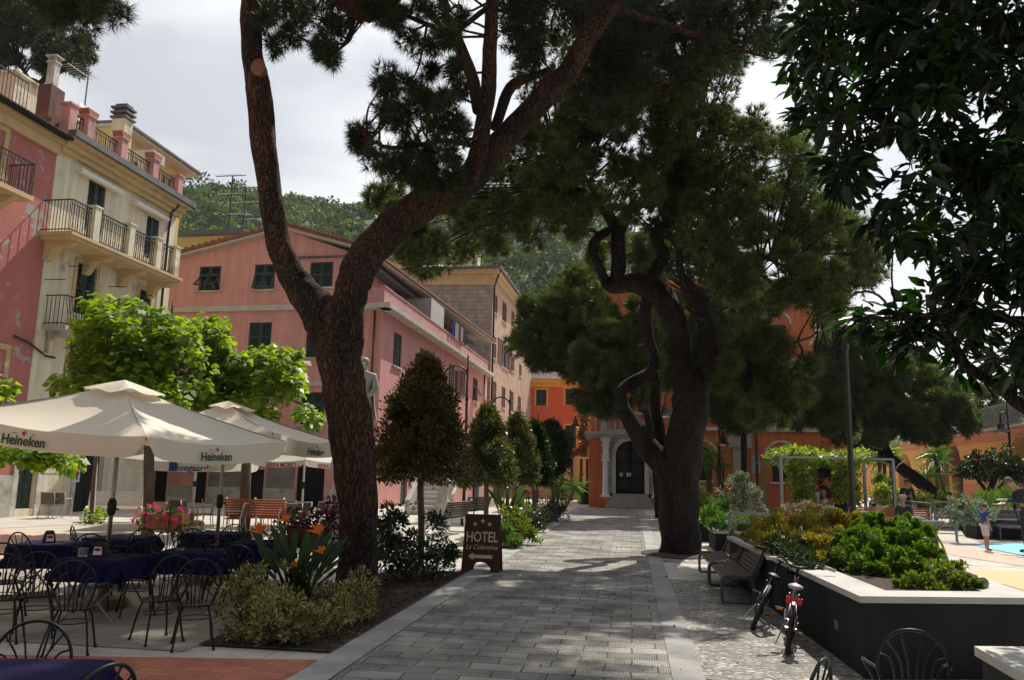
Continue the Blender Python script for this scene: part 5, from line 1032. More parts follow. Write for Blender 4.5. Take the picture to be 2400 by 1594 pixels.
# =====================================================================
# HILLS AND FAR WOOD
# =====================================================================
M['hill']=mat('hill_ground',(.05,.07,.025),.95,.3,.05)
M['wood']=leafmat('hill_foliage',(.018,.034,.010),(.15,.21,.035),.2,.7,tint=True,pos=(0,1.1))
def hillz(x,Y):
    s=max(0,min(1,(Y-105)/195)); w=6*math.sin(x*.021)+4*math.sin(x*.05+1); base=-4+(104+w*.6)*s*s*(3-2*s)
    fall=1-max(0,min(1,(x-25)/80)); base=base*fall+(1-fall)*6
    g=max(0,min(1,(Y-400)/270)); base+=g*g*(3-2*g)*max(0,min(122,88+(-x-210)*.5))
    return base
mb=MB(); NX,NY=60,40; XS=[-760+1400*i/NX for i in range(NX+1)]; YS=[100+800*(j/NY)**1.3 for j in range(NY+1)]
for Y in YS:
    for x in XS: mb.v.append((x,Y,hillz(x,Y)))
for j in range(NY):
    for i in range(NX): a=j*(NX+1)+i; mb.f.append((a,a+1,a+NX+2,a+NX+1)); mb.mi.append(0)
o=mb.build('hill',M['hill'],smooth=True); o['kind']='structure'
r=random.Random(77); lv=LV(77); Cc=[];Rc=[];T=[]
def wood(n,xr,Yr,rs,per,LW):
    k=0
    while k<n:
        Y=r.uniform(*Yr); x=r.uniform(*xr)*Y/300
        z=hillz(x,Y)
        if z<2: k+=1; continue
        k+=1; R=r.uniform(*rs)*(1.5 if r.random()<.12 else 1); tt=r.random()**1.5
        tt=min(.85,max(0,tt*.8+.15*math.sin(x*.03)*math.sin(Y*.05)))
        c=(x,Y,z+R*.6); m_=per
        d=lv.unit(m_); d[:,2]=np.abs(d[:,2])*1.0; d[:,1]=-np.abs(d[:,1])*.9+.1
        q=.75+.3*lv.r.random((m_,1)); P=np.array(c)+d*R*q*np.array([1,1,1.15]); D=lv.unit(m_)*.8+d*.4+np.array([0,0,.2]); n0=lv.n
        lv.leaves(P,D,LW,LW*.8,.25,0,.3,.5); T.append(np.full(lv.n-n0,tt))
wood(2300,(-230,130),(118,330),(2.2,4.6),110,1.0)
wood(420,(-260,60),(330,430),(2.5,5),70,1.6)
wood(1300,(-230,-60),(430,760),(4,8),60,2.8)
o=lv.build('hillside_wood',M['wood'],tint=np.concatenate(T)); tag(o,'dense green mixed wood covering the hillside and the hazy ridge behind','woodland',kind='stuff')
# =====================================================================
# PLANTERS, PLANTS
# =====================================================================
M['planter']=mat('anthracite_cladding',(.018,.020,.022),.8,.3,1.5,.15,25,spec=.25,streak=.3)
M['cap']=mat('pale_cap_stone',(.47,.455,.42),.75,.12,2,.15,30,col2=(.36,.34,.31),c2pos=(.52,.7))
def planter(nm,lab,outer,h,cap=.33,ct=.055,grp=None,solid=False):
    """outer: ground-plan corners; wall h high with a stone cap ring and soil inside"""
    P=[Vector((p[0],p[1],0)) for p in outer]; n=len(P)
    if sum(P[i].x*P[(i+1)%n].y-P[(i+1)%n].x*P[i].y for i in range(n))<0: P.reverse()
    c=sum(P,Vector())/n; t=thing(nm,lab,'planter',c,group=grp)
    def inset(d):
        o=[]
        for i in range(n):
            a=(P[i]-P[i-1]).normalized(); b=(P[(i+1)%n]-P[i]).normalized(); na=Vector((-a.y,a.x,0)); nb=Vector((-b.y,b.x,0)); bi=(na+nb); bi/=max(.3,bi.dot(na)); o.append(P[i]+bi*d)
        return o
    W0=inset(.03); Z=Vector((0,0,1)); m=MB()
    m.prism([p.copy() for p in W0],(0,0,h-ct)); m.build('wall',M['planter'],t,W=True)
    if solid: m=MB(); m.prism([p+Z*(h-ct+.002) for p in P],(0,0,ct)); m.build('cap',M['cap'],t,W=True); return t
    I=inset(cap); m=MB()
    for i in range(n):
        j=(i+1)%n; a,b,c_,d=P[i]+Z*(h-ct+.002),P[j]+Z*(h-ct+.002),I[j]+Z*(h-ct+.002),I[i]+Z*(h-ct+.002); m.prism([a,b,c_,d],(0,0,ct))
    m.build('cap',M['cap'],t,W=True)
    m=MB(); m.prism([p+Z*(h-ct+.001) for p in inset(cap-.01)],(0,0,.02)); m.build('soil',M['soil'],t,W=True)
    return t
zc=.68
planter('stone_planter','large dark clad planter with a broad pale stone rim beside the bicycles',[G(2015,1398,zc),G(1703,1256,zc),G(2090,1290,zc),G(2240,1328,zc),G(2432,1402,zc)],zc,.36)
pl=bpy.data.objects['stone_planter']
a_,b_=G(2015,1398,zc),G(1703,1256,zc); c_=G(2432,1402,zc)
for (p,q,k) in ((a_,b_,5),(a_,c_,3)):
    d=(q-p); d.z=0; L0=d.length; d.normalize(); nn=Vector((-d.y,d.x,0)); 
    if nn.dot(Vector((p.x,p.y,0)))>0: nn=-nn
    for i in range(k):
        t0=L0*(i+(.0 if i else .015))/k; o=Vector((p.x,p.y,0))+d*t0-nn*.03; m=MB(); m.prism([o+nn*.0015,o+d*.008+nn*.0015,o+d*.008+nn*.0015+Vector((0,0,.62)),o+nn*.0015+Vector((0,0,.62))],nn*.001); m.build('panel_joint',M['dark'],pl,W=True)
    if k==5: o=Vector((p.x,p.y,0))+d*.75-nn*.03; m=MB(); m.prism([o+Vector((0,0,.27)),o+d*.09+Vector((0,0,.27)),o+d*.09+Vector((0,0,.35)),o+Vector((0,0,.35))],nn*.012); m.build('socket_cover',M['metal_grey'],pl,W=True)
planter('stone_planter','pale topped low wall block cut by the bottom right corner of the photo',[G(2283,1515,zc),G(2800,1520,zc),G(2800,1850,zc),G(2420,1592,zc)],zc,solid=True)
q=G(1674,1294); e=U(0,1)-U(0,0); d_=U(1,0)-U(0,0)
planter('stone_planter','small dark planter box nearest the big pine trunk, filled with low conifer',[q,q+e*1.5,q+e*1.5+d_*1.6,q+d_*1.6],.46,.12,grp='planter boxes behind the big pine')
q=G(1646,1283); planter('stone_planter','taller dark planter box behind, holding the silvery shrub',[q+d_*1.65,q+d_*1.65+e*1.9,q+d_*3.9+e*1.9,q+d_*3.9-e*.0],.55,.12,grp='planter boxes behind the big pine')
q=G(1840,1243); planter('stone_planter','long planter of red flowers and grey leaves in front of the newspaper reader',[G(1838,1243),G(1975,1243),G(1985,1215),G(1850,1215)],.62,.1)
planter('stone_planter','black planter with curved end behind the little boy',[G(2262,1258),G(2290,1264),G(2420,1266),G(2600,1262),G(2600,1225),G(2260,1222),G(2246,1235)],.62,.15)
planter('stone_planter','far planter under the yellow green bushes by the pergola',[G(2040,1209),G(2110,1209),G(2108,1192),G(2035,1192)],.62,.12)
planter('stone_planter','far planter with lime green sedum behind the pine trunk',[G(1640,1208),G(1700,1208),G(1700,1196),G(1640,1196)],.75,.12)

M['euonymus']=leafmat('variegated_leaves',(.07,.09,.02),(.50,.45,.19),.25,.5,tcol=(1.2,1.2,.5))
M['box']=leafmat('box_leaves',(.035,.085,.010),(.17,.27,.035),.35,.4,tcol=(1.8,2,.4))
M['gold']=leafmat('golden_leaves',(.15,.17,.02),(.50,.42,.05),.3,.5,tcol=(1.5,1.3,.3))
M['cypress']=leafmat('cypress_green',(.015,.035,.014),(.04,.075,.025),.2,.6)
M['silver']=leafmat('silver_leaves',(.16,.19,.13),(.36,.40,.30),.25,.5,tcol=(1,1.1,.7))
M['grassy']=leafmat('grassy_green',(.05,.11,.02),(.13,.22,.05),.35,.5)
M['limey']=leafmat('lime_leaves',(.28,.33,.07),(.46,.50,.14),.35,.5,tcol=(1.2,1.3,.4))
M['strel']=leafmat('strelitzia_leaves',(.03,.055,.03),(.055,.085,.045),.3,.4,tcol=(1.8,2.4,.5))
M['yucca']=leafmat('yucca_leaves',(.05,.12,.02),(.14,.26,.05),.4,.4,tcol=(1.6,1.9,.4))
M['bougie']=leafmat('magenta_petals',(.26,.015,.11),(.42,.04,.20),.45,.6,tcol=(1.6,1,1.4))
M['petunia']=leafmat('pink_petals',(.60,.03,.14),(.78,.14,.30),.35,.6,tcol=(1.3,1,1.2))
M['orange_petal']=leafmat('orange_petals',(.75,.14,.015),(.85,.22,.02),.35,.5,tcol=(1.3,1.2,1))
M['dark_shrub']=leafmat('dark_shrub_leaves',(.02,.035,.018),(.055,.08,.035),.2,.3,spec=.6)
M['redleaf']=leafmat('mixed_leaves',(.07,.14,.02),(.22,.27,.04),.4,.35,tcol=(1.5,1.6,.4),c3=(.30,.10,.03))
def bush(nm,lab,cat,cl,mt,L_,W_,per,seed,up=.3,vert=0,grp=None,fold=.3,stem=True,fl=None,base=None,sub=None):
    """cl: (px,py,Y,rpx) balls; optional fl=(mat,size,count,part name)"""
    C=np.array([tuple(A(x,y,Y)) for x,y,Y,r in cl]); Rr=np.array([r*Y/FPX for x,y,Y,r in cl]); b=Vector(C.mean(0)); b.z=0
    if base is not None: b=Vector(base)
    t=thing(nm,lab,cat,b,group=grp); m=MB(); rr=random.Random(seed)
    zb=min(C[i][2]-Rr[i] for i in range(len(C)))
    for i,c in enumerate(C):
        for k in range(4): m.tube(catmull([(b.x+rr.uniform(-.12,.12)+(c[0]-b.x)*.6,b.y+(c[1]-b.y)*.6,zb),((b.x+c[0])/2,(b.y+c[1])/2,(zb+c[2])/2),(c[0]+rr.uniform(-.6,.6)*Rr[i],c[1]+rr.uniform(-.6,.6)*Rr[i],c[2]+Rr[i]*rr.uniform(0,.6))],2),.008,4,cap=False)
    m.build('stem',M['bark_thin'],t,W=True)
    rg=np.random.default_rng(seed); k=11; C2=np.repeat(C,k,0)+rg.normal(size=(len(C)*k,3))*np.repeat(Rr,k)[:,None]*np.array([.5,.5,.46]); C2=np.concatenate([C,C2]); R2=np.concatenate([Rr*.6,np.repeat(Rr,k)*rg.uniform(.2,.4,len(C)*k)])
    lv=LV(seed); P,D=lv.clump(C2,R2,max(6,per//k),.4); P[:,2]=np.maximum(P[:,2],zb+.01); D=D+np.array([0,0,up])+lv.unit(len(P))*.4; lv.leaves(P,D,L_,W_,fold,0,.3); lv.build('foliage',mt,t)
    if fl:
        lv=LV(seed+5); n=fl[2]//len(C2)+1; P,D=lv.clump(C2,R2*1.1,n,.25); P=np.repeat(P,5,0); D=np.repeat(D,5,0)*.4+lv.unit(len(P)); lv.leaves(P,D,fl[1],fl[1]*.9,.1,0,.3); lv.build(fl[3],fl[0],t)
    return t
gE='variegated shrubs in the front bed'
bush('variegated_shrub','cream edged shrub at the left front corner of the bed','shrub',[(555,1400,8.6,40),(560,1440,8.3,42),(600,1385,8.7,42),(585,1350,8.9,30)],M['euonymus'],.055,.02,420,201,.5,grp=gE)
bush('variegated_shrub','cream edged shrub, lowest one bulging over the front soil','shrub',[(640,1430,8.0,45),(665,1400,8.3,45),(610,1470,7.8,32),(650,1475,7.8,34)],M['euonymus'],.055,.02,420,202,.5,grp=gE)
bush('variegated_shrub','cream edged shrub in the middle of the bed front','shrub',[(700,1465,7.9,36),(735,1455,7.9,32),(690,1440,8.1,30),(712,1490,7.8,20)],M['euonymus'],.055,.02,420,203,.5,grp=gE)
bush('variegated_shrub','cream edged shrub growing against the foot of the forked pine','shrub',[(800,1420,8.6,42),(790,1460,8.3,36),(850,1385,9.3,42),(845,1420,9.0,38),(770,1390,9.3,28)],M['euonymus'],.055,.02,420,204,.5,grp=gE)
bush('variegated_shrub','tiny cream edged sprig at the very front of the bed','shrub',[(545,1478,7.9,16),(570,1484,7.8,14)],M['euonymus'],.05,.02,120,205,.5,grp=gE)
def strelitzia(lab,base,h,n,flowers,seed,spread=.5,cat='plant',grp=None):
    t=thing('strelitzia',lab,cat,base,group=grp); r=random.Random(seed); V=[]; 
    st=MB(); lf=MB()
    for k in range(n):
        a=r.uniform(0,2*math.pi); s=spread*r.random()**.6; hh=h*r.uniform(.6,1.0); b=Vector((r.uniform(-.12,.12),r.uniform(-.12,.12),0))
        tip=b+Vector((math.cos(a)*s,math.sin(a)*s,hh)); mid=b+Vector((math.cos(a)*s*.3,math.sin(a)*s*.3,hh*.55)); sp=catmull([b,mid,tip],4)
        cut=6; st.tube(sp[:cut],[.014]*cut,5,cap=False); d=(tip-mid).normalized(); side=d.cross(Vector((math.cos(a+1.2),math.sin(a+1.2),.3))).normalized(); nn=side.cross(d)
        Lf=hh*.45; o=Vector(sp[cut-1]); w=.036*hh/.9; vs=[]
        for i in range(7):
            u=i/6; c=o+d*Lf*u+nn*(-.10*u*u*Lf); ww=w*math.sin(math.pi*min(1,u*.93+.05))**.7; vs+= [c-side*ww+nn*ww*.35,c,c+side*ww+nn*ww*.35]
        lf.add(vs,[q for i in range(6) for q in ((3*i,3*i+1,3*i+4,3*i+3),(3*i+1,3*i+2,3*i+5,3*i+4))])
    st.build('stalk',M['strel'],t,smooth=True); lf.build('leaves',M['strel'],t,smooth=True)
    for i,(p,sc) in enumerate(flowers):
        p=Vector(p)-Vector(base); m=MB(); m.tube(catmull([(p.x*.4,p.y*.4,0),(p.x*.8,p.y*.8,p.z*.6),p],4),.010,5); m.build('flower_stem',M['strel'],t)
        m=MB()
        for k in range(6):
            a=-.7+k*.32; dx=math.sin(a); q=p+Vector((dx*.13*sc,r.uniform(-.04,.04),.16*sc*math.cos(a*.8))); s2=Vector((math.cos(a),0,-math.sin(a)))*.02*sc; mm=(p+q)/2
            m.add([p,mm+s2+Vector((0,.01,0)),q,mm-s2],[(0,1,2,3)])
        m.add([p+Vector((-.02,0,0)),p+Vector((-.2*sc,0,.045*sc)),p+Vector((.02,0,.03)),p+Vector((.03,0,-.02))],[(0,1,2,3)])
        m.build('flower',M['orange_petal'],t)
    return t
bs=G(690,1440); strelitzia('bird of paradise clump with orange flowers in the front bed, nearest the tables',bs,.95,54,[(A(745,1250,9.0),.75),(A(752,1295,8.8),.5),(A(608,1250,9.2),.85),(A(668,1222,9.4),.6),(A(690,1325,9.0),.35)],301,.55,grp='bird of paradise plants')
bs=G(1185,1262); strelitzia('sunlit bird of paradise clump right behind the hotel sign',bs,1.3,30,[(A(1178,1190,bs.y),.9)],302,.7,grp='bird of paradise plants')
gD='dark shrubs under the cone trees'
bush('dark_shrub','glossy dark shrub around the foot of the nearest cone tree','shrub',[(930,1280,12.6,40),(980,1270,12.8,46),(1030,1280,13,44),(900,1310,12,36),(960,1320,12.2,40),(1020,1320,12.6,36),(1060,1300,13,26),(905,1265,12.5,30)],M['dark_shrub'],.075,.032,420,211,.4,grp=gD)
bush('dark_shrub','thin dark sprig rising beside the forked pine trunk','shrub',[(915,1200,12.4,24),(930,1215,12.5,20),(900,1230,12.2,18)],M['dark_shrub'],.09,.035,160,212,.2,base=G(915,1350),grp=gD)
bush('dark_shrub','dark leafy sprig just left of the first cone tree trunk','shrub',[(1010,1212,13.3,22),(1030,1225,13.3,16)],M['dark_shrub'],.09,.035,120,213,.2,base=G(1005,1345),grp=gD)
bush('dark_shrub','deep green shrub mass along the kerb before the yuccas','shrub',[(1235,1215,23,28),(1265,1205,26,26),(1295,1200,28,24),(1250,1232,23,22),(1215,1225,22,22),(1310,1190,29,20)],M['dark_shrub'],.09,.04,500,214,.3,grp=gD)
bush('low_shrub','bright feathery plant at the kerb next to the hotel sign','plant',[(1195,1262,18.3,20),(1205,1275,18,14),(1185,1245,18.5,16)],M['grassy'],.11,.02,420,215,.8,base=G(1195,1285))
bush('dark_shrub','yellowish green shrub behind the hotel sign top','shrub',[(1225,1235,19,26),(1200,1215,19.5,26),(1245,1248,19,20)],M['redleaf'],.09,.035,360,216,.4,base=G(1215,1275),grp=gD)
# conifers, box etc. in the large planter
bp=G(2100,1330,.68)
bush('golden_shrub','yellow tipped shrub at the far left of the big planter','shrub',[(1790,1240,11.2,30),(1830,1250,11,32),(1860,1235,11.2,28),(1820,1222,11.6,24),(1770,1252,11.4,20),(1880,1265,10.6,28),(1795,1268,10.8,26)],M['gold'],.045,.016,1000,221,.7)
bush('golden_shrub','golden shrub with upright tips beside the bright box bushes','shrub',[(1920,1235,11,28),(1900,1212,11.4,22),(1955,1255,10.4,30),(1925,1275,10.0,30),(1975,1225,11,20),(2010,1215,11,14),(2055,1225,11,14),(1950,1215,11,14),(1930,1310,9.6,26)],M['gold'],.045,.016,900,222,.8)
bush('juniper','dark green conifer filling the middle of the big planter','shrub',[(1850,1290,10,34),(1890,1310,9.6,34),(1900,1280,10.2,30),(1820,1275,10.6,26),(1870,1330,9.4,22),(1960,1330,9.2,34),(1910,1345,9.0,22)],M['cypress'],.06,.02,520,223,.4)
bush('box_bush','bright green box bush in front of the pram','shrub',[(2020,1270,9.6,42),(2060,1290,9.2,44),(2000,1310,9.2,36),(2060,1345,8.8,36),(2010,1350,9.0,34),(2090,1270,9.4,38),(1985,1260,9.9,26),(2040,1240,9.9,26),(2050,1226,9.8,22),(2010,1234,9.9,20),(2085,1236,9.7,22),(2070,1262,9.5,30),(2025,1255,9.7,28)],M['box'],.026,.016,3000,224,.6)
bush('box_bush','bright green box bush at the right end, cut square','shrub',[(2130,1275,9.3,40),(2165,1290,9.0,38),(2120,1330,8.8,40),(2160,1340,8.7,34),(2185,1310,8.9,24),(2150,1250,9.5,26),(2110,1240,9.7,20),(2140,1236,9.6,22),(2168,1252,9.3,20),(2115,1228,9.8,18),(2145,1270,9.2,30)],M['box'],.026,.016,3000,225,.6)
bush('low_shrub','small loose shrub with yellow green and reddish leaves in the planter corner','shrub',[(2140,1370,7.9,22),(2180,1365,7.9,26),(2220,1350,8,28),(2250,1368,7.8,24),(2200,1385,7.7,16),(2290,1372,7.7,10),(2110,1378,7.9,12),(2240,1330,8.3,14)],M['redleaf'],.05,.026,260,226,.6)
bush('low_conifer','low spreading conifer over the front planter box','shrub',[(1690,1228,18.4,20),(1715,1225,18.4,22),(1740,1228,18.4,20),(1755,1222,18.6,16),(1672,1232,18.4,12)],M['grassy'],.09,.02,420,231,.3)
bush('grassy_shrub','feathery green shrub left of the silvery one','shrub',[(1670,1205,20,24),(1655,1218,20,14),(1690,1195,20.5,22)],M['grassy'],.14,.02,500,232,1.0)
bush('silver_shrub','tall silvery leaved shrub in the planter box behind the big pine','shrub',[(1745,1170,20.5,34),(1720,1165,20.5,28),(1775,1180,20.5,26),(1740,1140,20.5,26),(1745,1195,20.3,30),(1705,1185,20.5,20),(1738,1118,20.5,12),(1790,1200,20.3,14)],M['silver'],.07,.028,620,233,.5)
bush('lime_plant','round lime green sedum cushion beside the big pine trunk','plant',[(1640,1160,33,16),(1652,1163,33,14),(1632,1166,33,12)],M['limey'],.12,.08,260,234,.4)
bush('flowering_plants','red and grey leaved flower bed in front of the newspaper reader','plant',[(1870,1190,23.5,16),(1900,1192,23.5,14),(1925,1196,23.5,12),(1950,1196,23.5,12),(1845,1196,23.5,12)],M['silver'],.08,.04,200,235,.4,fl=(leafmat('red_petals',(.4,.02,.03),(.6,.05,.07),.3),.05,60,'flowers'))
bush('pink_flower_shrub','pale flowering bushes behind the newspaper reader','shrub',[(1905,1160,29,16),(1930,1155,29,18),(1950,1162,29,14),(1885,1150,29,14)],M['privet'],.09,.05,300,236,.4,fl=(M['petunia'],.05,60,'flowers'))
bush('yellow_green_bush','yellow green bush under the palms right of the pergola','shrub',[(2075,1150,36,22),(2100,1160,36,20),(2055,1165,36,18),(2120,1165,36,16),(2070,1175,36,18)],M['limey'],.13,.09,420,237,.4)
bush('dark_bush','pointed green conifer above the yellow green bush','shrub',[(2065,1135,37,20),(2060,1118,37,14),(2085,1130,37,14)],M['grassy'],.12,.04,420,238,.7)
bush('yellow_green_bush','yellow green bush at the foot of the leaning pine','shrub',[(2170,1180,30,18),(2155,1175,30,14),(2185,1185,30,12),(2215,1170,30,10)],M['limey'],.12,.08,360,239,.4)
bush('cream_bush','cream leaved bush in the curved planter behind the boy','shrub',[(2230,1195,23,24),(2260,1190,23,26),(2290,1195,23,24),(2245,1212,22.5,18),(2280,1212,22.5,20),(2310,1205,23,16)],M['silver'],.09,.04,520,240,.4,fl=(M['limey'],.05,80,'new_growth'))
bush('grass_clump','tall bright grass tuft behind the boy','plant',[(2330,1180,24,24),(2355,1170,24.5,24),(2300,1180,24,18),(2380,1175,24,20)],M['grassy'],.24,.018,420,241,1.5)
bush('round_topped_shrub','wide umbrella shaped evergreen tree dotted with pale blossom on the right','tree',[(2265,1095,27,26),(2290,1080,27,28),(2320,1075,27,28),(2350,1078,27,28),(2380,1092,27,28),(2300,1108,27,28),(2335,1108,27,28),(2365,1112,27,24),(2260,1110,27,18),(2395,1110,27,20)],M['dark_leaf'],.08,.05,620,242,.3,base=G(2330,1240),fl=(M['limey'],.05,150,'blossom'))
t=bpy.data.objects['round_topped_shrub']; m=MB(); m.tube(catmull([A(2312,1215,27),A(2318,1160,27),A(2335,1110,27)],4),.10,8); m.tube(catmull([A(2318,1160,27),A(2300,1135,27),A(2280,1110,27)],4),.06,8); m.tube(catmull([A(2318,1165,27),A(2345,1140,27),A(2370,1110,27)],4),.06,8); m.build('trunk',M['bark_dark'],t,W=True,smooth=True)
bush('dark_tree','dark rounded tree inside the pergola view','tree',[(1925,1090,40,26),(1905,1100,40,22),(1945,1105,40,20),(1925,1110,40,22)],M['dark_leaf'],.14,.09,420,243,.3,base=G(1920,1168))
bush('vine_wall','climber growing on the corner of the vermilion house','plant',[(1370,990,60,16),(1365,1015,60,14),(1372,1040,60,14),(1368,1062,60,12)],M['photinia'],.2,.12,300,244,.2,base=A(1370,1165,60).xy.to_3d())
bush('young_ivy','small weed tuft at the white bench','plant',[(235,1222,21.5,10)],M['linden'],.07,.05,60,245,.4) if 0 else None
# yuccas
def yucca(lab,base,heads,seed,grp='spiky yuccas',nm='yucca',L_=.75,W_=.05,n=70,tr=.05):
    t=thing(nm,lab,'plant',base,group=grp); m=MB(); lv=LV(seed)
    for h in heads:
        h=Vector(h); b=Vector(base); m.tube(catmull([b,(b+h)/2+Vector((.05,.05,-.1)),h],5),tr,8,wob=.08)
        D=lv.unit(n); D[:,2]=D[:,2]*.8+.25; D/=np.linalg.norm(D,axis=1,keepdims=True); lv.leaves(np.repeat([tuple(h)],n,0),D,L_,W_,.3,.25,.5)
    m.build('trunk',M['bark_thin'],t,W=True,smooth=True); lv.build('leaves',M['yucca'],t); return t
yb=G(1305,1214); yucca('bright yucca leaning over the path edge at the end of the beds',yb,[A(1348,1138,yb.y)],401,L_=.62,n=80)
yb=G(1290,1218); yucca('taller yucca behind the leaning one',yb,[A(1302,1118,yb.y+.5),A(1310,1150,yb.y)],402,L_=.7,n=80)
for k,(x,yb_,hs) in enumerate(((2195,1175,[(2195,1075)]),(2175,1178,[(2170,1112)]),(2225,1180,[(2190,1062),(2205,1150)]),(2085,1160,[(2088,1065)]),(2055,1160,[(2062,1072)]),(2070,1162,[(2072,1058)]))):
    yucca(('tall yucca with a sunlit head before the arcade wall','short yucca left of the sign board','thick stemmed yucca right of the sign board','slim palm like stem, rightmost of three by the pergola','slim palm like stem, leftmost of three by the pergola','slim palm like stem, middle of three by the pergola')[k],A(x,yb_,40).xy.to_3d(),[A(a,b,40) for a,b in hs],410+k,L_=.95,n=60,W_=.08,tr=.09)
for k,(x,hs) in enumerate(((1660,[(1665,1066),(1655,1090)]),(1690,[(1683,1062),(1680,1095),(1695,1085)]))):
    yucca(('dark dracaena against the town hall wall','second dracaena, next to the lamp post by the town hall')[k],A(x,1170,37.5).xy.to_3d(),[A(a,b,37.5) for a,b in hs],420+k,'dracaenas by the town hall','dracaena',.65,.045,50,.06)
# leaning araucaria-like sapling by the door
b=G(1545,1185); t=thing('leaning_sapling','thin dark tree leaning against the white doorway column','tree',b); m=MB(); m.tube([A(1537,1185,b.y),A(1520,1110,b.y),A(1512,1060,b.y)],[.07,.06,.04],8); m.build('trunk',M['bark_dark'],t,W=True); lv=LV(5); 
for k in range(6): C=np.array([tuple(A(1512+(k%2)*8,1070+k*8,b.y))]); P,D=lv.clump(C,np.array([.45]),120,.6); P[:,2]=C[0][2]+(P[:,2]-C[0][2])*.22; lv.leaves(P,D,.14,.04)
lv.build('foliage',M['dark_shrub'],t)
# hanging petunia boxes
M['wood_box']=mat('brown_box',(.10,.03,.02),.7,.2,6)
by=G(345,1372).y; t=thing('flower_box','pink petunias in a terracotta planter on a tall wire stand behind the tables','flowers',A(375,1300,13.2).xy.to_3d())
m=MB()
for a in (0,1,2,3):
    p=A((338,352,395,420)[a],1240,13.2+(a%2)*.3); m.bar((p.x,p.y,0),(p.x,p.y,1.0),.018)
p=A(330,1240,13.2); q=A(425,1240,13.2); m.bar((p.x,p.y,p.z),(q.x,q.y,p.z),.02); m.bar((p.x,p.y+.3,p.z),(q.x,q.y+.3,p.z),.02); m.build('stand',M['metal_dark'],t,W=True)
m=MB(); m.box(p.x,p.y,p.z+.01,q.x,q.y+.3,p.z+.24); m.build('box',M['terracotta'],t,W=True)
C=np.array([tuple(A(x,y_,13.3)) for x,y_ in ((335,1212),(355,1205),(375,1208),(395,1205),(415,1212),(425,1225),(345,1228),(385,1228),(410,1235))]); lv=LV(7); P,D=lv.clump(C,np.full(len(C),.13),90,.5); lv.leaves(P,D,.05,.035); lv.build('foliage',M['grassy'],t)
lv=LV(8); P,D=lv.clump(C+np.array([0,-.03,.03]),np.full(len(C),.17),9,.15); P=np.repeat(P,5,0); D=np.repeat(D,5,0)*.5+lv.unit(len(P)); lv.leaves(P,D,.045,.045,.1); lv.build('petals',M['petunia'],t)
t=thing('flower_tub','magenta flowers in a dark hanging tub in the shade beside the forked pine','flowers',A(725,1350,11.6).xy.to_3d())
C=np.array([tuple(A(x,y_,11.7)) for x,y_ in ((668,1235),(690,1215),(715,1205),(740,1215),(765,1205),(780,1190),(700,1240),(680,1255),(735,1235),(765,1230),(790,1215),(775,1250))]); lv=LV(9); P,D=lv.clump(C,np.full(len(C),.15),110,.5); lv.leaves(P,D,.05,.03); lv.build('foliage',M['dark_shrub'],t)
lv=LV(10); P,D=lv.clump(C,np.full(len(C),.18),16,.2); P=np.repeat(P,4,0); D=np.repeat(D,4,0)*.5+lv.unit(len(P)); lv.leaves(P,D,.04,.04,.1); lv.build('petals',M['bougie'],t)
m=MB(); c=A(725,1262,11.7); m.lathe([(.22,-.12),(.30,.0),(.33,.14)],c,16); m.tube([(c.x,c.y,0),(c.x,c.y,c.z-.1)],.03,6); m.lathe([(.2,0),(.2,.03)],(c.x,c.y,0),12); m.build('tub',M['wood_box'],t,W=True)

# =====================================================================
# LAMPS, SIGN, STATUE, PERGOLA, RAILS
# =====================================================================
def lamp(lab,b,h,r,arm,scale,grp='black street lamps with curved arms',rz=0,hat=True):
    t=thing('street_lamp',lab,'street lamp',b,rz,grp); m=MB(); m.lathe([(r*1.8,0),(r*1.8,.25),(r*1.3,.35),(r*1.15,.9),(r,1.1),(r*.92,h*.72),(r*1.3,h*.725),(r*1.3,h*.735),(r*.7,h*.745),(r*.6,h*.9),(r*1.0,h*.905),(r*.5,h*.92),(r*.4,h*.97),(r*.75,h*.975),(r*.2,h)],n=12); m.build('post',M['metal_dark'],t,smooth=True)
    m=MB(); z0=h*.74; R_=arm/2; top=h*.86; P=[(0,0,z0)]+[(R_-R_*math.cos(math.pi*i/10)+.0,0,top+R_*1.0*math.sin(math.pi*i/10)) for i in range(11)]+[(arm,0,top-.15)]; P[0]=(r*.6,0,z0); m.tube(P,.032*scale,8); m.build('arm',M['metal_dark'],t,smooth=True)
    m=MB(); c=(arm,0,top-.15); m.lathe([(.05,0),(.07,-.06),(.045,-.1),(.09,-.14),(.13,-.2),(.15,-.34),(.19,-.42),(.32,-.5),(.33,-.52),(.18,-.5)],c,16,cap=False); m.build('lamp_head',M['metal_dark'],t,smooth=True)
    m=MB(); m.lathe([(0,-.58),(.12,-.56),(.17,-.5)],c,14,cap=False); m.build('glass',M['white'],t,smooth=True); return t
def zat(px,py,b): return A(px,py,b.y).z
b=A(2004,1289,19); lamp('nearest tall black lamp post, standing in front of the pergola',G(2004,1289),zat(1978,632,b),.068,1.15,1.1)
b=Vector(A(1776,1170,31.5)); b.z=0; lamp('black lamp post before the town hall plaques, arm to the right',b,zat(1764,819,b),.06,1.05,1)
b=G(1085,1232); lamp('lamp post beside the largest cone tree, arm to the left',b,zat(1089,830,b),.045,.75,.9,rz=math.pi)
b=Vector(A(1190,1180,33.5)); b.z=0; lamp('lamp post between the sunlit cone trees, arm to the left',b,zat(1193,912,b),.05,.75,.9,rz=math.pi)
b=Vector(A(1258,1180,46)); b.z=0; lamp('far lamp post in front of the vermilion house',b,zat(1262,966,b),.06,.7,.9,rz=1.5)
b=Vector(A(1612,1180,30)); b.z=0; lamp('lamp hidden behind the big pine trunk, one lantern showing left of it',b,zat(1612,890,b),.06,.8,.9,rz=math.pi)
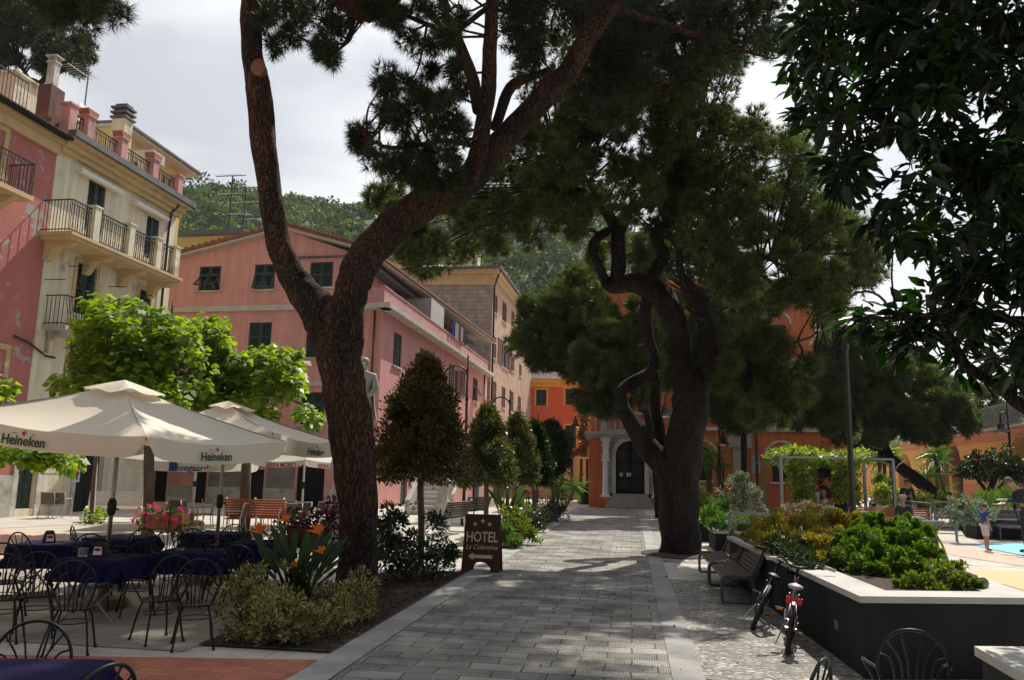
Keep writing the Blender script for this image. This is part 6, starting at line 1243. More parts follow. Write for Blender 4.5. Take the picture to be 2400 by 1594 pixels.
b=Vector(A(1689,1180,36)); b.z=0; lamp('short lamp with a flat hat against the town hall wall',b,zat(1690,975,b),.05,.25,.8,rz=-1.2)
b=Vector(A(2378,1180,33)); b.z=0; lamp('lamp at the top right by the wall railing',b,zat(2370,935,b),.05,.3,.9,rz=math.pi)
# wall lamp on the side of the town hall
wl=A(1380,976,43); t=thing('wall_lantern','small lantern on a horizontal bracket at the left corner of the town hall','lamp',wl); m=MB(); m.bar((0,0,0),(-.72,0,0),.035); m.build('bracket',M['metal_dark'],t); m=MB(); m.lathe([(.05,0),(.05,-.12),(.12,-.2),(.14,-.4),(.28,-.52),(.2,-.5)],(-.72,0,0),12,cap=False); m.build('lamp_head',M['metal_dark'],t,smooth=True)
# text helper
def text(body,mt,parent,loc_m,size,name='lettering',shear=0,off=0,ext=.002,width=None,align='CENTER',space=1):
    c=bpy.data.curves.new(name,'FONT'); c.body=body; c.size=size; c.extrude=ext; c.shear=shear; c.offset=off; c.align_x=align; c.align_y='CENTER'; c.space_character=space; c.resolution_u=3
    o=bpy.data.objects.new(name,c); COL.objects.link(o); dg=bpy.context.evaluated_depsgraph_get(); me=bpy.data.meshes.new_from_object(o.evaluated_get(dg)); bpy.data.objects.remove(o)
    if width:
        xs=[v.co.x for v in me.vertices]; k=width/(max(xs)-min(xs)); me.transform(Matrix.Diagonal((k,1,1,1)))
    me.transform(WM[parent.name].inverted()@loc_m if parent else loc_m); me.materials.clear(); me.materials.append(mt)
    r=bpy.data.objects.new(name,me); COL.objects.link(r)
    if parent: r.parent=parent; WM[r.name]=WM[parent.name]
    return r
def star(m,c,r,y=0):
    m.add([(c[0]+(r if i%2==0 else r*.4)*math.sin(i*math.pi/5),y,c[1]+(r if i%2==0 else r*.4)*math.cos(i*math.pi/5)) for i in range(10)]+[(c[0],y,c[1])],[(10,(i+1)%10,i) for i in range(10)])
M['sign_brown']=mat('sign_brown',(.075,.022,.012),.6,.15,6,.1,30); M['cream']=mat('cream_paint',(.78,.62,.38),.6,.08,10)
a=G(1080,1340); b=G(1170,1344); ang=math.atan2(b.y-a.y,b.x-a.x); sg=thing('hotel_sign','brown wooden A-frame sign reading HOTEL La Colonnina with arrow on the kerb','sign',(a+b)/2,ang)
wS=(b-a).length; hS=.95; TS=Matrix.Rotation(rad(-9),4,'X')
for sgn_ in (1,-1):
    m=MB(); m.x=Matrix.Translation((0,0 if sgn_>0 else .30,0))@Matrix.Rotation(rad(-9*sgn_),4,'X'); w2=wS/2; t2=w2*.93; pts=[(-w2,0),(-w2*.62,0)]+[(-w2*.55*math.cos(math.pi*i/8),.02+.15*math.sin(math.pi*i/8)) for i in range(9)]+[(w2*.62,0),(w2,0),(t2,hS),(-t2,hS)]
    m.prism([(p[0],0,p[1]) for p in pts],(0,.018,0)); pn=m.build('panel',M['sign_brown'],sg)
    if sgn_>0:
        base=WM[sg.name]@TS@Matrix.Translation((0,-.004,0))@Matrix.Rotation(rad(90),4,'X')
        text('HOTEL',M['cream'],pn,base@Matrix.Translation((0,hS*.60,0)),.235,off=.004,width=wS*.83)
        text('La Colonnina',M['cream'],pn,base@Matrix.Translation((0,hS*.43,0)),.115,shear=.35,width=wS*.83)
        m=MB(); m.x=TS
        for cx,cz in ((-.14,.83),(0,.885),(.13,.83)): star(m,(cx*wS/.7,cz*hS),.045,-.004)
        m.build('stars',M['cream'],pn)
        m=MB(); m.x=TS; z=hS*.27; x0=-wS*.34; x1=wS*.30; m.add([(x0,-.004,z),(x0+.09,-.004,z-.06),(x0+.09,-.004,z-.028),(x1,-.004,z-.028),(x1,-.004,z+.028),(x0+.09,-.004,z+.028),(x0+.09,-.004,z+.06)],[(0,1,6),(1,2,5,6),(2,3,4,5)]); m.build('arrow',M['cream'],pn)
# sign over the arcade
a,b_,c,d=SIGN_G; sb=bpy.data.objects['sign_board']; Mx=fG.M@Matrix.Translation(((a+c)/2,-.145,(b_+d)/2))@Matrix.Rotation(rad(90),4,'X'); redp=mat('red_paint',(.45,.02,.03),.6,.1,5)
text('zoom',redp,sb,Mx@Matrix.Translation((-.1,(d-b_)*.27,0)),(d-b_)*.4,off=.004,width=abs(c-a)*.5); text('Palestra',redp,sb,Mx@Matrix.Translation((0,-(d-b_)*.08,0)),(d-b_)*.42,off=.004,shear=.3,width=abs(c-a)*.8)
# statue
b=A(829,1280,18.5); b.z=0; t=thing('statue','weathered white marble statue of a man in a long coat on a tall pedestal','statue',b)
z1=zat(850,1034,b)
m=MB(); m.box(-1.1,-.9,0,1.1,.9,.16); m.box(-.85,-.7,.16,.85,.7,.34); m.box(-.5,-.5,.34,.5,.5,.6); m.box(-.38,-.38,.6,.38,.38,z1-.3); m.box(-.46,-.46,z1-.3,.46,.46,z1-.22); m.box(-.42,-.42,z1-.22,.42,.42,z1); 
for s in (-.42,.42): m.ball((s,-.4,.95),(.13,.13,.32)); m.ball((s,-.4,z1-.55),(.12,.12,.2))
m.build('pedestal',M['marble'],t)
# =====================================================================
# figures (skin modifier)
# =====================================================================
import bmesh
def skin(name,nodes,edges,mt,parent,sub=2,root=0):
    """nodes: list of (x,y,z,r) or (x,y,z,rx,ry)"""
    bm=bmesh.new(); ly=bm.verts.layers.skin.verify(); vs=[]
    for i,n in enumerate(nodes):
        v=bm.verts.new(n[:3]); v[ly].radius=(n[3],n[4] if len(n)>4 else n[3]); v[ly].use_root=(i==root); vs.append(v)
    for a,b in edges: bm.edges.new((vs[a],vs[b]))
    me=bpy.data.meshes.new(name); bm.to_mesh(me); bm.free(); me.materials.append(mt)
    o=bpy.data.objects.new(name,me); COL.objects.link(o); o.parent=parent
    k=o.modifiers.new('skin','SKIN'); k.use_smooth_shade=True
    s=o.modifiers.new('subsurf','SUBSURF'); s.levels=sub; s.render_levels=sub
    WM[o.name]=WM[parent.name]; return o
M['skin']=mat('skin',(.42,.22,.15),.5,.05,10)
def person(lab,base,rz,J,shirt,trouser,hair,s=1.0,sleeve=.5,legs='long',shoe=(.02,.02,.02),grp=None,skirt=None,hairlen=0,hat=None):
    """J: joint dict in metres (local, facing +y): pel, chest, neck, head, and L/R sh, el, wr, hip, kn, an, toe; handdir optional"""
    t=thing('person',lab,'person',base,rz,grp); V=lambda k: Vector(J[k])*s
    n=[];e=[]
    def nd(p,r,r2=None): n.append((p.x,p.y,p.z,r*s,(r2 or r)*s)); return len(n)-1
    pel=nd(V('pel'),.11,.095); w=nd((V('pel')+V('chest'))/2,.10,.085); ch=nd(V('chest'),.125,.10); nk=nd(V('neck'),.05); e+=[(pel,w),(w,ch),(ch,nk)]
    hb=nd(V('neck').lerp(V('head'),.45),.055); hc=nd(V('head'),.082,.092); ht=nd(V('head')+(V('head')-V('neck')).normalized()*.07*s,.07,.075); e+=[(nk,hb),(hb,hc),(hc,ht)]
    for sd in 'LR':
        sh=nd(V(sd+'sh'),.05); up=nd(V(sd+'sh').lerp(V(sd+'el'),.5),.043); el=nd(V(sd+'el'),.036); wr=nd(V(sd+'wr'),.024); e+=[(ch,sh),(sh,up),(up,el),(el,wr)]
        d=(V(sd+'wr')-V(sd+'el')).normalized(); hd=Vector(J.get(sd+'hd',d)).normalized(); side=hd.cross(Vector((0,0,1)));
        if side.length<.2: side=Vector((1,0,0))
        side.normalize(); pm=nd(V(sd+'wr')+hd*.05*s,.033,.018); e.append((wr,pm))
        for k in range(4):
            a=(k-1.5)*.019*s; f1=nd(V(sd+'wr')+hd*.09*s+side*a,.0095); f2=nd(V(sd+'wr')+hd*(.13-.004*abs(k-1.2))*s+side*a*1.05+Vector((0,0,-.012*s)),.008); f3=nd(V(sd+'wr')+hd*(.155-.008*abs(k-1.2))*s+side*a*1.05+Vector((0,0,-.03*s)),.007); e+=[(pm,f1),(f1,f2),(f2,f3)]
        t1=nd(V(sd+'wr')+hd*.05*s-side*.04*s,.011); t2=nd(V(sd+'wr')+hd*.085*s-side*.055*s,.009); e+=[(pm,t1),(t1,t2)]
        hp=nd(V(sd+'hip'),.085); th=nd(V(sd+'hip').lerp(V(sd+'kn'),.5),.072); kn=nd(V(sd+'kn'),.052); cf=nd(V(sd+'kn').lerp(V(sd+'an'),.35),.050); an=nd(V(sd+'an'),.032); to=nd(V(sd+'toe'),.03); e+=[(pel,hp),(hp,th),(th,kn),(kn,cf),(cf,an),(an,to)]
    body=skin('body',n,e,M['skin'],t,2)
    sm=mat('shirt_'+lab[:8],shirt,.85,.1,8); n=[];e=[]
    pel=nd(V('pel')+Vector((0,0,.0)),.125,.112); w=nd((V('pel')+V('chest'))/2,.118,.105); ch=nd(V('chest'),.142,.118); nk=nd(V('neck')-Vector((0,0,.03*s)),.07); e+=[(pel,w),(w,ch),(ch,nk)]
    for sd in 'LR':
        sh=nd(V(sd+'sh'),.066); a=nd(V(sd+'sh').lerp(V(sd+'el'),.55),.058); e+=[(ch,sh),(sh,a)]
        if sleeve>=1: el=nd(V(sd+'el'),.052); wr=nd(V(sd+'el').lerp(V(sd+'wr'),.88),.040); e+=[(a,el),(el,wr)]
    skin('shirt',n,e,sm,t,2)
    tm=mat('trousers_'+lab[:8],trouser,.85,.1,8); n=[];e=[]; pel=nd(V('pel')+Vector((0,0,.02*s)),.122,.108)
    for sd in 'LR':
        hp=nd(V(sd+'hip'),.10); th=nd(V(sd+'hip').lerp(V(sd+'kn'),.5),.088); kn=nd(V(sd+'hip').lerp(V(sd+'kn'),.92) if legs=='short' else V(sd+'kn'),.078 if legs=='short' else .068); e+=[(pel,hp),(hp,th),(th,kn)]
        if legs=='long': a=nd(V(sd+'kn').lerp(V(sd+'an'),.5),.062); b_=nd(V(sd+'kn').lerp(V(sd+'an'),.93),.055); e+=[(kn,a),(a,b_)]
    skin('trousers',n,e,tm,t,2)
    for sd in 'LR':
        d=(V(sd+'toe')-V(sd+'an')); m=MB(); c=V(sd+'an'); q=V(sd+'toe'); skin('shoe',[(c.x,c.y,c.z-.02*s,.042*s),((c.x+q.x)/2,(c.y+q.y)/2,q.z+.01*s,.042*s,.036*s),(q.x,q.y,q.z,.040*s,.028*s)],[(0,1),(1,2)],mat('shoe',shoe,.6,.1,5),t,1)
    hd=V('head'); u=(V('head')-V('neck')).normalized(); f=Vector(J.get('face',(0,1,0))).normalized(); sd_=f.cross(u).normalized(); f=u.cross(sd_)
    hm=mat('hair_'+lab[:8],hair,.8,.3,30); r=random.Random(3); m=MB(); N_=14; Mh=7; vs=[]
    for i in range(Mh+1):
        th=.62*math.pi*i/Mh
        for k in range(N_):
            a=2*math.pi*k/N_; fr=math.cos(a); thk=th*(1-.38*max(0,fr))*(1+hairlen*(.6 if fr<0 else .0)); rr=(.098+r.uniform(-.004,.004))*s
            vs.append(hd+u*.035*s+u*rr*math.cos(thk)*1.05+(f*fr*.96+sd_*math.sin(a)*.86)*rr*math.sin(thk)*1.0-f*.012*s)
    m.add(vs,[(i*N_+k,i*N_+(k+1)%N_,(i+1)*N_+(k+1)%N_,(i+1)*N_+k) for i in range(Mh) for k in range(N_)]); m.build('hair',hm,t,smooth=True)
    m=MB(); fc=hd+f*.085*s
    for x in (-.032,.032): m.ball(fc+sd_*x*s+u*.012*s-f*.008*s,.011*s,6,5)
    m.build('eyes',M['dark'],t); m=MB(); m.ball(fc-u*.018*s+f*.006*s,(.013*s,.016*s,.02*s),6,5); m.ball(hd+sd_*.078*s,(.012*s,.018*s,.028*s),6,5); m.ball(hd-sd_*.078*s,(.012*s,.018*s,.028*s),6,5); m.build('nose_and_ears',M['skin'],t,smooth=True)
    m=MB(); m.ball(fc-u*.048*s-f*.006*s,(.022*s,.008*s,.006*s),8,4); m.build('mouth',mat('lips',(.3,.1,.08),.5,.1,5),t)
    if hat: m=MB(); m.lathe([(.105*s,0),(.107*s,.05*s),(.08*s,.11*s),(0,.125*s)],hd+u*.03*s,14,cap=False); m.build('hat',mat('hat',hat,.9,.1,8),t,smooth=True)
    return t
STAND=dict(pel=(0,0,.95),chest=(0,0,1.28),neck=(0,.01,1.47),head=(0,.03,1.60),Lsh=(-.17,0,1.40),Rsh=(.17,0,1.40),Lel=(-.21,-.02,1.12),Rel=(.21,-.02,1.12),Lwr=(-.22,.05,.88),Rwr=(.22,.05,.88),Lhip=(-.09,0,.90),Rhip=(.09,0,.90),Lkn=(-.10,.02,.50),Rkn=(.10,.02,.50),Lan=(-.10,0,.08),Ran=(.10,0,.08),Ltoe=(-.11,.15,.035),Rtoe=(.11,.15,.035))
def pose(**k): d=dict(STAND); d.update(k); return d
SIT=dict(pel=(0,0,.52),chest=(0,-.06,.86),neck=(0,-.05,1.05),head=(0,-.02,1.18),Lsh=(-.17,-.06,.98),Rsh=(.17,-.06,.98),Lel=(-.22,.02,.72),Rel=(.22,.02,.72),Lwr=(-.14,.26,.66),Rwr=(.14,.26,.66),Lhip=(-.09,.02,.50),Rhip=(.09,.02,.50),Lkn=(-.11,.44,.50),Rkn=(.11,.44,.50),Lan=(-.11,.46,.09),Ran=(.11,.46,.09),Ltoe=(-.11,.60,.04),Rtoe=(.11,.60,.04))
def spose(**k): d=dict(SIT); d.update(k); return d
# boy, facing +x (right), head turned up towards the man
b=G(2312,1291); person('small boy in blue shirt and white shorts looking up, arms bent',b,rad(-85),pose(head=(.0,.05,1.59),face=(0,1,.5),Lel=(-.20,.05,1.15),Lwr=(-.14,.28,1.12),Lhd=(0,1,.2),Rel=(.2,.0,1.12),Rwr=(.17,.1,.90),Lkn=(-.09,.05,.5),Lan=(-.10,.06,.08),Ltoe=(-.11,.21,.035)),(.02,.07,.28),(.60,.55,.55),(.05,.025,.015),.66,.5,'short',(.015,.015,.03))
b=G(2412,1297); person('grey haired man in black at the right edge bending over a book',b,rad(75),pose(pel=(0,-.08,.95),chest=(0,.06,1.27),neck=(0,.18,1.43),head=(0,.27,1.52),face=(0,1,-.9),Lsh=(-.18,.08,1.38),Rsh=(.18,.08,1.38),Lel=(-.24,.16,1.12),Rel=(.24,.16,1.12),Lwr=(-.1,.42,1.14),Rwr=(.1,.42,1.14)),(.015,.015,.018),(.02,.02,.03),(.11,.10,.09),1.1,1)
t=thing('book','small pale open book in the hands of the man in black','book',b+Vector((-.52,.18,1.14))); m=MB(); m.box(-.12,-.09,0,.0,.09,.012); m.x=Matrix.Rotation(rad(-20),4,'Y'); m.box(0,-.09,0,.12,.09,.012); m.build('pages',M['white'],t)
# seated reader with newspaper
b=A(1932,1240,27); b.z=0; person('man in a white polo shirt reading an open newspaper on a bench',b,rad(75),spose(Lwr=(-.2,.34,.98),Rwr=(.2,.34,.98),Lel=(-.26,.1,.8),Rel=(.26,.1,.8),Lkn=(-.1,.42,.58)),(.55,.53,.5),(.12,.2,.28),(.3,.28,.26),1.0,.5)
t=thing('newspaper','open newspaper held up by the seated man','newspaper',b+Vector((-.45,-.05,.98)),rad(20)); m=MB(); m.add([(-.34,-.05,-.28),(0,.03,-.3),(0,.03,.24),(-.34,-.1,.28)],[(0,1,2,3)]); m.add([(0,.03,-.3),(.32,-.06,-.28),(.32,-.1,.26),(0,.03,.24)],[(0,1,2,3)]); m.build('sheet',mat('newsprint',(.55,.53,.48),.9,.06,60),t)
m=MB(); m.add([(.06,.005,-.15),(.2,-.035,-.15),(.2,-.04,.0),(.06,.0,.0)],[(0,1,2,3)]); m.build('print',M['slate'],t)
b=A(2120,1240,24); b.z=0; person('elderly lady in a grey knitted hat and pale skirt sitting in the shade',b,rad(150),spose(),(.03,.03,.035),(.26,.25,.24),(.4,.4,.4),.95,1,hat=(.3,.3,.31))
b=A(2131,1240,28); b.z=0; person('dark haired woman in black standing behind the elderly lady',b,rad(170),pose(Rel=(.22,.05,1.12),Rwr=(.05,.25,1.15)),(.012,.012,.013),(.02,.02,.022),(.012,.01,.01),1.0,1,hairlen=.4)
b=A(2228,1225,29); b.z=0; person('person in pale blue grey jacket sitting with back turned near the leaning pine',b,rad(60),spose(),(.22,.24,.28),(.03,.03,.04),(.02,.018,.015),1.0,1)
# the marble man on the pedestal
st=bpy.data.objects['statue']
def sk(nodes,edges,nm,sub=2): return skin(nm,nodes,edges,M['marble'],st,sub)
Z=z1
sk([(0,0,Z+.95,.2,.16),(0,0,Z+1.2,.19,.15),(0,0,Z+1.42,.24,.17),(0,-.01,Z+1.62,.08),(.02,-.03,Z+1.72,.10,.11),(.02,-.02,Z+1.84,.10,.115),(-.27,0,Z+1.5,.09),(-.33,-.02,Z+1.2,.08),(-.2,-.2,Z+1.1,.055),(-.12,-.24,Z+1.12,.045),(.27,0,Z+1.5,.09),(.33,-.04,Z+1.2,.08),(.22,-.2,Z+1.05,.055),(.16,-.24,Z+1.04,.05),(-.12,0,Z+.9,.14),(-.13,-.02,Z+.5,.11),(-.13,0,Z+.1,.08),(-.14,-.16,Z+.05,.06),(.12,0,Z+.9,.14),(.15,-.08,Z+.5,.11),(.15,-.04,Z+.1,.08),(.17,-.2,Z+.05,.06)],
 [(0,1),(1,2),(2,3),(3,4),(4,5),(2,6),(6,7),(7,8),(8,9),(2,10),(10,11),(11,12),(12,13),(0,14),(14,15),(15,16),(16,17),(0,18),(18,19),(19,20),(20,21)],'figure')
m=MB(); vs=[];N_=20
for i,(rr,zz) in enumerate(((.22,1.5),(.29,1.35),(.27,1.1),(.30,.8),(.36,.5))):
    for k in range(N_):
        a=math.pi*(.0+1.0*k/(N_-1)); w=rr*(1+.06*math.sin(k*1.9)); vs.append((w*math.cos(a),w*.75*math.sin(a)+.02,Z+zz))
m.add(vs,[(i*N_+k,i*N_+k+1,(i+1)*N_+k+1,(i+1)*N_+k) for i in range(4) for k in range(N_-1)]); m.build('coat',M['marble'],st,smooth=True)
m=MB(); m.ball((.02,.02,Z+1.83),(.125,.13,.13),10,8); m.ball((.02,-.13,Z+1.74),(.06,.05,.08)); m.box(-.1,-.2,Z+.0,.1,.2,Z+.02); m.build('hair',M['marble'],st,smooth=True)
# =====================================================================
# PARASOLS
# =====================================================================
M['canvas']=leafmat('cream_canvas',(.80,.735,.615),(.80,.735,.615),.18,.9,tcol=(1.0,.86,.66),spec=.1)
M['canvas_w']=leafmat('white_canvas',(.62,.60,.56),(.62,.60,.56),.3,.9,tcol=(1.0,.95,.85),spec=.1)
M['heine']=mat('dark_green_print',(.006,.07,.03),.7,.1,10); M['redp']=mat('red_print',(.38,.012,.02),.7,.1,10); M['bluep']=mat('blue_print',(.03,.06,.25),.7,.1,10)
M['steel']=mat('brushed_steel',(.30,.29,.27),.4,.15,10,metal=.8)
def parasol(lab,c,corners,zs,za,val,cloth,prints,base_r=.28,grp='cafe parasols',pole=.025,polecol='steel'):
    """corners: 4 plan offsets in order; zs: their heights; apex height za; prints: {side:(function)}"""
    t=thing('parasol',lab,'parasol',c,group=grp); m=MB(); N_=10; K=[Vector((a[0],a[1],z)) for a,z in zip(corners,zs)]; ap=Vector((0,0,za)); vs=[];fs=[]
    for i in range(4):
        a,b=K[i],K[(i+1)%4]; o=len(vs)
        for r_i in range(N_+1):
            u=.0+r_i/N_
            for j in range(N_+1):
                v=j/N_; e=a.lerp(b,v); e=e+Vector((0,0,-.07*math.sin(math.pi*v)))-(a.lerp(b,v)-Vector((0,0,a.lerp(b,v).z)))*.05*math.sin(math.pi*v)
                p=ap.lerp(e,u); p.z+= -.10*math.sin(math.pi*v)*u*(1-u)*1.2-.05*math.sin(math.pi*u)+.012*math.sin(v*17+i)*u*math.sin(u*9)
                vs.append(p)
        for r_i in range(N_):
            for j in range(N_): q=o+r_i*(N_+1)+j; fs.append((q,q+N_+1,q+N_+2,q+1) )
    m.add(vs,fs); can=m.build('canopy',cloth,t,smooth=True)
    # vent cap
    m=MB(); vs=[];fs=[]
    for i in range(4):
        a,b=ap.lerp(K[i],.24),ap.lerp(K[(i+1)%4],.24); o=len(vs)
        for r_i in range(4):
            u=r_i/3
            for j in range(9):
                v=j/8; e=a.lerp(b,v)+Vector((0,0,.016+.016*math.sin(v*9+i*2)*u)); vs.append((ap+Vector((0,0,.035))).lerp(e,u)+Vector((0,0,.006*math.sin(math.pi*u)+.006*math.sin(v*13+i)*u)))
        for r_i in range(3):
            for j in range(8): q=o+r_i*9+j; fs.append((q,q+9,q+10,q+1))
    m.add(vs,fs); m.build('vent_cap',cloth,t,smooth=True)
    for i in range(4):
        a,b=K[i],K[(i+1)%4]; d=(b-a); L_=d.length; dn=d.normalized(); nrm=Vector((dn.y,-dn.x,0)); 
        if nrm.dot(a+b)<0: nrm=-nrm
        m=MB(); vs=[];n=20
        for j in range(n+1):
            v=j/n; e=a.lerp(b,v)+Vector((0,0,-.07*math.sin(math.pi*v)))-(a.lerp(b,v)-Vector((0,0,a.lerp(b,v).z)))*.05*math.sin(math.pi*v); cut=min(1,min(v,1-v)*14)**.5
            for k in range(5): u=k/4; vs.append(e+Vector((0,0,-val*u*(.12+.88*cut if k else 1)))+nrm*(.012*math.sin(v*11+i)*u+.03*math.sin(v*2.2+i)*u+.006))
        m.add(vs,[(j*5+k,j*5+k+1,(j+1)*5+k+1,(j+1)*5+k) for j in range(n) for k in range(4)]); vp=m.build('valance',cloth,t,smooth=True)
        if i in prints:
            for (kind,pos,size,body,pm) in prints[i]:
                e=a.lerp(b,pos); e=e+Vector((0,0,-.07*math.sin(math.pi*pos)))-(Vector((e.x,e.y,0)))*.05*math.sin(math.pi*pos); o=e+nrm*(.03+.03*math.sin(pos*2.2+i)*.6)
                X=dn if dn.cross(Vector((0,0,1))).dot(nrm)>0 else -dn
                Z_=(Vector((0,0,1))+0*X); Zt=X.cross(Vector((0,0,0))) if 0 else Z_; B=Matrix((X,(Zt-X*Zt.dot(X)).normalized(),nrm)).transposed().to_4x4()
                if kind=='text': text(body,pm,t if 0 else vp,WM[t.name]@Matrix.Translation(o+Vector((0,0,-val*.62)))@B,size,off=size*.022,ext=.001)
                elif kind=='star':
                    s=MB(); s.x=Matrix.Translation(o+Vector((0,0,-val*.24)))@B; s.add([((size if q%2==0 else size*.4)*math.sin(q*math.pi/5),(size if q%2==0 else size*.4)*math.cos(q*math.pi/5),.001) for q in range(10)]+[(0,0,.001)],[(10,(q+1)%10,q) for q in range(10)]); s.build('star',pm,vp)
                    for sx,w_ in ((-1,'TRADE'),(1,'MARK')): text(w_,M['slate'],vp,WM[t.name]@Matrix.Translation(o+Vector((0,0,-val*.27))+X*sx*size*3.1)@B,size*.5,ext=.0005)
                elif kind=='block':
                    s=MB(); s.x=Matrix.Translation(o+Vector((0,0,-val*.5)))@B; s.box(-size*.5,-size*.6,0,size*.5,size*.6,.002); s.build('emblem',pm,vp)
    m=MB(); m.tube([(0,0,.05),(0,0,za-.05)],pole,10); m.build('pole',M[polecol],t,smooth=True)
    for i in range(4):
        m=MB(); m.bar((0,0,za-.35) if za>2.2 else (0,0,za-.3),ap.lerp(K[i],.5)-Vector((0,0,.05)),.018); m.bar(ap-Vector((0,0,.06)),K[i]-Vector((0,0,.03)),.02); m.build('rib',M['steel'],t)
    m=MB(); m.lathe([(base_r,0),(base_r,.07),(base_r*.85,.12),(.06,.13),(.045,.35)],n=20); m.build('base',M['tan_stone'],t,smooth=False)
    m=MB(); m.lathe([(.035,1.05),(.05,1.1),(.05,1.2),(.03,1.25)],n=10); m.bar((0,0,1.15),(.1,-.03,1.12),.015); m.build('crank',M['dark'],t); return t
M['tan_stone']=mat('tan_stone',(.20,.13,.075),.8,.25,10,.5,30)
H_=lambda pos,sz,ss:[('text',pos,sz,'Heineken',M['heine']),('star',pos,ss,'',M['redp'])]
cP=G(238,1425); 
def off(px,py,Y): p=A(px,py,Y)-cP; return (p.x,p.y),p.z
o=[off(344,1023,cP.y-1.35),off(671,1035,cP.y+.85),None,off(-148,966,cP.y-.75)]
bx=(o[1][0][0]+o[3][0][0]-o[0][0][0],o[1][0][1]+o[3][0][1]-o[0][0][1]); o[2]=(bx,(o[1][1]+o[3][1]-o[0][1]))
parasol('nearest cream parasol with green brewery lettering over the front tables',cP,[q[0] for q in o],[q[1] for q in o],zat(292,897,cP),.22,M['canvas'],{0:[('text',.47,.135,'Heineken',M['heine']),('star',.47,.035,'',M['redp'])],3:[('text',.42,.15,'Heineken',M['heine']),('star',.42,.04,'',M['redp'])]})
c2=G(500,1368)
def off2(px,py,Y): p=A(px,py,Y)-c2; return (p.x,p.y),p.z
o=[off2(640,1012,c2.y-1.25),off2(800,1036,c2.y+.95),None,off2(330,985,c2.y-.8)]
o[2]=((o[1][0][0]+o[3][0][0]-o[0][0][0],o[1][0][1]+o[3][0][1]-o[0][0][1]),o[1][1]+o[3][1]-o[0][1])
parasol('second cream parasol behind the first, its right corner at the forked pine',c2,[q[0] for q in o],[q[1] for q in o],zat(565,946,c2),.22,M['canvas'],{0:[('text',.62,.15,'Heineken',M['heine']),('star',.62,.04,'',M['redp'])]})
c3=G(705,1232); sq=lambda w,a,n=4:[(w*math.cos(a+i*math.pi/2),w*math.sin(a+i*math.pi/2)) for i in range(4)]
ze=zat(700,1078,c3); parasol('low white parasol with red lettering beyond the red bench',c3,sq(1.55,rad(-75)),[ze]*4,ze+.6,.17,M['canvas_w'],{3:[('text',.6,.19,'BIRRA MORETTI',M['redp'])],0:[('text',.5,.17,'BIRRA MORETTI',M['redp'])]},.3,pole=.03,polecol='pvc')
c4=Vector(A(447,1240,23)); c4.z=0; ze=zat(440,1078,c4); parasol('wide white parasol with blue lettering in front of the shop fronts',c4,sq(2.1,rad(-128)),[ze]*4,ze+.65,.26,M['canvas_w'],{0:[('text',.62,.24,'Hoegaarden',M['bluep']),('block',.42,.2,'',M['bluep'])],3:[('text',.5,.22,'Hoegaarden',M['bluep'])]},.35,pole=.04,polecol='pvc')

# =====================================================================
# CAFE TABLES AND CHAIRS
# =====================================================================
M['cloth']=mat('blue_cloth',(.007,.006,.043),.9,.35,14,.4,90,spec=.2)
M['iron']=mat('painted_iron',(.007,.008,.009),.42,.2,10,spec=.35)
def make_table():
    t=thing('cafe_table','square cafe table','table'); m=MB(); m.box(-.38,-.38,.715,.38,.38,.74); m.build('tabletop',M['pvc'],t)
    for s in (-1,1):
        m=MB(); m.tube([(-.33*s,-.30,0),(.0,-.30,.36),(.33*s,-.30,.71)],.014,6); m.tube([(-.33*s,.30,0),(0,.30,.36),(.33*s,.30,.71)],.014,6); m.bar((.33*s,-.30,.71),(.33*s,.30,.71),.02); m.build('leg',M['metal_grey'],t)
    return t
def make_cloth(seed,w=.58):
    r=random.Random(seed); n=26; a=.40; m=MB(); ph=[r.uniform(0,6) for _ in range(8)]
    for j in range(n+1):
        for i in range(n+1):
            x=(-1+2*i/n)*(w+.12); y=(-1+2*j/n)*(w+.12); dx=max(abs(x)-a,0); dy=max(abs(y)-a,0); d=math.hypot(dx,dy)
            px_=max(-a,min(a,x)); py_=max(-a,min(a,y)); k=.16
            wv=.030*math.sin((x+y)*15+ph[0])+.020*math.sin((x-y)*23+ph[1])
            ox=math.copysign(1,x)*(dx*k+(wv*min(1,d*6) if dx>0 else 0)); oy=math.copysign(1,y)*(dy*k+(wv*min(1,d*6) if dy>0 else 0))
            z=.748-d*.97-.0 if d>0 else .748+.0015*math.sin(x*30)*math.sin(y*25)
            if d>0: z=min(.748,z+.01)
            m.v.append((px_+ox,py_+oy,z))
    m.f=[(j*(n+1)+i,j*(n+1)+i+1,(j+1)*(n+1)+i+1,(j+1)*(n+1)+i) for j in range(n) for i in range(n)]; m.mi=[0]*len(m.f); return m
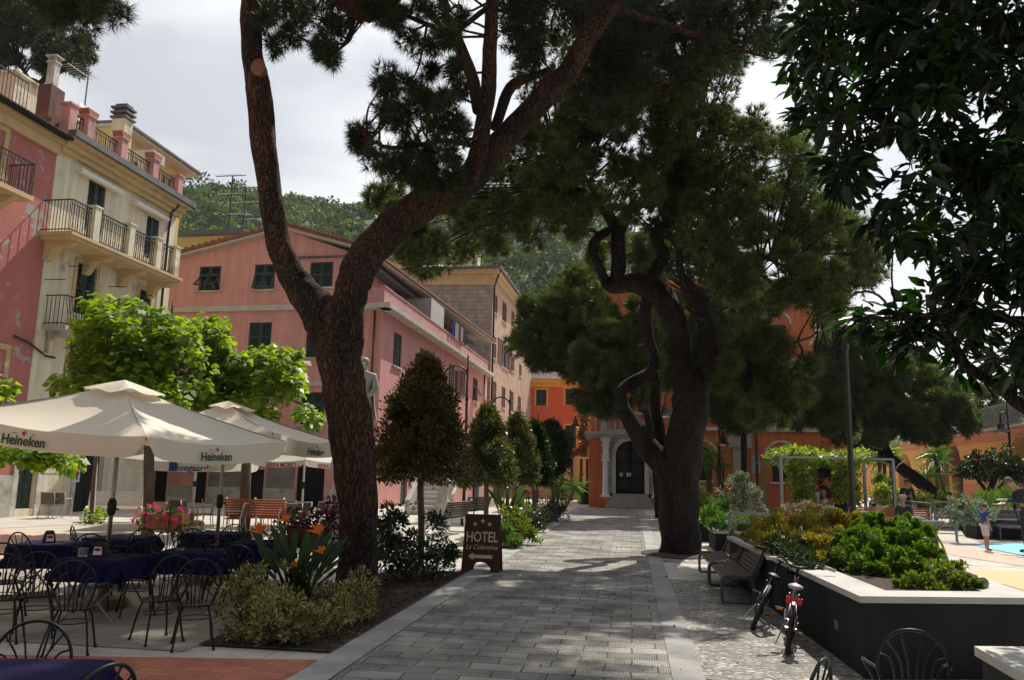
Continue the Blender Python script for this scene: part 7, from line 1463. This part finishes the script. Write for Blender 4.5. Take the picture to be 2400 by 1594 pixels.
def make_chair():
    t=thing('bistro_chair','black wrought iron chair','chair'); m=MB(); m.lathe([(0,.45),(.19,.45),(.205,.44),(.20,.43),(.0,.43)],n=20,cap=False)
    m.build('seat',M['iron'],t,smooth=True)
    for sx,sy in ((-1,1),(1,1),(-1,-1),(1,-1)):
        m=MB(); m.tube(catmull([(sx*.12,sy*.12,.43),(sx*.155,sy*.16,.3),(sx*.20,sy*.22,.0)],4),.011,6); m.tube([(sx*.198,sy*.218,.03),(sx*.20,sy*.22,0)],.017,6); m.build('leg',M['iron'],t,smooth=True)
    m=MB(); m.tube([(.155*math.cos(a),.155*math.sin(a),.30) for a in [i*math.pi/8 for i in range(17)]],.006,5); m.build('ring',M['iron'],t,smooth=True)
    def bk(u,z): return (u,-.19-(z-.43)*.22,z)
    hp=[bk(-.14,.44),bk(-.19,.58),bk(-.215,.70),bk(-.18,.82),bk(-.10,.90),bk(0,.925),bk(.10,.90),bk(.18,.82),bk(.215,.70),bk(.19,.58),bk(.14,.44)]
    m=MB(); m.tube(catmull(hp,4),.0105,7); m.build('back_hoop',M['iron'],t,smooth=True)
    m=MB()
    for u0,u1,u2,z2 in ((-.05,-.075,-.155,.85),(-.02,-.03,-.07,.905),(.02,.03,.07,.905),(.05,.075,.155,.85),(-.09,-.13,-.205,.76),(.09,.13,.205,.76)): m.tube(catmull([bk(u0,.44),bk(u0*1.15,.56),bk(u1,.72),bk(u2,z2)],4),.0065,5)
    m.build('back_rods',M['iron'],t,smooth=True)
    for s in (-1,1): m=MB(); m.tube(catmull([bk(s*.205,.66),(s*.25,-.1,.665),(s*.265,.08,.655),(s*.25,.16,.62),(s*.21,.15,.54),(s*.16,.11,.44)],4),.009,6); m.build('armrest',M['iron'],t,smooth=True)
    return t
tb=[(250,1303,.10),(118,1272,.25),(285,1257,-.1),(452,1290,.2),(507,1248,-.15),(606,1269,.1),(18,1580,.2)]
tl=['table at the foot of the near parasol pole with napkin box and glass','leftmost table of the back row, with a napkin box','table behind the near parasol pole','dark table left of the variegated shrubs','sunlit table nearest the red bench','table by the hanging magenta flowers','table cut by the bottom left corner']
pt=make_table(); ut=[False]; TBL=[]
FS=.88
for i,(x,y,a) in enumerate(tb):
    p=G(x,y,.75*FS); p.z=0; TBL.append((p,a)); place(pt,ut,p,a-TH,'cafe '+tl[i],'cafe tables',FS)
    c=make_cloth(i,.56+.05*(i%3)).build('tablecloth',M['cloth'],smooth=True); c.location=p; c.rotation_euler=(0,0,a-TH); c.scale=(FS,)*3; tag(c,' '.join(('blue cloth on the '+tl[i]).split()[:16]),'tablecloth','blue tablecloths')
pc_=make_chair(); uc=[False]
ch=[(156,1290,3.6,0,'chair back in front of the near table, left one',None),]
chairs=[ # (px,py of hoop top, facing: table index or angle, label)
 (172,1316,0,'front left chair drawn up to the near table, its back to the camera'),(412,1303,0,'chair right of the near table, seen in profile'),(88,1457,6,'large chair back above the bottom left corner table'),(262,1562,('a',1.2),'chair top just entering the bottom edge left of the bed'),
 (2138,1479,('a',-.3),'large chair at the bottom right before the dark planter'),(1935,1548,('a',.9),'chair top at the bottom edge beside the pebbles'),
 (42,1249,1,'back row chair, leftmost against the sunlit brick'),(5,1274,1,'chair cut by the left edge, upper one'),(8,1300,1,'chair cut by the left edge, lower one leaning in'),(168,1234,2,'chair silhouetted on the sunlit brick left of the parasol pole'),(212,1252,2,'chair tucked beside the parasol pole'),
 (430,1232,4,'chair left of the sunlit blue table, rear one'),(452,1240,4,'chair left of the sunlit blue table, front one'),(392,1247,3,'profile chair below the pink flower box'),(550,1230,4,'chair behind the sunlit blue table'),(600,1241,5,'chair behind the table by the magenta flowers, left'),(645,1242,5,'chair behind the table by the magenta flowers, right'),
 (95,1295,1,'dark chair before the leftmost back row table'),(340,1270,2,'chair right of the table behind the parasol pole'),(338,1240,2,'chair beyond the table behind the parasol pole'),(556,1279,5,'dark chair in front of the table by the magenta flowers'),(228,1264,2,'chair hidden against the cloth left of the near pole'),(470,1312,3,'dark chair in front of the table next to the variegated shrubs'),(520,1262,4,'chair before the sunlit blue table')]
for (x,y,f,lab) in chairs:
    p=G(x,y,.92*FS)
    if isinstance(f,tuple): a=f[1]
    else: d=TBL[f][0]-p; a=math.atan2(-d.x,d.y)
    q=Vector((p.x,p.y,0))+Vector((-math.sin(a),math.cos(a),0))*.27
    place(pc_,uc,q,a,'black iron '+lab,'black wrought iron chairs',FS)
def napkin(lab,p,rz):
    t=thing('napkin_holder',lab,'napkin holder',p,rz,'napkin holders'); m=MB(); w,d,h=.075,.055,.15; tp=.7
    m.add([(-w,-d,0),(w,-d,0),(w,d,0),(-w,d,0),(-w*tp,-d*tp,h*.8),(w*tp,-d*tp,h*.8),(w*tp,d*tp,h*.8),(-w*tp,d*tp,h*.8),(-w*.5,-d*.5,h),(w*.5,-d*.5,h),(w*.5,d*.5,h),(-w*.5,d*.5,h)],[(3,2,1,0),(0,1,5,4),(1,2,6,5),(2,3,7,6),(3,0,4,7),(4,5,9,8),(5,6,10,9),(6,7,11,10),(7,4,8,11),(8,9,10,11)]); m.build('holder',M['dark'],t,bevel=.005)
    m=MB(); m.add([(-w*.62,-d*.97,.02),(w*.62,-d*.97,.02),(w*.5,-d*.76,h*.68),(-w*.5,-d*.76,h*.68)],[(0,1,2,3)]); o=m.build('napkins',M['white'],t); 
    m=MB(); m.ball((0,-d*.80-.006,h*.5),(.035,.004,.018),10,6); m.build('label_patch',M['redp'],t); return t
napkin('black napkin box on the near table, its white front showing',TBL[0][0]+Vector((-.06,-.05,.75*FS)),.1); napkin('black napkin box on the leftmost back row table',TBL[1][0]+Vector((-.02,0,.75*FS)),.7); napkin('black napkin box on the table by the magenta flowers',TBL[5][0]+Vector((-.02,0,.75*FS)),-.8)
for k,(i,dx,dy) in enumerate(((0,-.22,-.08),(1,.18,-.1),(2,.1,.05),(3,-.15,.0))):
    t=thing('ashtray' if k else 'glass_tumbler',('clear tumbler on the near table beside the napkin box','glass ashtray on the leftmost back row table','glass ashtray on the table behind the pole','glass ashtray on the table by the variegated shrubs')[k],'glassware',TBL[i][0]+Vector((dx,dy,.75*FS)),group='glassware on the cafe tables'); m=MB()
    m.lathe([(.045,0),(.05,.03),(.05,.09 if k==0 else .03),(.045,.09 if k==0 else .03),(.043,.01)],n=14,cap=False); gm=M.get('clear') or newmat('clear_glass'); 
    if isinstance(gm,tuple): gm[2].inputs['Transmission Weight'].default_value=.9; gm[2].inputs['Roughness'].default_value=.05; gm=gm[0]; M['clear']=gm
    m.build('bowl',gm,t,smooth=True)
# pale textilene chairs at the cafe front
M['mesh']=mat('brown_mesh',(.13,.10,.075),.8,.1,60); M['alu']=mat('champagne_frame',(.46,.43,.37),.45,.08,10,metal=.2)
def make_tchair():
    t=thing('mesh_chair','pale framed chair','chair'); m=MB(); m.box(-.23,-.2,.43,.23,.24,.45); m.build('seat',M['mesh'],t)
    m=MB(); m.add([(-.22,-.22,.47),(.22,-.22,.47),(.22,-.30,.86),(-.22,-.30,.86)],[(0,1,2,3)]); m.add([(-.22,-.23,.47),(.22,-.23,.47),(.22,-.31,.86),(-.22,-.31,.86)],[(3,2,1,0)]); m.build('backrest',M['mesh'],t)
    for s in (-1,1):
        m=MB(); m.tube([(s*.245,-.31,.88),(s*.245,-.22,.45),(s*.25,-.28,0)],.014,6); m.tube(catmull([(s*.25,.24,0),(s*.25,.22,.45),(s*.255,.2,.64),(s*.255,0,.66),(s*.245,-.25,.66)],3),.014,6); m.build('side_frame',M['alu'],t,smooth=True)
    m=MB(); m.bar((-.25,-.31,.87),(.25,-.31,.87),.03); m.build('top_rail',M['alu'],t); m=MB(); m.bar((-.25,.23,.44),(.25,.23,.44),.025); m.build('front_rail',M['alu'],t); return t
pm_=make_tchair(); um=[False]
tc_=[(682,1180,3.1,'nearest to the magenta flowers, turned from the camera'),(709,1177,3.3,'second from the forked pine'),(733,1176,2.2,'closest to the folding gate'),(553,1178,1.6,'just left of the rear linden trunk'),(597,1174,-1.3,'right of the rear linden trunk'),(618,1175,2.7,'two places right of the rear linden trunk'),(642,1176,3.0,'three places right of the rear linden trunk'),(666,1174,2.9,'between the red lettered parasol pole and the gate'),(500,1171,-1.2,'right of the white parasol pole'),(480,1170,1.8,'second right of the white parasol pole'),(404,1171,3.1,'behind the pink flower box'),(398,1167,3.0,'furthest behind the pink flower box'),(455,1172,-1.5,'side on beside the white parasol pole'),(123,1153,0,'left of the pair standing by the wall of the yellow house'),(147,1153,0,'right of the pair standing by the wall of the yellow house')]
for x,y,a,l in tc_: p=G(x,y,.88*FS); p.z=0; place(pm_,um,p,a,'pale framed mesh chair '+l,'pale mesh chairs at the shop fronts',FS)
# =====================================================================
# BENCHES
# =====================================================================
M['slat']=mat('grey_brown_slats',(.11,.075,.055),.65,.3,5,.3,40,stretch=(1,8,8)); M['slat_w']=mat('pale_slats',(.60,.53,.47),.6,.1,5); M['slat_r']=mat('red_brown_slats',(.30,.07,.03),.5,.12,5); M['cast']=mat('cast_frame',(.10,.105,.11),.5,.15,10,metal=.4)
def make_bench(L_,slat,frame,lab,nf=2):
    t=thing('slatted_bench',lab,'bench'); s=[]
    for k in range(7): y=.02+k*.062; m=MB(); m.box(-L_/2,y,.43-.012*k+.0,L_/2,y+.05,.455-.012*k); m.build('seat_slat',slat,t)
    for k in range(7):
        z=.44+k*.062; y=-.03-.055*k*.42; m=MB(); m.x=Matrix.Translation((0,y,z))@Matrix.Rotation(rad(22),4,'X'); m.box(-L_/2,-.012,0,L_/2,.012,.05); m.build('back_slat',slat,t)
    for i in range(nf):
        x=-L_/2+.04+(L_-.08)*i/(nf-1) if nf>1 else 0; m=MB()
        P=catmull([(x,.0,.40),(x,.38,.42),(x,.45,.38),(x,.47,.30),(x,.47,.06),(x,.44,.02),(x,.38,.015),(x,-.02,.015)],3)
        for a,b in zip(P[:-1],P[1:]): m.bar(a,b,.045,.03,up=(1,0,0))
        m.bar((x,-.02,.015),(x,.03,.42),.045,.035,up=(1,0,0)); m.bar((x,.03,.42),(x,-.19,.90),.045,.04,up=(1,0,0)); m.build('frame',frame,t)
    return t
pb_=make_bench(1.62,M['slat'],M['cast'],'dark slatted bench'); ub=[False]
P1=G(1697,1418); P2=G(1665,1375); P3=G(1641,1341); dv=(P3-P1).normalized(); ang=math.atan2(dv.y,dv.x)+math.pi
# seat front faces the path: local +y = towards -v
ang=math.atan2(dv.y,dv.x); yv=Vector((-math.sin(ang),math.cos(ang),0))
L2=(P3-P1).length/2
for k,l in ((0,'weathered dark slatted bench nearest the bicycles, back against the planter'),(1,'weathered dark slatted bench beyond the first, nearer the big pine')):
    c=P1+dv*(L2*(k+.5))-yv*.40; place(pb_,ub,c,ang,l,'slatted benches along the planter',scale=((L2*.97)/1.62,.88,.84))
w=make_bench(1.5,M['slat_w'],M['white'],'sunlit white slatted bench left of the front linden trunk'); w.location=G(268,1222); w.rotation_euler=(0,0,rad(197)); w['group']='slatted benches in the square'
w=make_bench(1.5,M['slat_r'],M['white'],'red brown slatted bench split by the rear linden trunk',3); w.location=G(597,1252); w.rotation_euler=(0,0,rad(2)); w['group']='slatted benches in the square'
pk=make_bench(1.5,M['slat'],M['white'],'brown slatted bench'); uk=[False]
place(pk,uk,G(1062,1252),rad(68),'brown bench with white frame just left of the hotel sign','slatted benches in the square'); place(pk,uk,G(1113,1228),rad(62),'second brown bench behind the hotel sign top','slatted benches in the square')
pk=make_bench(1.5,M['slat_r'],M['alu'],'tan slatted bench'); uk=[False]
b=A(1850,1240,25); b.z=0; place(pk,uk,b,rad(100),'tan slatted bench at the left post of the pergola','benches of the far square')
b=A(2030,1240,25); b.z=0; place(pk,uk,b,rad(20),'tan slatted bench right of the tall black lamp post','benches of the far square')
b=A(1938,1240,27.4); b.z=0; place(pk,uk,b,rad(75),'bench under the newspaper reader','benches of the far square'); b=A(2120,1240,24.3); b.z=0; place(pk,uk,b,rad(150),'bench under the elderly lady','benches of the far square')
b=A(2230,1225,29.3); b.z=0; place(pk,uk,b,rad(60),'bench under the person by the leaning pine','benches of the far square')
pk=make_bench(1.9,M['slat'],M['cast'],'dark slatted bench behind the small boy against the curved planter',3); pk.location=G(2395,1266); pk.rotation_euler=(0,0,rad(180)); pk['group']='benches of the far square'
# =====================================================================
# BICYCLES
# =====================================================================
M['rubber']=mat('rubber',(.012,.012,.012),.7,.2,20); M['chrome']=mat('chrome',(.5,.5,.5),.25,.1,10,metal=1); 
def bike(lab,base,heading,lean,paint,grip,refl,seatc,R=.255,wb=.82,steer=.25):
    """rear wheel contact at base; local y = forward; leaning about that axis"""
    t=thing('bicycle',lab,'bicycle',base,heading); X=Matrix.Rotation(lean,4,'Y'); pm=mat('paint_'+lab[:5],paint,.35,.1,10,spec=.6); gm=mat('grip_'+lab[:5],grip,.6,.05,10)
    def mb(): m=MB(); m.x=X; return m
    def wheel(c,st,nm='wheel'):
        S=X@Matrix.Translation(c)@Matrix.Rotation(st,4,'Z'); m=MB(); m.x=S; n=36
        ring=lambda r,tr,k: m.tube([(0,r*math.cos(2*math.pi*i/n),r*math.sin(2*math.pi*i/n)) for i in range(n+1)],tr,k,cap=False)
        ring(R-.026,.026,8); w=m.build(nm,M['rubber'],t,smooth=True); m=MB(); m.x=S; ring(R-.055,.010,6)
        for i in range(20): a=2*math.pi*i/20; m.bar((.02*(-1)**i,0,0),(0,(R-.055)*math.cos(a),(R-.055)*math.sin(a)),.003)
        m.lathe([(.018,-.045),(.018,.045)],n=8) if 0 else m.tube([(-.05,0,0),(.05,0,0)],.014,8); m.build('rim',M['chrome'],w); return w
    wheel((0,0,R),0); wheel((0,wb,R),steer)
    bb=(0,.34,.25); st=(0,.24,.52); hd=(0,.66,.60); hb=(0,.70,.47)
    m=mb(); m.tube([bb,st],.017,8); m.tube([bb,hb],.019,8); m.tube([(0,.26,.46),hd],.017,8); m.tube([(0,.645,.66),hb],.021,8)
    for s in (-1,1): m.tube([(s*.05,0,R),(s*.03,.32,.25)],.009,6); m.tube([(s*.05,0,R),(s*.02,.25,.48)],.009,6)
    m.build('frame',pm,t,smooth=True)
    m=mb(); 
    for s in (-1,1): m.tube([(s*.045,.70,.47),(s*.05,.75,.42),(s*.05,wb,R)],.012,6)
    m.build('fork',pm,t,smooth=True)
    m=mb(); m.tube([st,(0,.22,.60)],.013,8); m.add([],[]); m.ball((0,.15,.615),(.075,.09,.03),10,6); m.ball((0,.26,.615),(.03,.1,.022),10,6); m.build('saddle',mat('saddle_'+lab[:5],seatc,.5,.1,10),t,smooth=True)
    H=X@Matrix.Translation((0,.645,.66))@Matrix.Rotation(steer,4,'Z'); m=MB(); m.x=H; m.tube([(0,0,0),(0,-.02,.10)],.016,8); m.tube(catmull([(-.27,-.10,.15),(-.17,-.06,.17),(-.08,0,.10),(.08,0,.10),(.17,-.06,.17),(.27,-.10,.15)],4),.011,8); m.tube(catmull([(-.2,-.03,.16),(-.12,.12,.12),(0,.1,-.05)],4),.003,4); m.tube(catmull([(.2,-.03,.16),(.14,.14,.15),(.02,.1,-.05)],4),.003,4); m.tube([(-.19,-.02,.17),(-.12,.0,.145)],.006,4); hbp=m.build('handlebar',M['dark'],t,smooth=True)
    for s in (-1,1): m=MB(); m.x=H; m.tube([(s*.24,-.09,.152),(s*.34,-.13,.14)],.019,10); m.build('grip',gm,hbp,smooth=True)
    m=mb(); m.tube([(-.05,.34,.25),(.05,.34,.25)],.02,8); m.lathe([(.075,0)],n=3,cap=False) if 0 else None
    m.tube([(.055,.34+.07*math.cos(a),.25+.07*math.sin(a)) for a in [i*math.pi/8 for i in range(17)]],.005,4); m.bar((.06,.34,.25),(.07,.40,.14),.014); m.bar((-.06,.34,.25),(-.07,.28,.36),.014); m.build('crankset',M['chrome'],t)
    for s,c in ((1,(.12,.40,.14)),(-1,(-.12,.28,.36))):
        m=mb(); m.box(c[0]-.045,c[1]-.03,c[2]-.01,c[0]+.045,c[1]+.03,c[2]+.012); pd=m.build('pedal',M['dark'],t); m=mb(); m.box(c[0]-.03,c[1]-.034,c[2]-.006,c[0]+.03,c[1]-.031,c[2]+.008); m.build('pedal_reflector',mat('amber_reflector',(.8,.25,.02),.3,.1,5),pd)
    if refl: m=mb(); m.box(-.075,.0,.47,.075,.02,.53); m.build('rear_reflector',mat('red_reflector',(.75,.015,.01),.25,.08,60,.4,150,spec=.8),t); m=mb(); m.bar((0,.02,.5),(0,.22,.56),.012); m.prism([(-.012,-.1,.47),(-.012,.12,.52),(-.012,.12,.53),(-.012,-.1,.48)],(.024,0,0)); m.build('mudguard',M['chrome'],t)
    m=mb(); m.tube([(-.06,.33,.22),(-.12,.27,.01)],.007,5); m.build('kickstand',M['chrome'],t)
    return t
bike('pink child bicycle with cream grips and a red rear reflector leaning on the planter',G(1845,1533),rad(-20),rad(9),(.26,.12,.20),(.50,.43,.37),True,(.42,.42,.48),.235,.74,.2)
bike('dark blue bicycle behind the pink one, tipped over towards the planter',G(1762,1474),rad(-20),rad(24),(.006,.009,.04),(.02,.02,.02),False,(.015,.015,.015),.265,.82,.15)
# =====================================================================
# PERGOLA, RAILS AND SMALL THINGS
# =====================================================================
pf=[A(1835,1240,26),A(2101,1240,26)]; pbk=[A(1795,1240,30.5),A(2032,1240,30.5)]; ZP=A(1970,1074,26).z
t=thing('pergola','light grey steel pergola overgrown with a yellow green climber','pergola',Vector((pf[0].x,26,0)))
for p in pf+pbk:
    m=MB(); m.bar((p.x,p.y,0),(p.x,p.y,ZP),.09,.09); m.build('post',M['metal_grey'],t,W=True)
    m=MB()
    for dx in (-1,1): m.tube(catmull([(p.x,p.y,ZP-.6),(p.x+dx*.12,p.y,ZP-.25),(p.x+dx*.4,p.y,ZP-.03)],3),.015,5)
    m.build('brace',M['metal_grey'],t,W=True)
m=MB(); c=[Vector((p.x,p.y,ZP)) for p in (pf[0],pf[1],pbk[1],pbk[0])]
for i in range(4): m.bar(c[i],c[(i+1)%4],.07,.06)
for k in range(1,8): a=c[0].lerp(c[1],k/8); b=c[3].lerp(c[2],k/8); m.bar(a,b,.03,.03)
m.build('top_frame',M['metal_grey'],t,W=True)
t=thing('climbing_vine','yellow green climber covering the pergola roof and two of its sides','plant',Vector((A(1880,1240,26).x,28,0))); M['vine']=leafmat('vine_leaves',(.09,.15,.02),(.30,.34,.06),.4,.5,tcol=(1.6,1.8,.4)); 
C,Rr=sample_poly([(1850,1085),(1908,1085),(1900,1190),(1862,1190)],60,26,27,501,(9,16)); C1,R1=sample_poly([(1957,1082),(2012,1082),(2008,1175),(1962,1175)],60,26.5,28,502,(9,16)); cs=[];
r=random.Random(5)
for _ in range(150): u,v=r.random()*.8+.03,r.random(); p=c[0].lerp(c[1],u).lerp(c[3].lerp(c[2],u),v); cs.append((p.x,p.y,p.z+.08+.12*math.sin(u*9)*math.sin(v*5))); 
C=np.concatenate([C,C1,np.array(cs)]); Rr=np.concatenate([Rr,R1,np.full(150,.22)]); lv=LV(5); P,D=lv.clump(C,Rr,60,.5); lv.leaves(P,D,.11,.09,.2,.2,.6); lv.build('leaves',M['vine'],t)
for x in (1880,1983): m=MB(); p=A(x,1240,26.5); m.tube(catmull([(p.x,p.y,0),(p.x+.1,p.y,.8),(p.x-.05,p.y+.1,1.6),(p.x,p.y,ZP)],4),.035,6); m.build('stem',M['bark_thin'],t,W=True)
def rail(lab,a,b,h,bars,grp='grey steel railings',ends=(1,1)):
    t=thing('steel_railing',lab,'railing',a,group=grp); d=b-a
    for k in (0,1):
        if ends[k]: m=MB(); m.bar(d*k,d*k+Vector((0,0,h)),.06,.04); m.build('post',M['metal_grey'],t)
    m=MB(); m.bar(Vector((0,0,h)),d+Vector((0,0,h)),.06,.06); m.build('top_bar',M['metal_grey'],t)
    for z in bars: m=MB(); m.bar(Vector((0,0,z)),d+Vector((0,0,z)),.03,.03); m.build('bar',M['metal_grey'],t)
g=lambda x,y:G(x,y); rail('four barred railing panel directly left of the boy',g(2195,1266),g(2243,1268),1.08,(.2,.45,.68,.88)); rail('railing panel left of the four barred one',g(2142,1252),g(2186,1262),1.0,(.3,.55,.8)); rail('railing panel behind the pram',g(2044,1240),g(2096,1232),.95,(.25,.5))
rail('steel rail rising over the small planter boxes',Vector((A(1713,1300,15.5).x,15.5,0)),Vector((A(1824,1300,15.5).x,15.5,0)),zat(1713,1203,Vector((0,15.5,0))),(zat(1713,1224,Vector((0,15.5,0))),))
# pram with jackets
b=A(2140,1300,14); b.z=0; M['jacket']=mat('black_jacket',(.02,.02,.022),.7,.2,6,.3,20); t=thing('pram','dark pram hung with black jackets behind the box bushes','pram',b,rad(20))
m=MB(); 
for sx in (-.25,.25):
    m.tube([(sx,-.45,1.0),(sx,-.1,.6),(sx,.4,.15)],.014,6); m.tube([(sx,.35,.75),(sx,0,.45),(sx,-.4,.15)],.014,6)
m.bar((-.25,-.45,1.0),(.25,-.45,1.0),.03); m.build('frame',M['metal_grey'],t)
for sx in (-.27,.27):
    for y in (-.4,.4): m=MB(); m.tube([(sx,y+.11*math.cos(a),.12+.11*math.sin(a)) for a in [i*math.pi/8 for i in range(17)]],.02,6); m.build('wheel',M['rubber'],t)
m=MB(); m.ball((0,.1,.62),(.26,.36,.22),12,8); m.ball((0,-.05,.82),(.27,.27,.24),12,8); m.build('hood',M['jacket'],t,smooth=True)
t=thing('jacket','black jacket with a yellow green stripe thrown over the pram handle','jacket',b+Vector((0,-.1,.55)),rad(20)); m=MB(); vs=[];n=28
for i in range(9):
    q=i/8; rr=.36*math.sin(min(1,q*1.25)*math.pi/2)+.05*q; z=.52*math.cos(q*math.pi*.5)**.8-.22*q*q
    for k in range(n):
        w=2*math.pi*k/n; f=1+.10*q*math.sin(5*w+1)+.07*q*math.sin(9*w+2*q); vs.append((rr*f*math.cos(w)*.95,rr*f*math.sin(w)*.8,z-.10*q*math.sin(3*w+.5)))
m.add(vs,[(i*n+k,(i+1)*n+k,(i+1)*n+(k+1)%n,i*n+(k+1)%n) for i in range(8) for k in range(n)]); m.build('cloth',M['jacket'],t,smooth=True)
m=MB(); m.tube([(.30,-.12,.28),(.38,-.2,.05),(.42,-.26,-.2)],.022,6); m.build('stripe',M['limey'],t)
b=A(1978,1240,27); b.z=0; t=thing('pushchair','blue and black folded pushchair beside the newspaper reader','pram',b,rad(60)); m=MB(); m.bar((-.2,-.3,.9),(-.2,.3,.2),.03); m.bar((.2,-.3,.9),(.2,.3,.2),.03); m.ball((0,0,.72),(.25,.4,.2),10,7); m.build('seat',mat('navy',(.02,.03,.06),.7,.2,6),t,smooth=True); m=MB(); m.ball((.28,-.1,.72),.1,8,6); m.build('ball_pouch',mat('blue_pouch',(.03,.18,.6),.4,.1,5),t,smooth=True)
for s in (-.22,.22):
    for y in (-.3,.3): m=MB(); m.tube([(s,y+.08*math.cos(a),.09+.08*math.sin(a)) for a in [i*math.pi/8 for i in range(17)]],.02,6); m.build('wheel',M['rubber'],t)
# litter bins
for l,b,h,c in (('dark green litter bin at the left foot of the town hall',G(1368,1182),1.0,(.01,.035,.025)),('grey green bin right of the tall lamp post',Vector((A(2030,1240,23).x,23,0)),.75,(.07,.09,.09))):
    t=thing('litter_bin',l,'bin',b); m=MB(); m.lathe([(.27,0),(.33,.05),(.36,h*.9),(.3,h)],n=12); m.build('body',mat('bin_'+l[:5],c,.6,.1,5),t); m=MB(); m.lathe([(.37,h*.92),(.38,h*.95),(.32,h*1.03),(0,h*1.06)],n=12); m.build('lid',M['dark'],t)
# white van
b=A(1944,1240,62); b.z=0; t=thing('white_van','white van parked far away, seen through the pergola','van',b,rad(8)); vw=mat('van_white',(.75,.75,.74),.3,.03,5)
m=MB(); m.prism([(-.95,-2,.35),(.95,-2,.35),(.95,-2,1.15),(.88,-2,1.2),(-.88,-2,1.2),(-.95,-2,1.15)],(0,4.4,0)); m.prism([(-.88,-1.2,1.18),(.88,-1.2,1.18),(.8,-.6,2.0),(-.8,-.6,2.0)],(0,3.4,0)); m.build('body',vw,t,bevel=.05)
m=MB(); m.add([(-.78,-1.17,1.28),(.78,-1.17,1.28),(.72,-.68,1.9),(-.72,-.68,1.9)],[(0,1,2,3)]); m.build('windscreen',mat('sky_glass',(.25,.33,.40),.1,.05,3),t)
for sx in (-.7,.7): m=MB(); m.box(sx-.17,-2.03,.75,sx+.17,-2.005,.92); m.build('headlight',M['glass_dark'],t)
for sx in (-.86,.86):
    for y in (-1.3,1.5): m=MB(); m.x=Matrix.Translation((sx,y,.33))@Matrix.Rotation(rad(90),4,'Y'); m.lathe([(.33,-.1),(.33,.1)],n=16); m.build('wheel',M['rubber'],t)
# handrail tube beside the planter, cable box on the planter, small things
a=G(2235,1340,.35); b=G(2303,1362,.62); t=thing('tube_handrail','end of a thick brown tubular handrail at the back right of the planter','railing',Vector((b.x,b.y,0))); m=MB(); m.tube([G(2190,1318,.66),G(2300,1366,.72)],.05,12); m.build('tube',M['wood_box'],t,W=True,smooth=True); m=MB(); m.tube([G(2296,1364,.72),G(2303,1367,.72)],.055,12); m.build('end_cap',M['metal_grey'],t,W=True,smooth=True); m=MB(); e_=G(2285,1360,.7); m.bar((e_.x,e_.y,0),e_,.04); m.build('support',M['metal_grey'],t,W=True)
# far cafe tables under the trees
pt2=[False]; ft=thing('small_table','dark small cafe table','table'); m=MB(); m.lathe([(.0,.72),(.38,.72),(.38,.75),(0,.75)],n=14,cap=False); m.build('tabletop',M['dark'],ft); m=MB(); m.lathe([(.2,0),(.03,.04),(.025,.72)],n=8); m.build('pedestal',M['iron'],ft)
for k,(x,Y) in enumerate(((1160,42),(1185,40),(1225,41),(1238,38))): b=A(x,1240,Y); b.z=0; place(ft,pt2,b,k,'dark round cafe table '+('furthest left','second from the left','third from the left','furthest right')[k]+' under the distant cone trees','far cafe tables')
M['fchair']=mat('far_chair_wood',(.16,.07,.03),.6,.2,8); fc=thing('folding_chair','brown folding chair','chair'); m=MB(); m.box(-.2,-.2,.43,.2,.2,.46); m.build('seat',M['fchair'],fc); m=MB(); [m.box(-.2,-.24,z,.2,-.21,z+.06) for z in (.6,.7,.8)]; m.build('backrest',M['fchair'],fc)
for s in (-.2,.2): m=MB(); m.bar((s,-.23,.88),(s,-.15,0),.025); m.bar((s,.18,0),(s,.0,.44),.025); m.build('leg',M['fchair'],fc)
uf=[False]
for k,(x,Y,a) in enumerate(((1152,41,.5),(1170,43,2),(1178,39,4),(1196,41,1),(1212,42,3),(1232,42,5),(1246,39,2.2),(1222,38.5,.2))): b=A(x,1240,Y); b.z=0; place(fc,uf,b,a,'brown folding chair of the far cafe, '+('leftmost','second from the left','third from the left','fourth from the left','sixth from the left','seventh from the left','rightmost','fifth from the left')[k],'brown folding chairs of the far cafe')
# pine litter: fallen cones and scattered debris on the paving
r=random.Random(9); m=MB()
for k in range(120):
    p=U(r.uniform(6.5,22),r.uniform(-2.6,2.4)); s=.004+.014*r.random()**2.5; m.ball((p.x,p.y,.02+s*.6),(s,s*r.uniform(.8,1.6),s*.7),6,4)
o=m.build('pine_litter',M['soil']); tag(o,'small dark pine debris scattered over the paved path','litter',kind='stuff')
lv=LV(12); n=5200; P=np.array([tuple(U(r.uniform(7.3,13.3),r.uniform(-3.95,-2.72),.022+r.random()*.03)) for _ in range(n)]+[tuple(U(r.uniform(18,33),r.uniform(-3.95,-2.72),.022+r.random()*.03)) for _ in range(1500)]); D=lv.unit(len(P)); D[:,2]*=.25; lv.leaves(P,D,.05,.02,.2,0,2); o=lv.build('bark_mulch',leafmat('mulch',(.03,.017,.012),(.10,.06,.04),0.02,.9)); tag(o,'dark bark mulch chips covering the planting beds','mulch',kind='stuff')
# haze: one closed box of thin air round the whole scene
def haze(density):
    m=bpy.data.materials.new('haze_air'); m.use_nodes=True; nt=m.node_tree; nt.nodes.clear(); o=nt.nodes.new('ShaderNodeOutputMaterial'); v=nt.nodes.new('ShaderNodeVolumePrincipled')
    v.inputs['Color'].default_value=(.82,.88,1,1); v.inputs['Density'].default_value=density; v.inputs['Anisotropy'].default_value=.3; nt.links.new(v.outputs[0],o.inputs['Volume'])
    b=MB(); b.box(-1900,-1900,-1,1900,1900,330); q=b.build('haze',m); q['kind']='stuff'; tag(q,'thin bluish haze in the air fading the far ridge','haze')
haze(.00016)
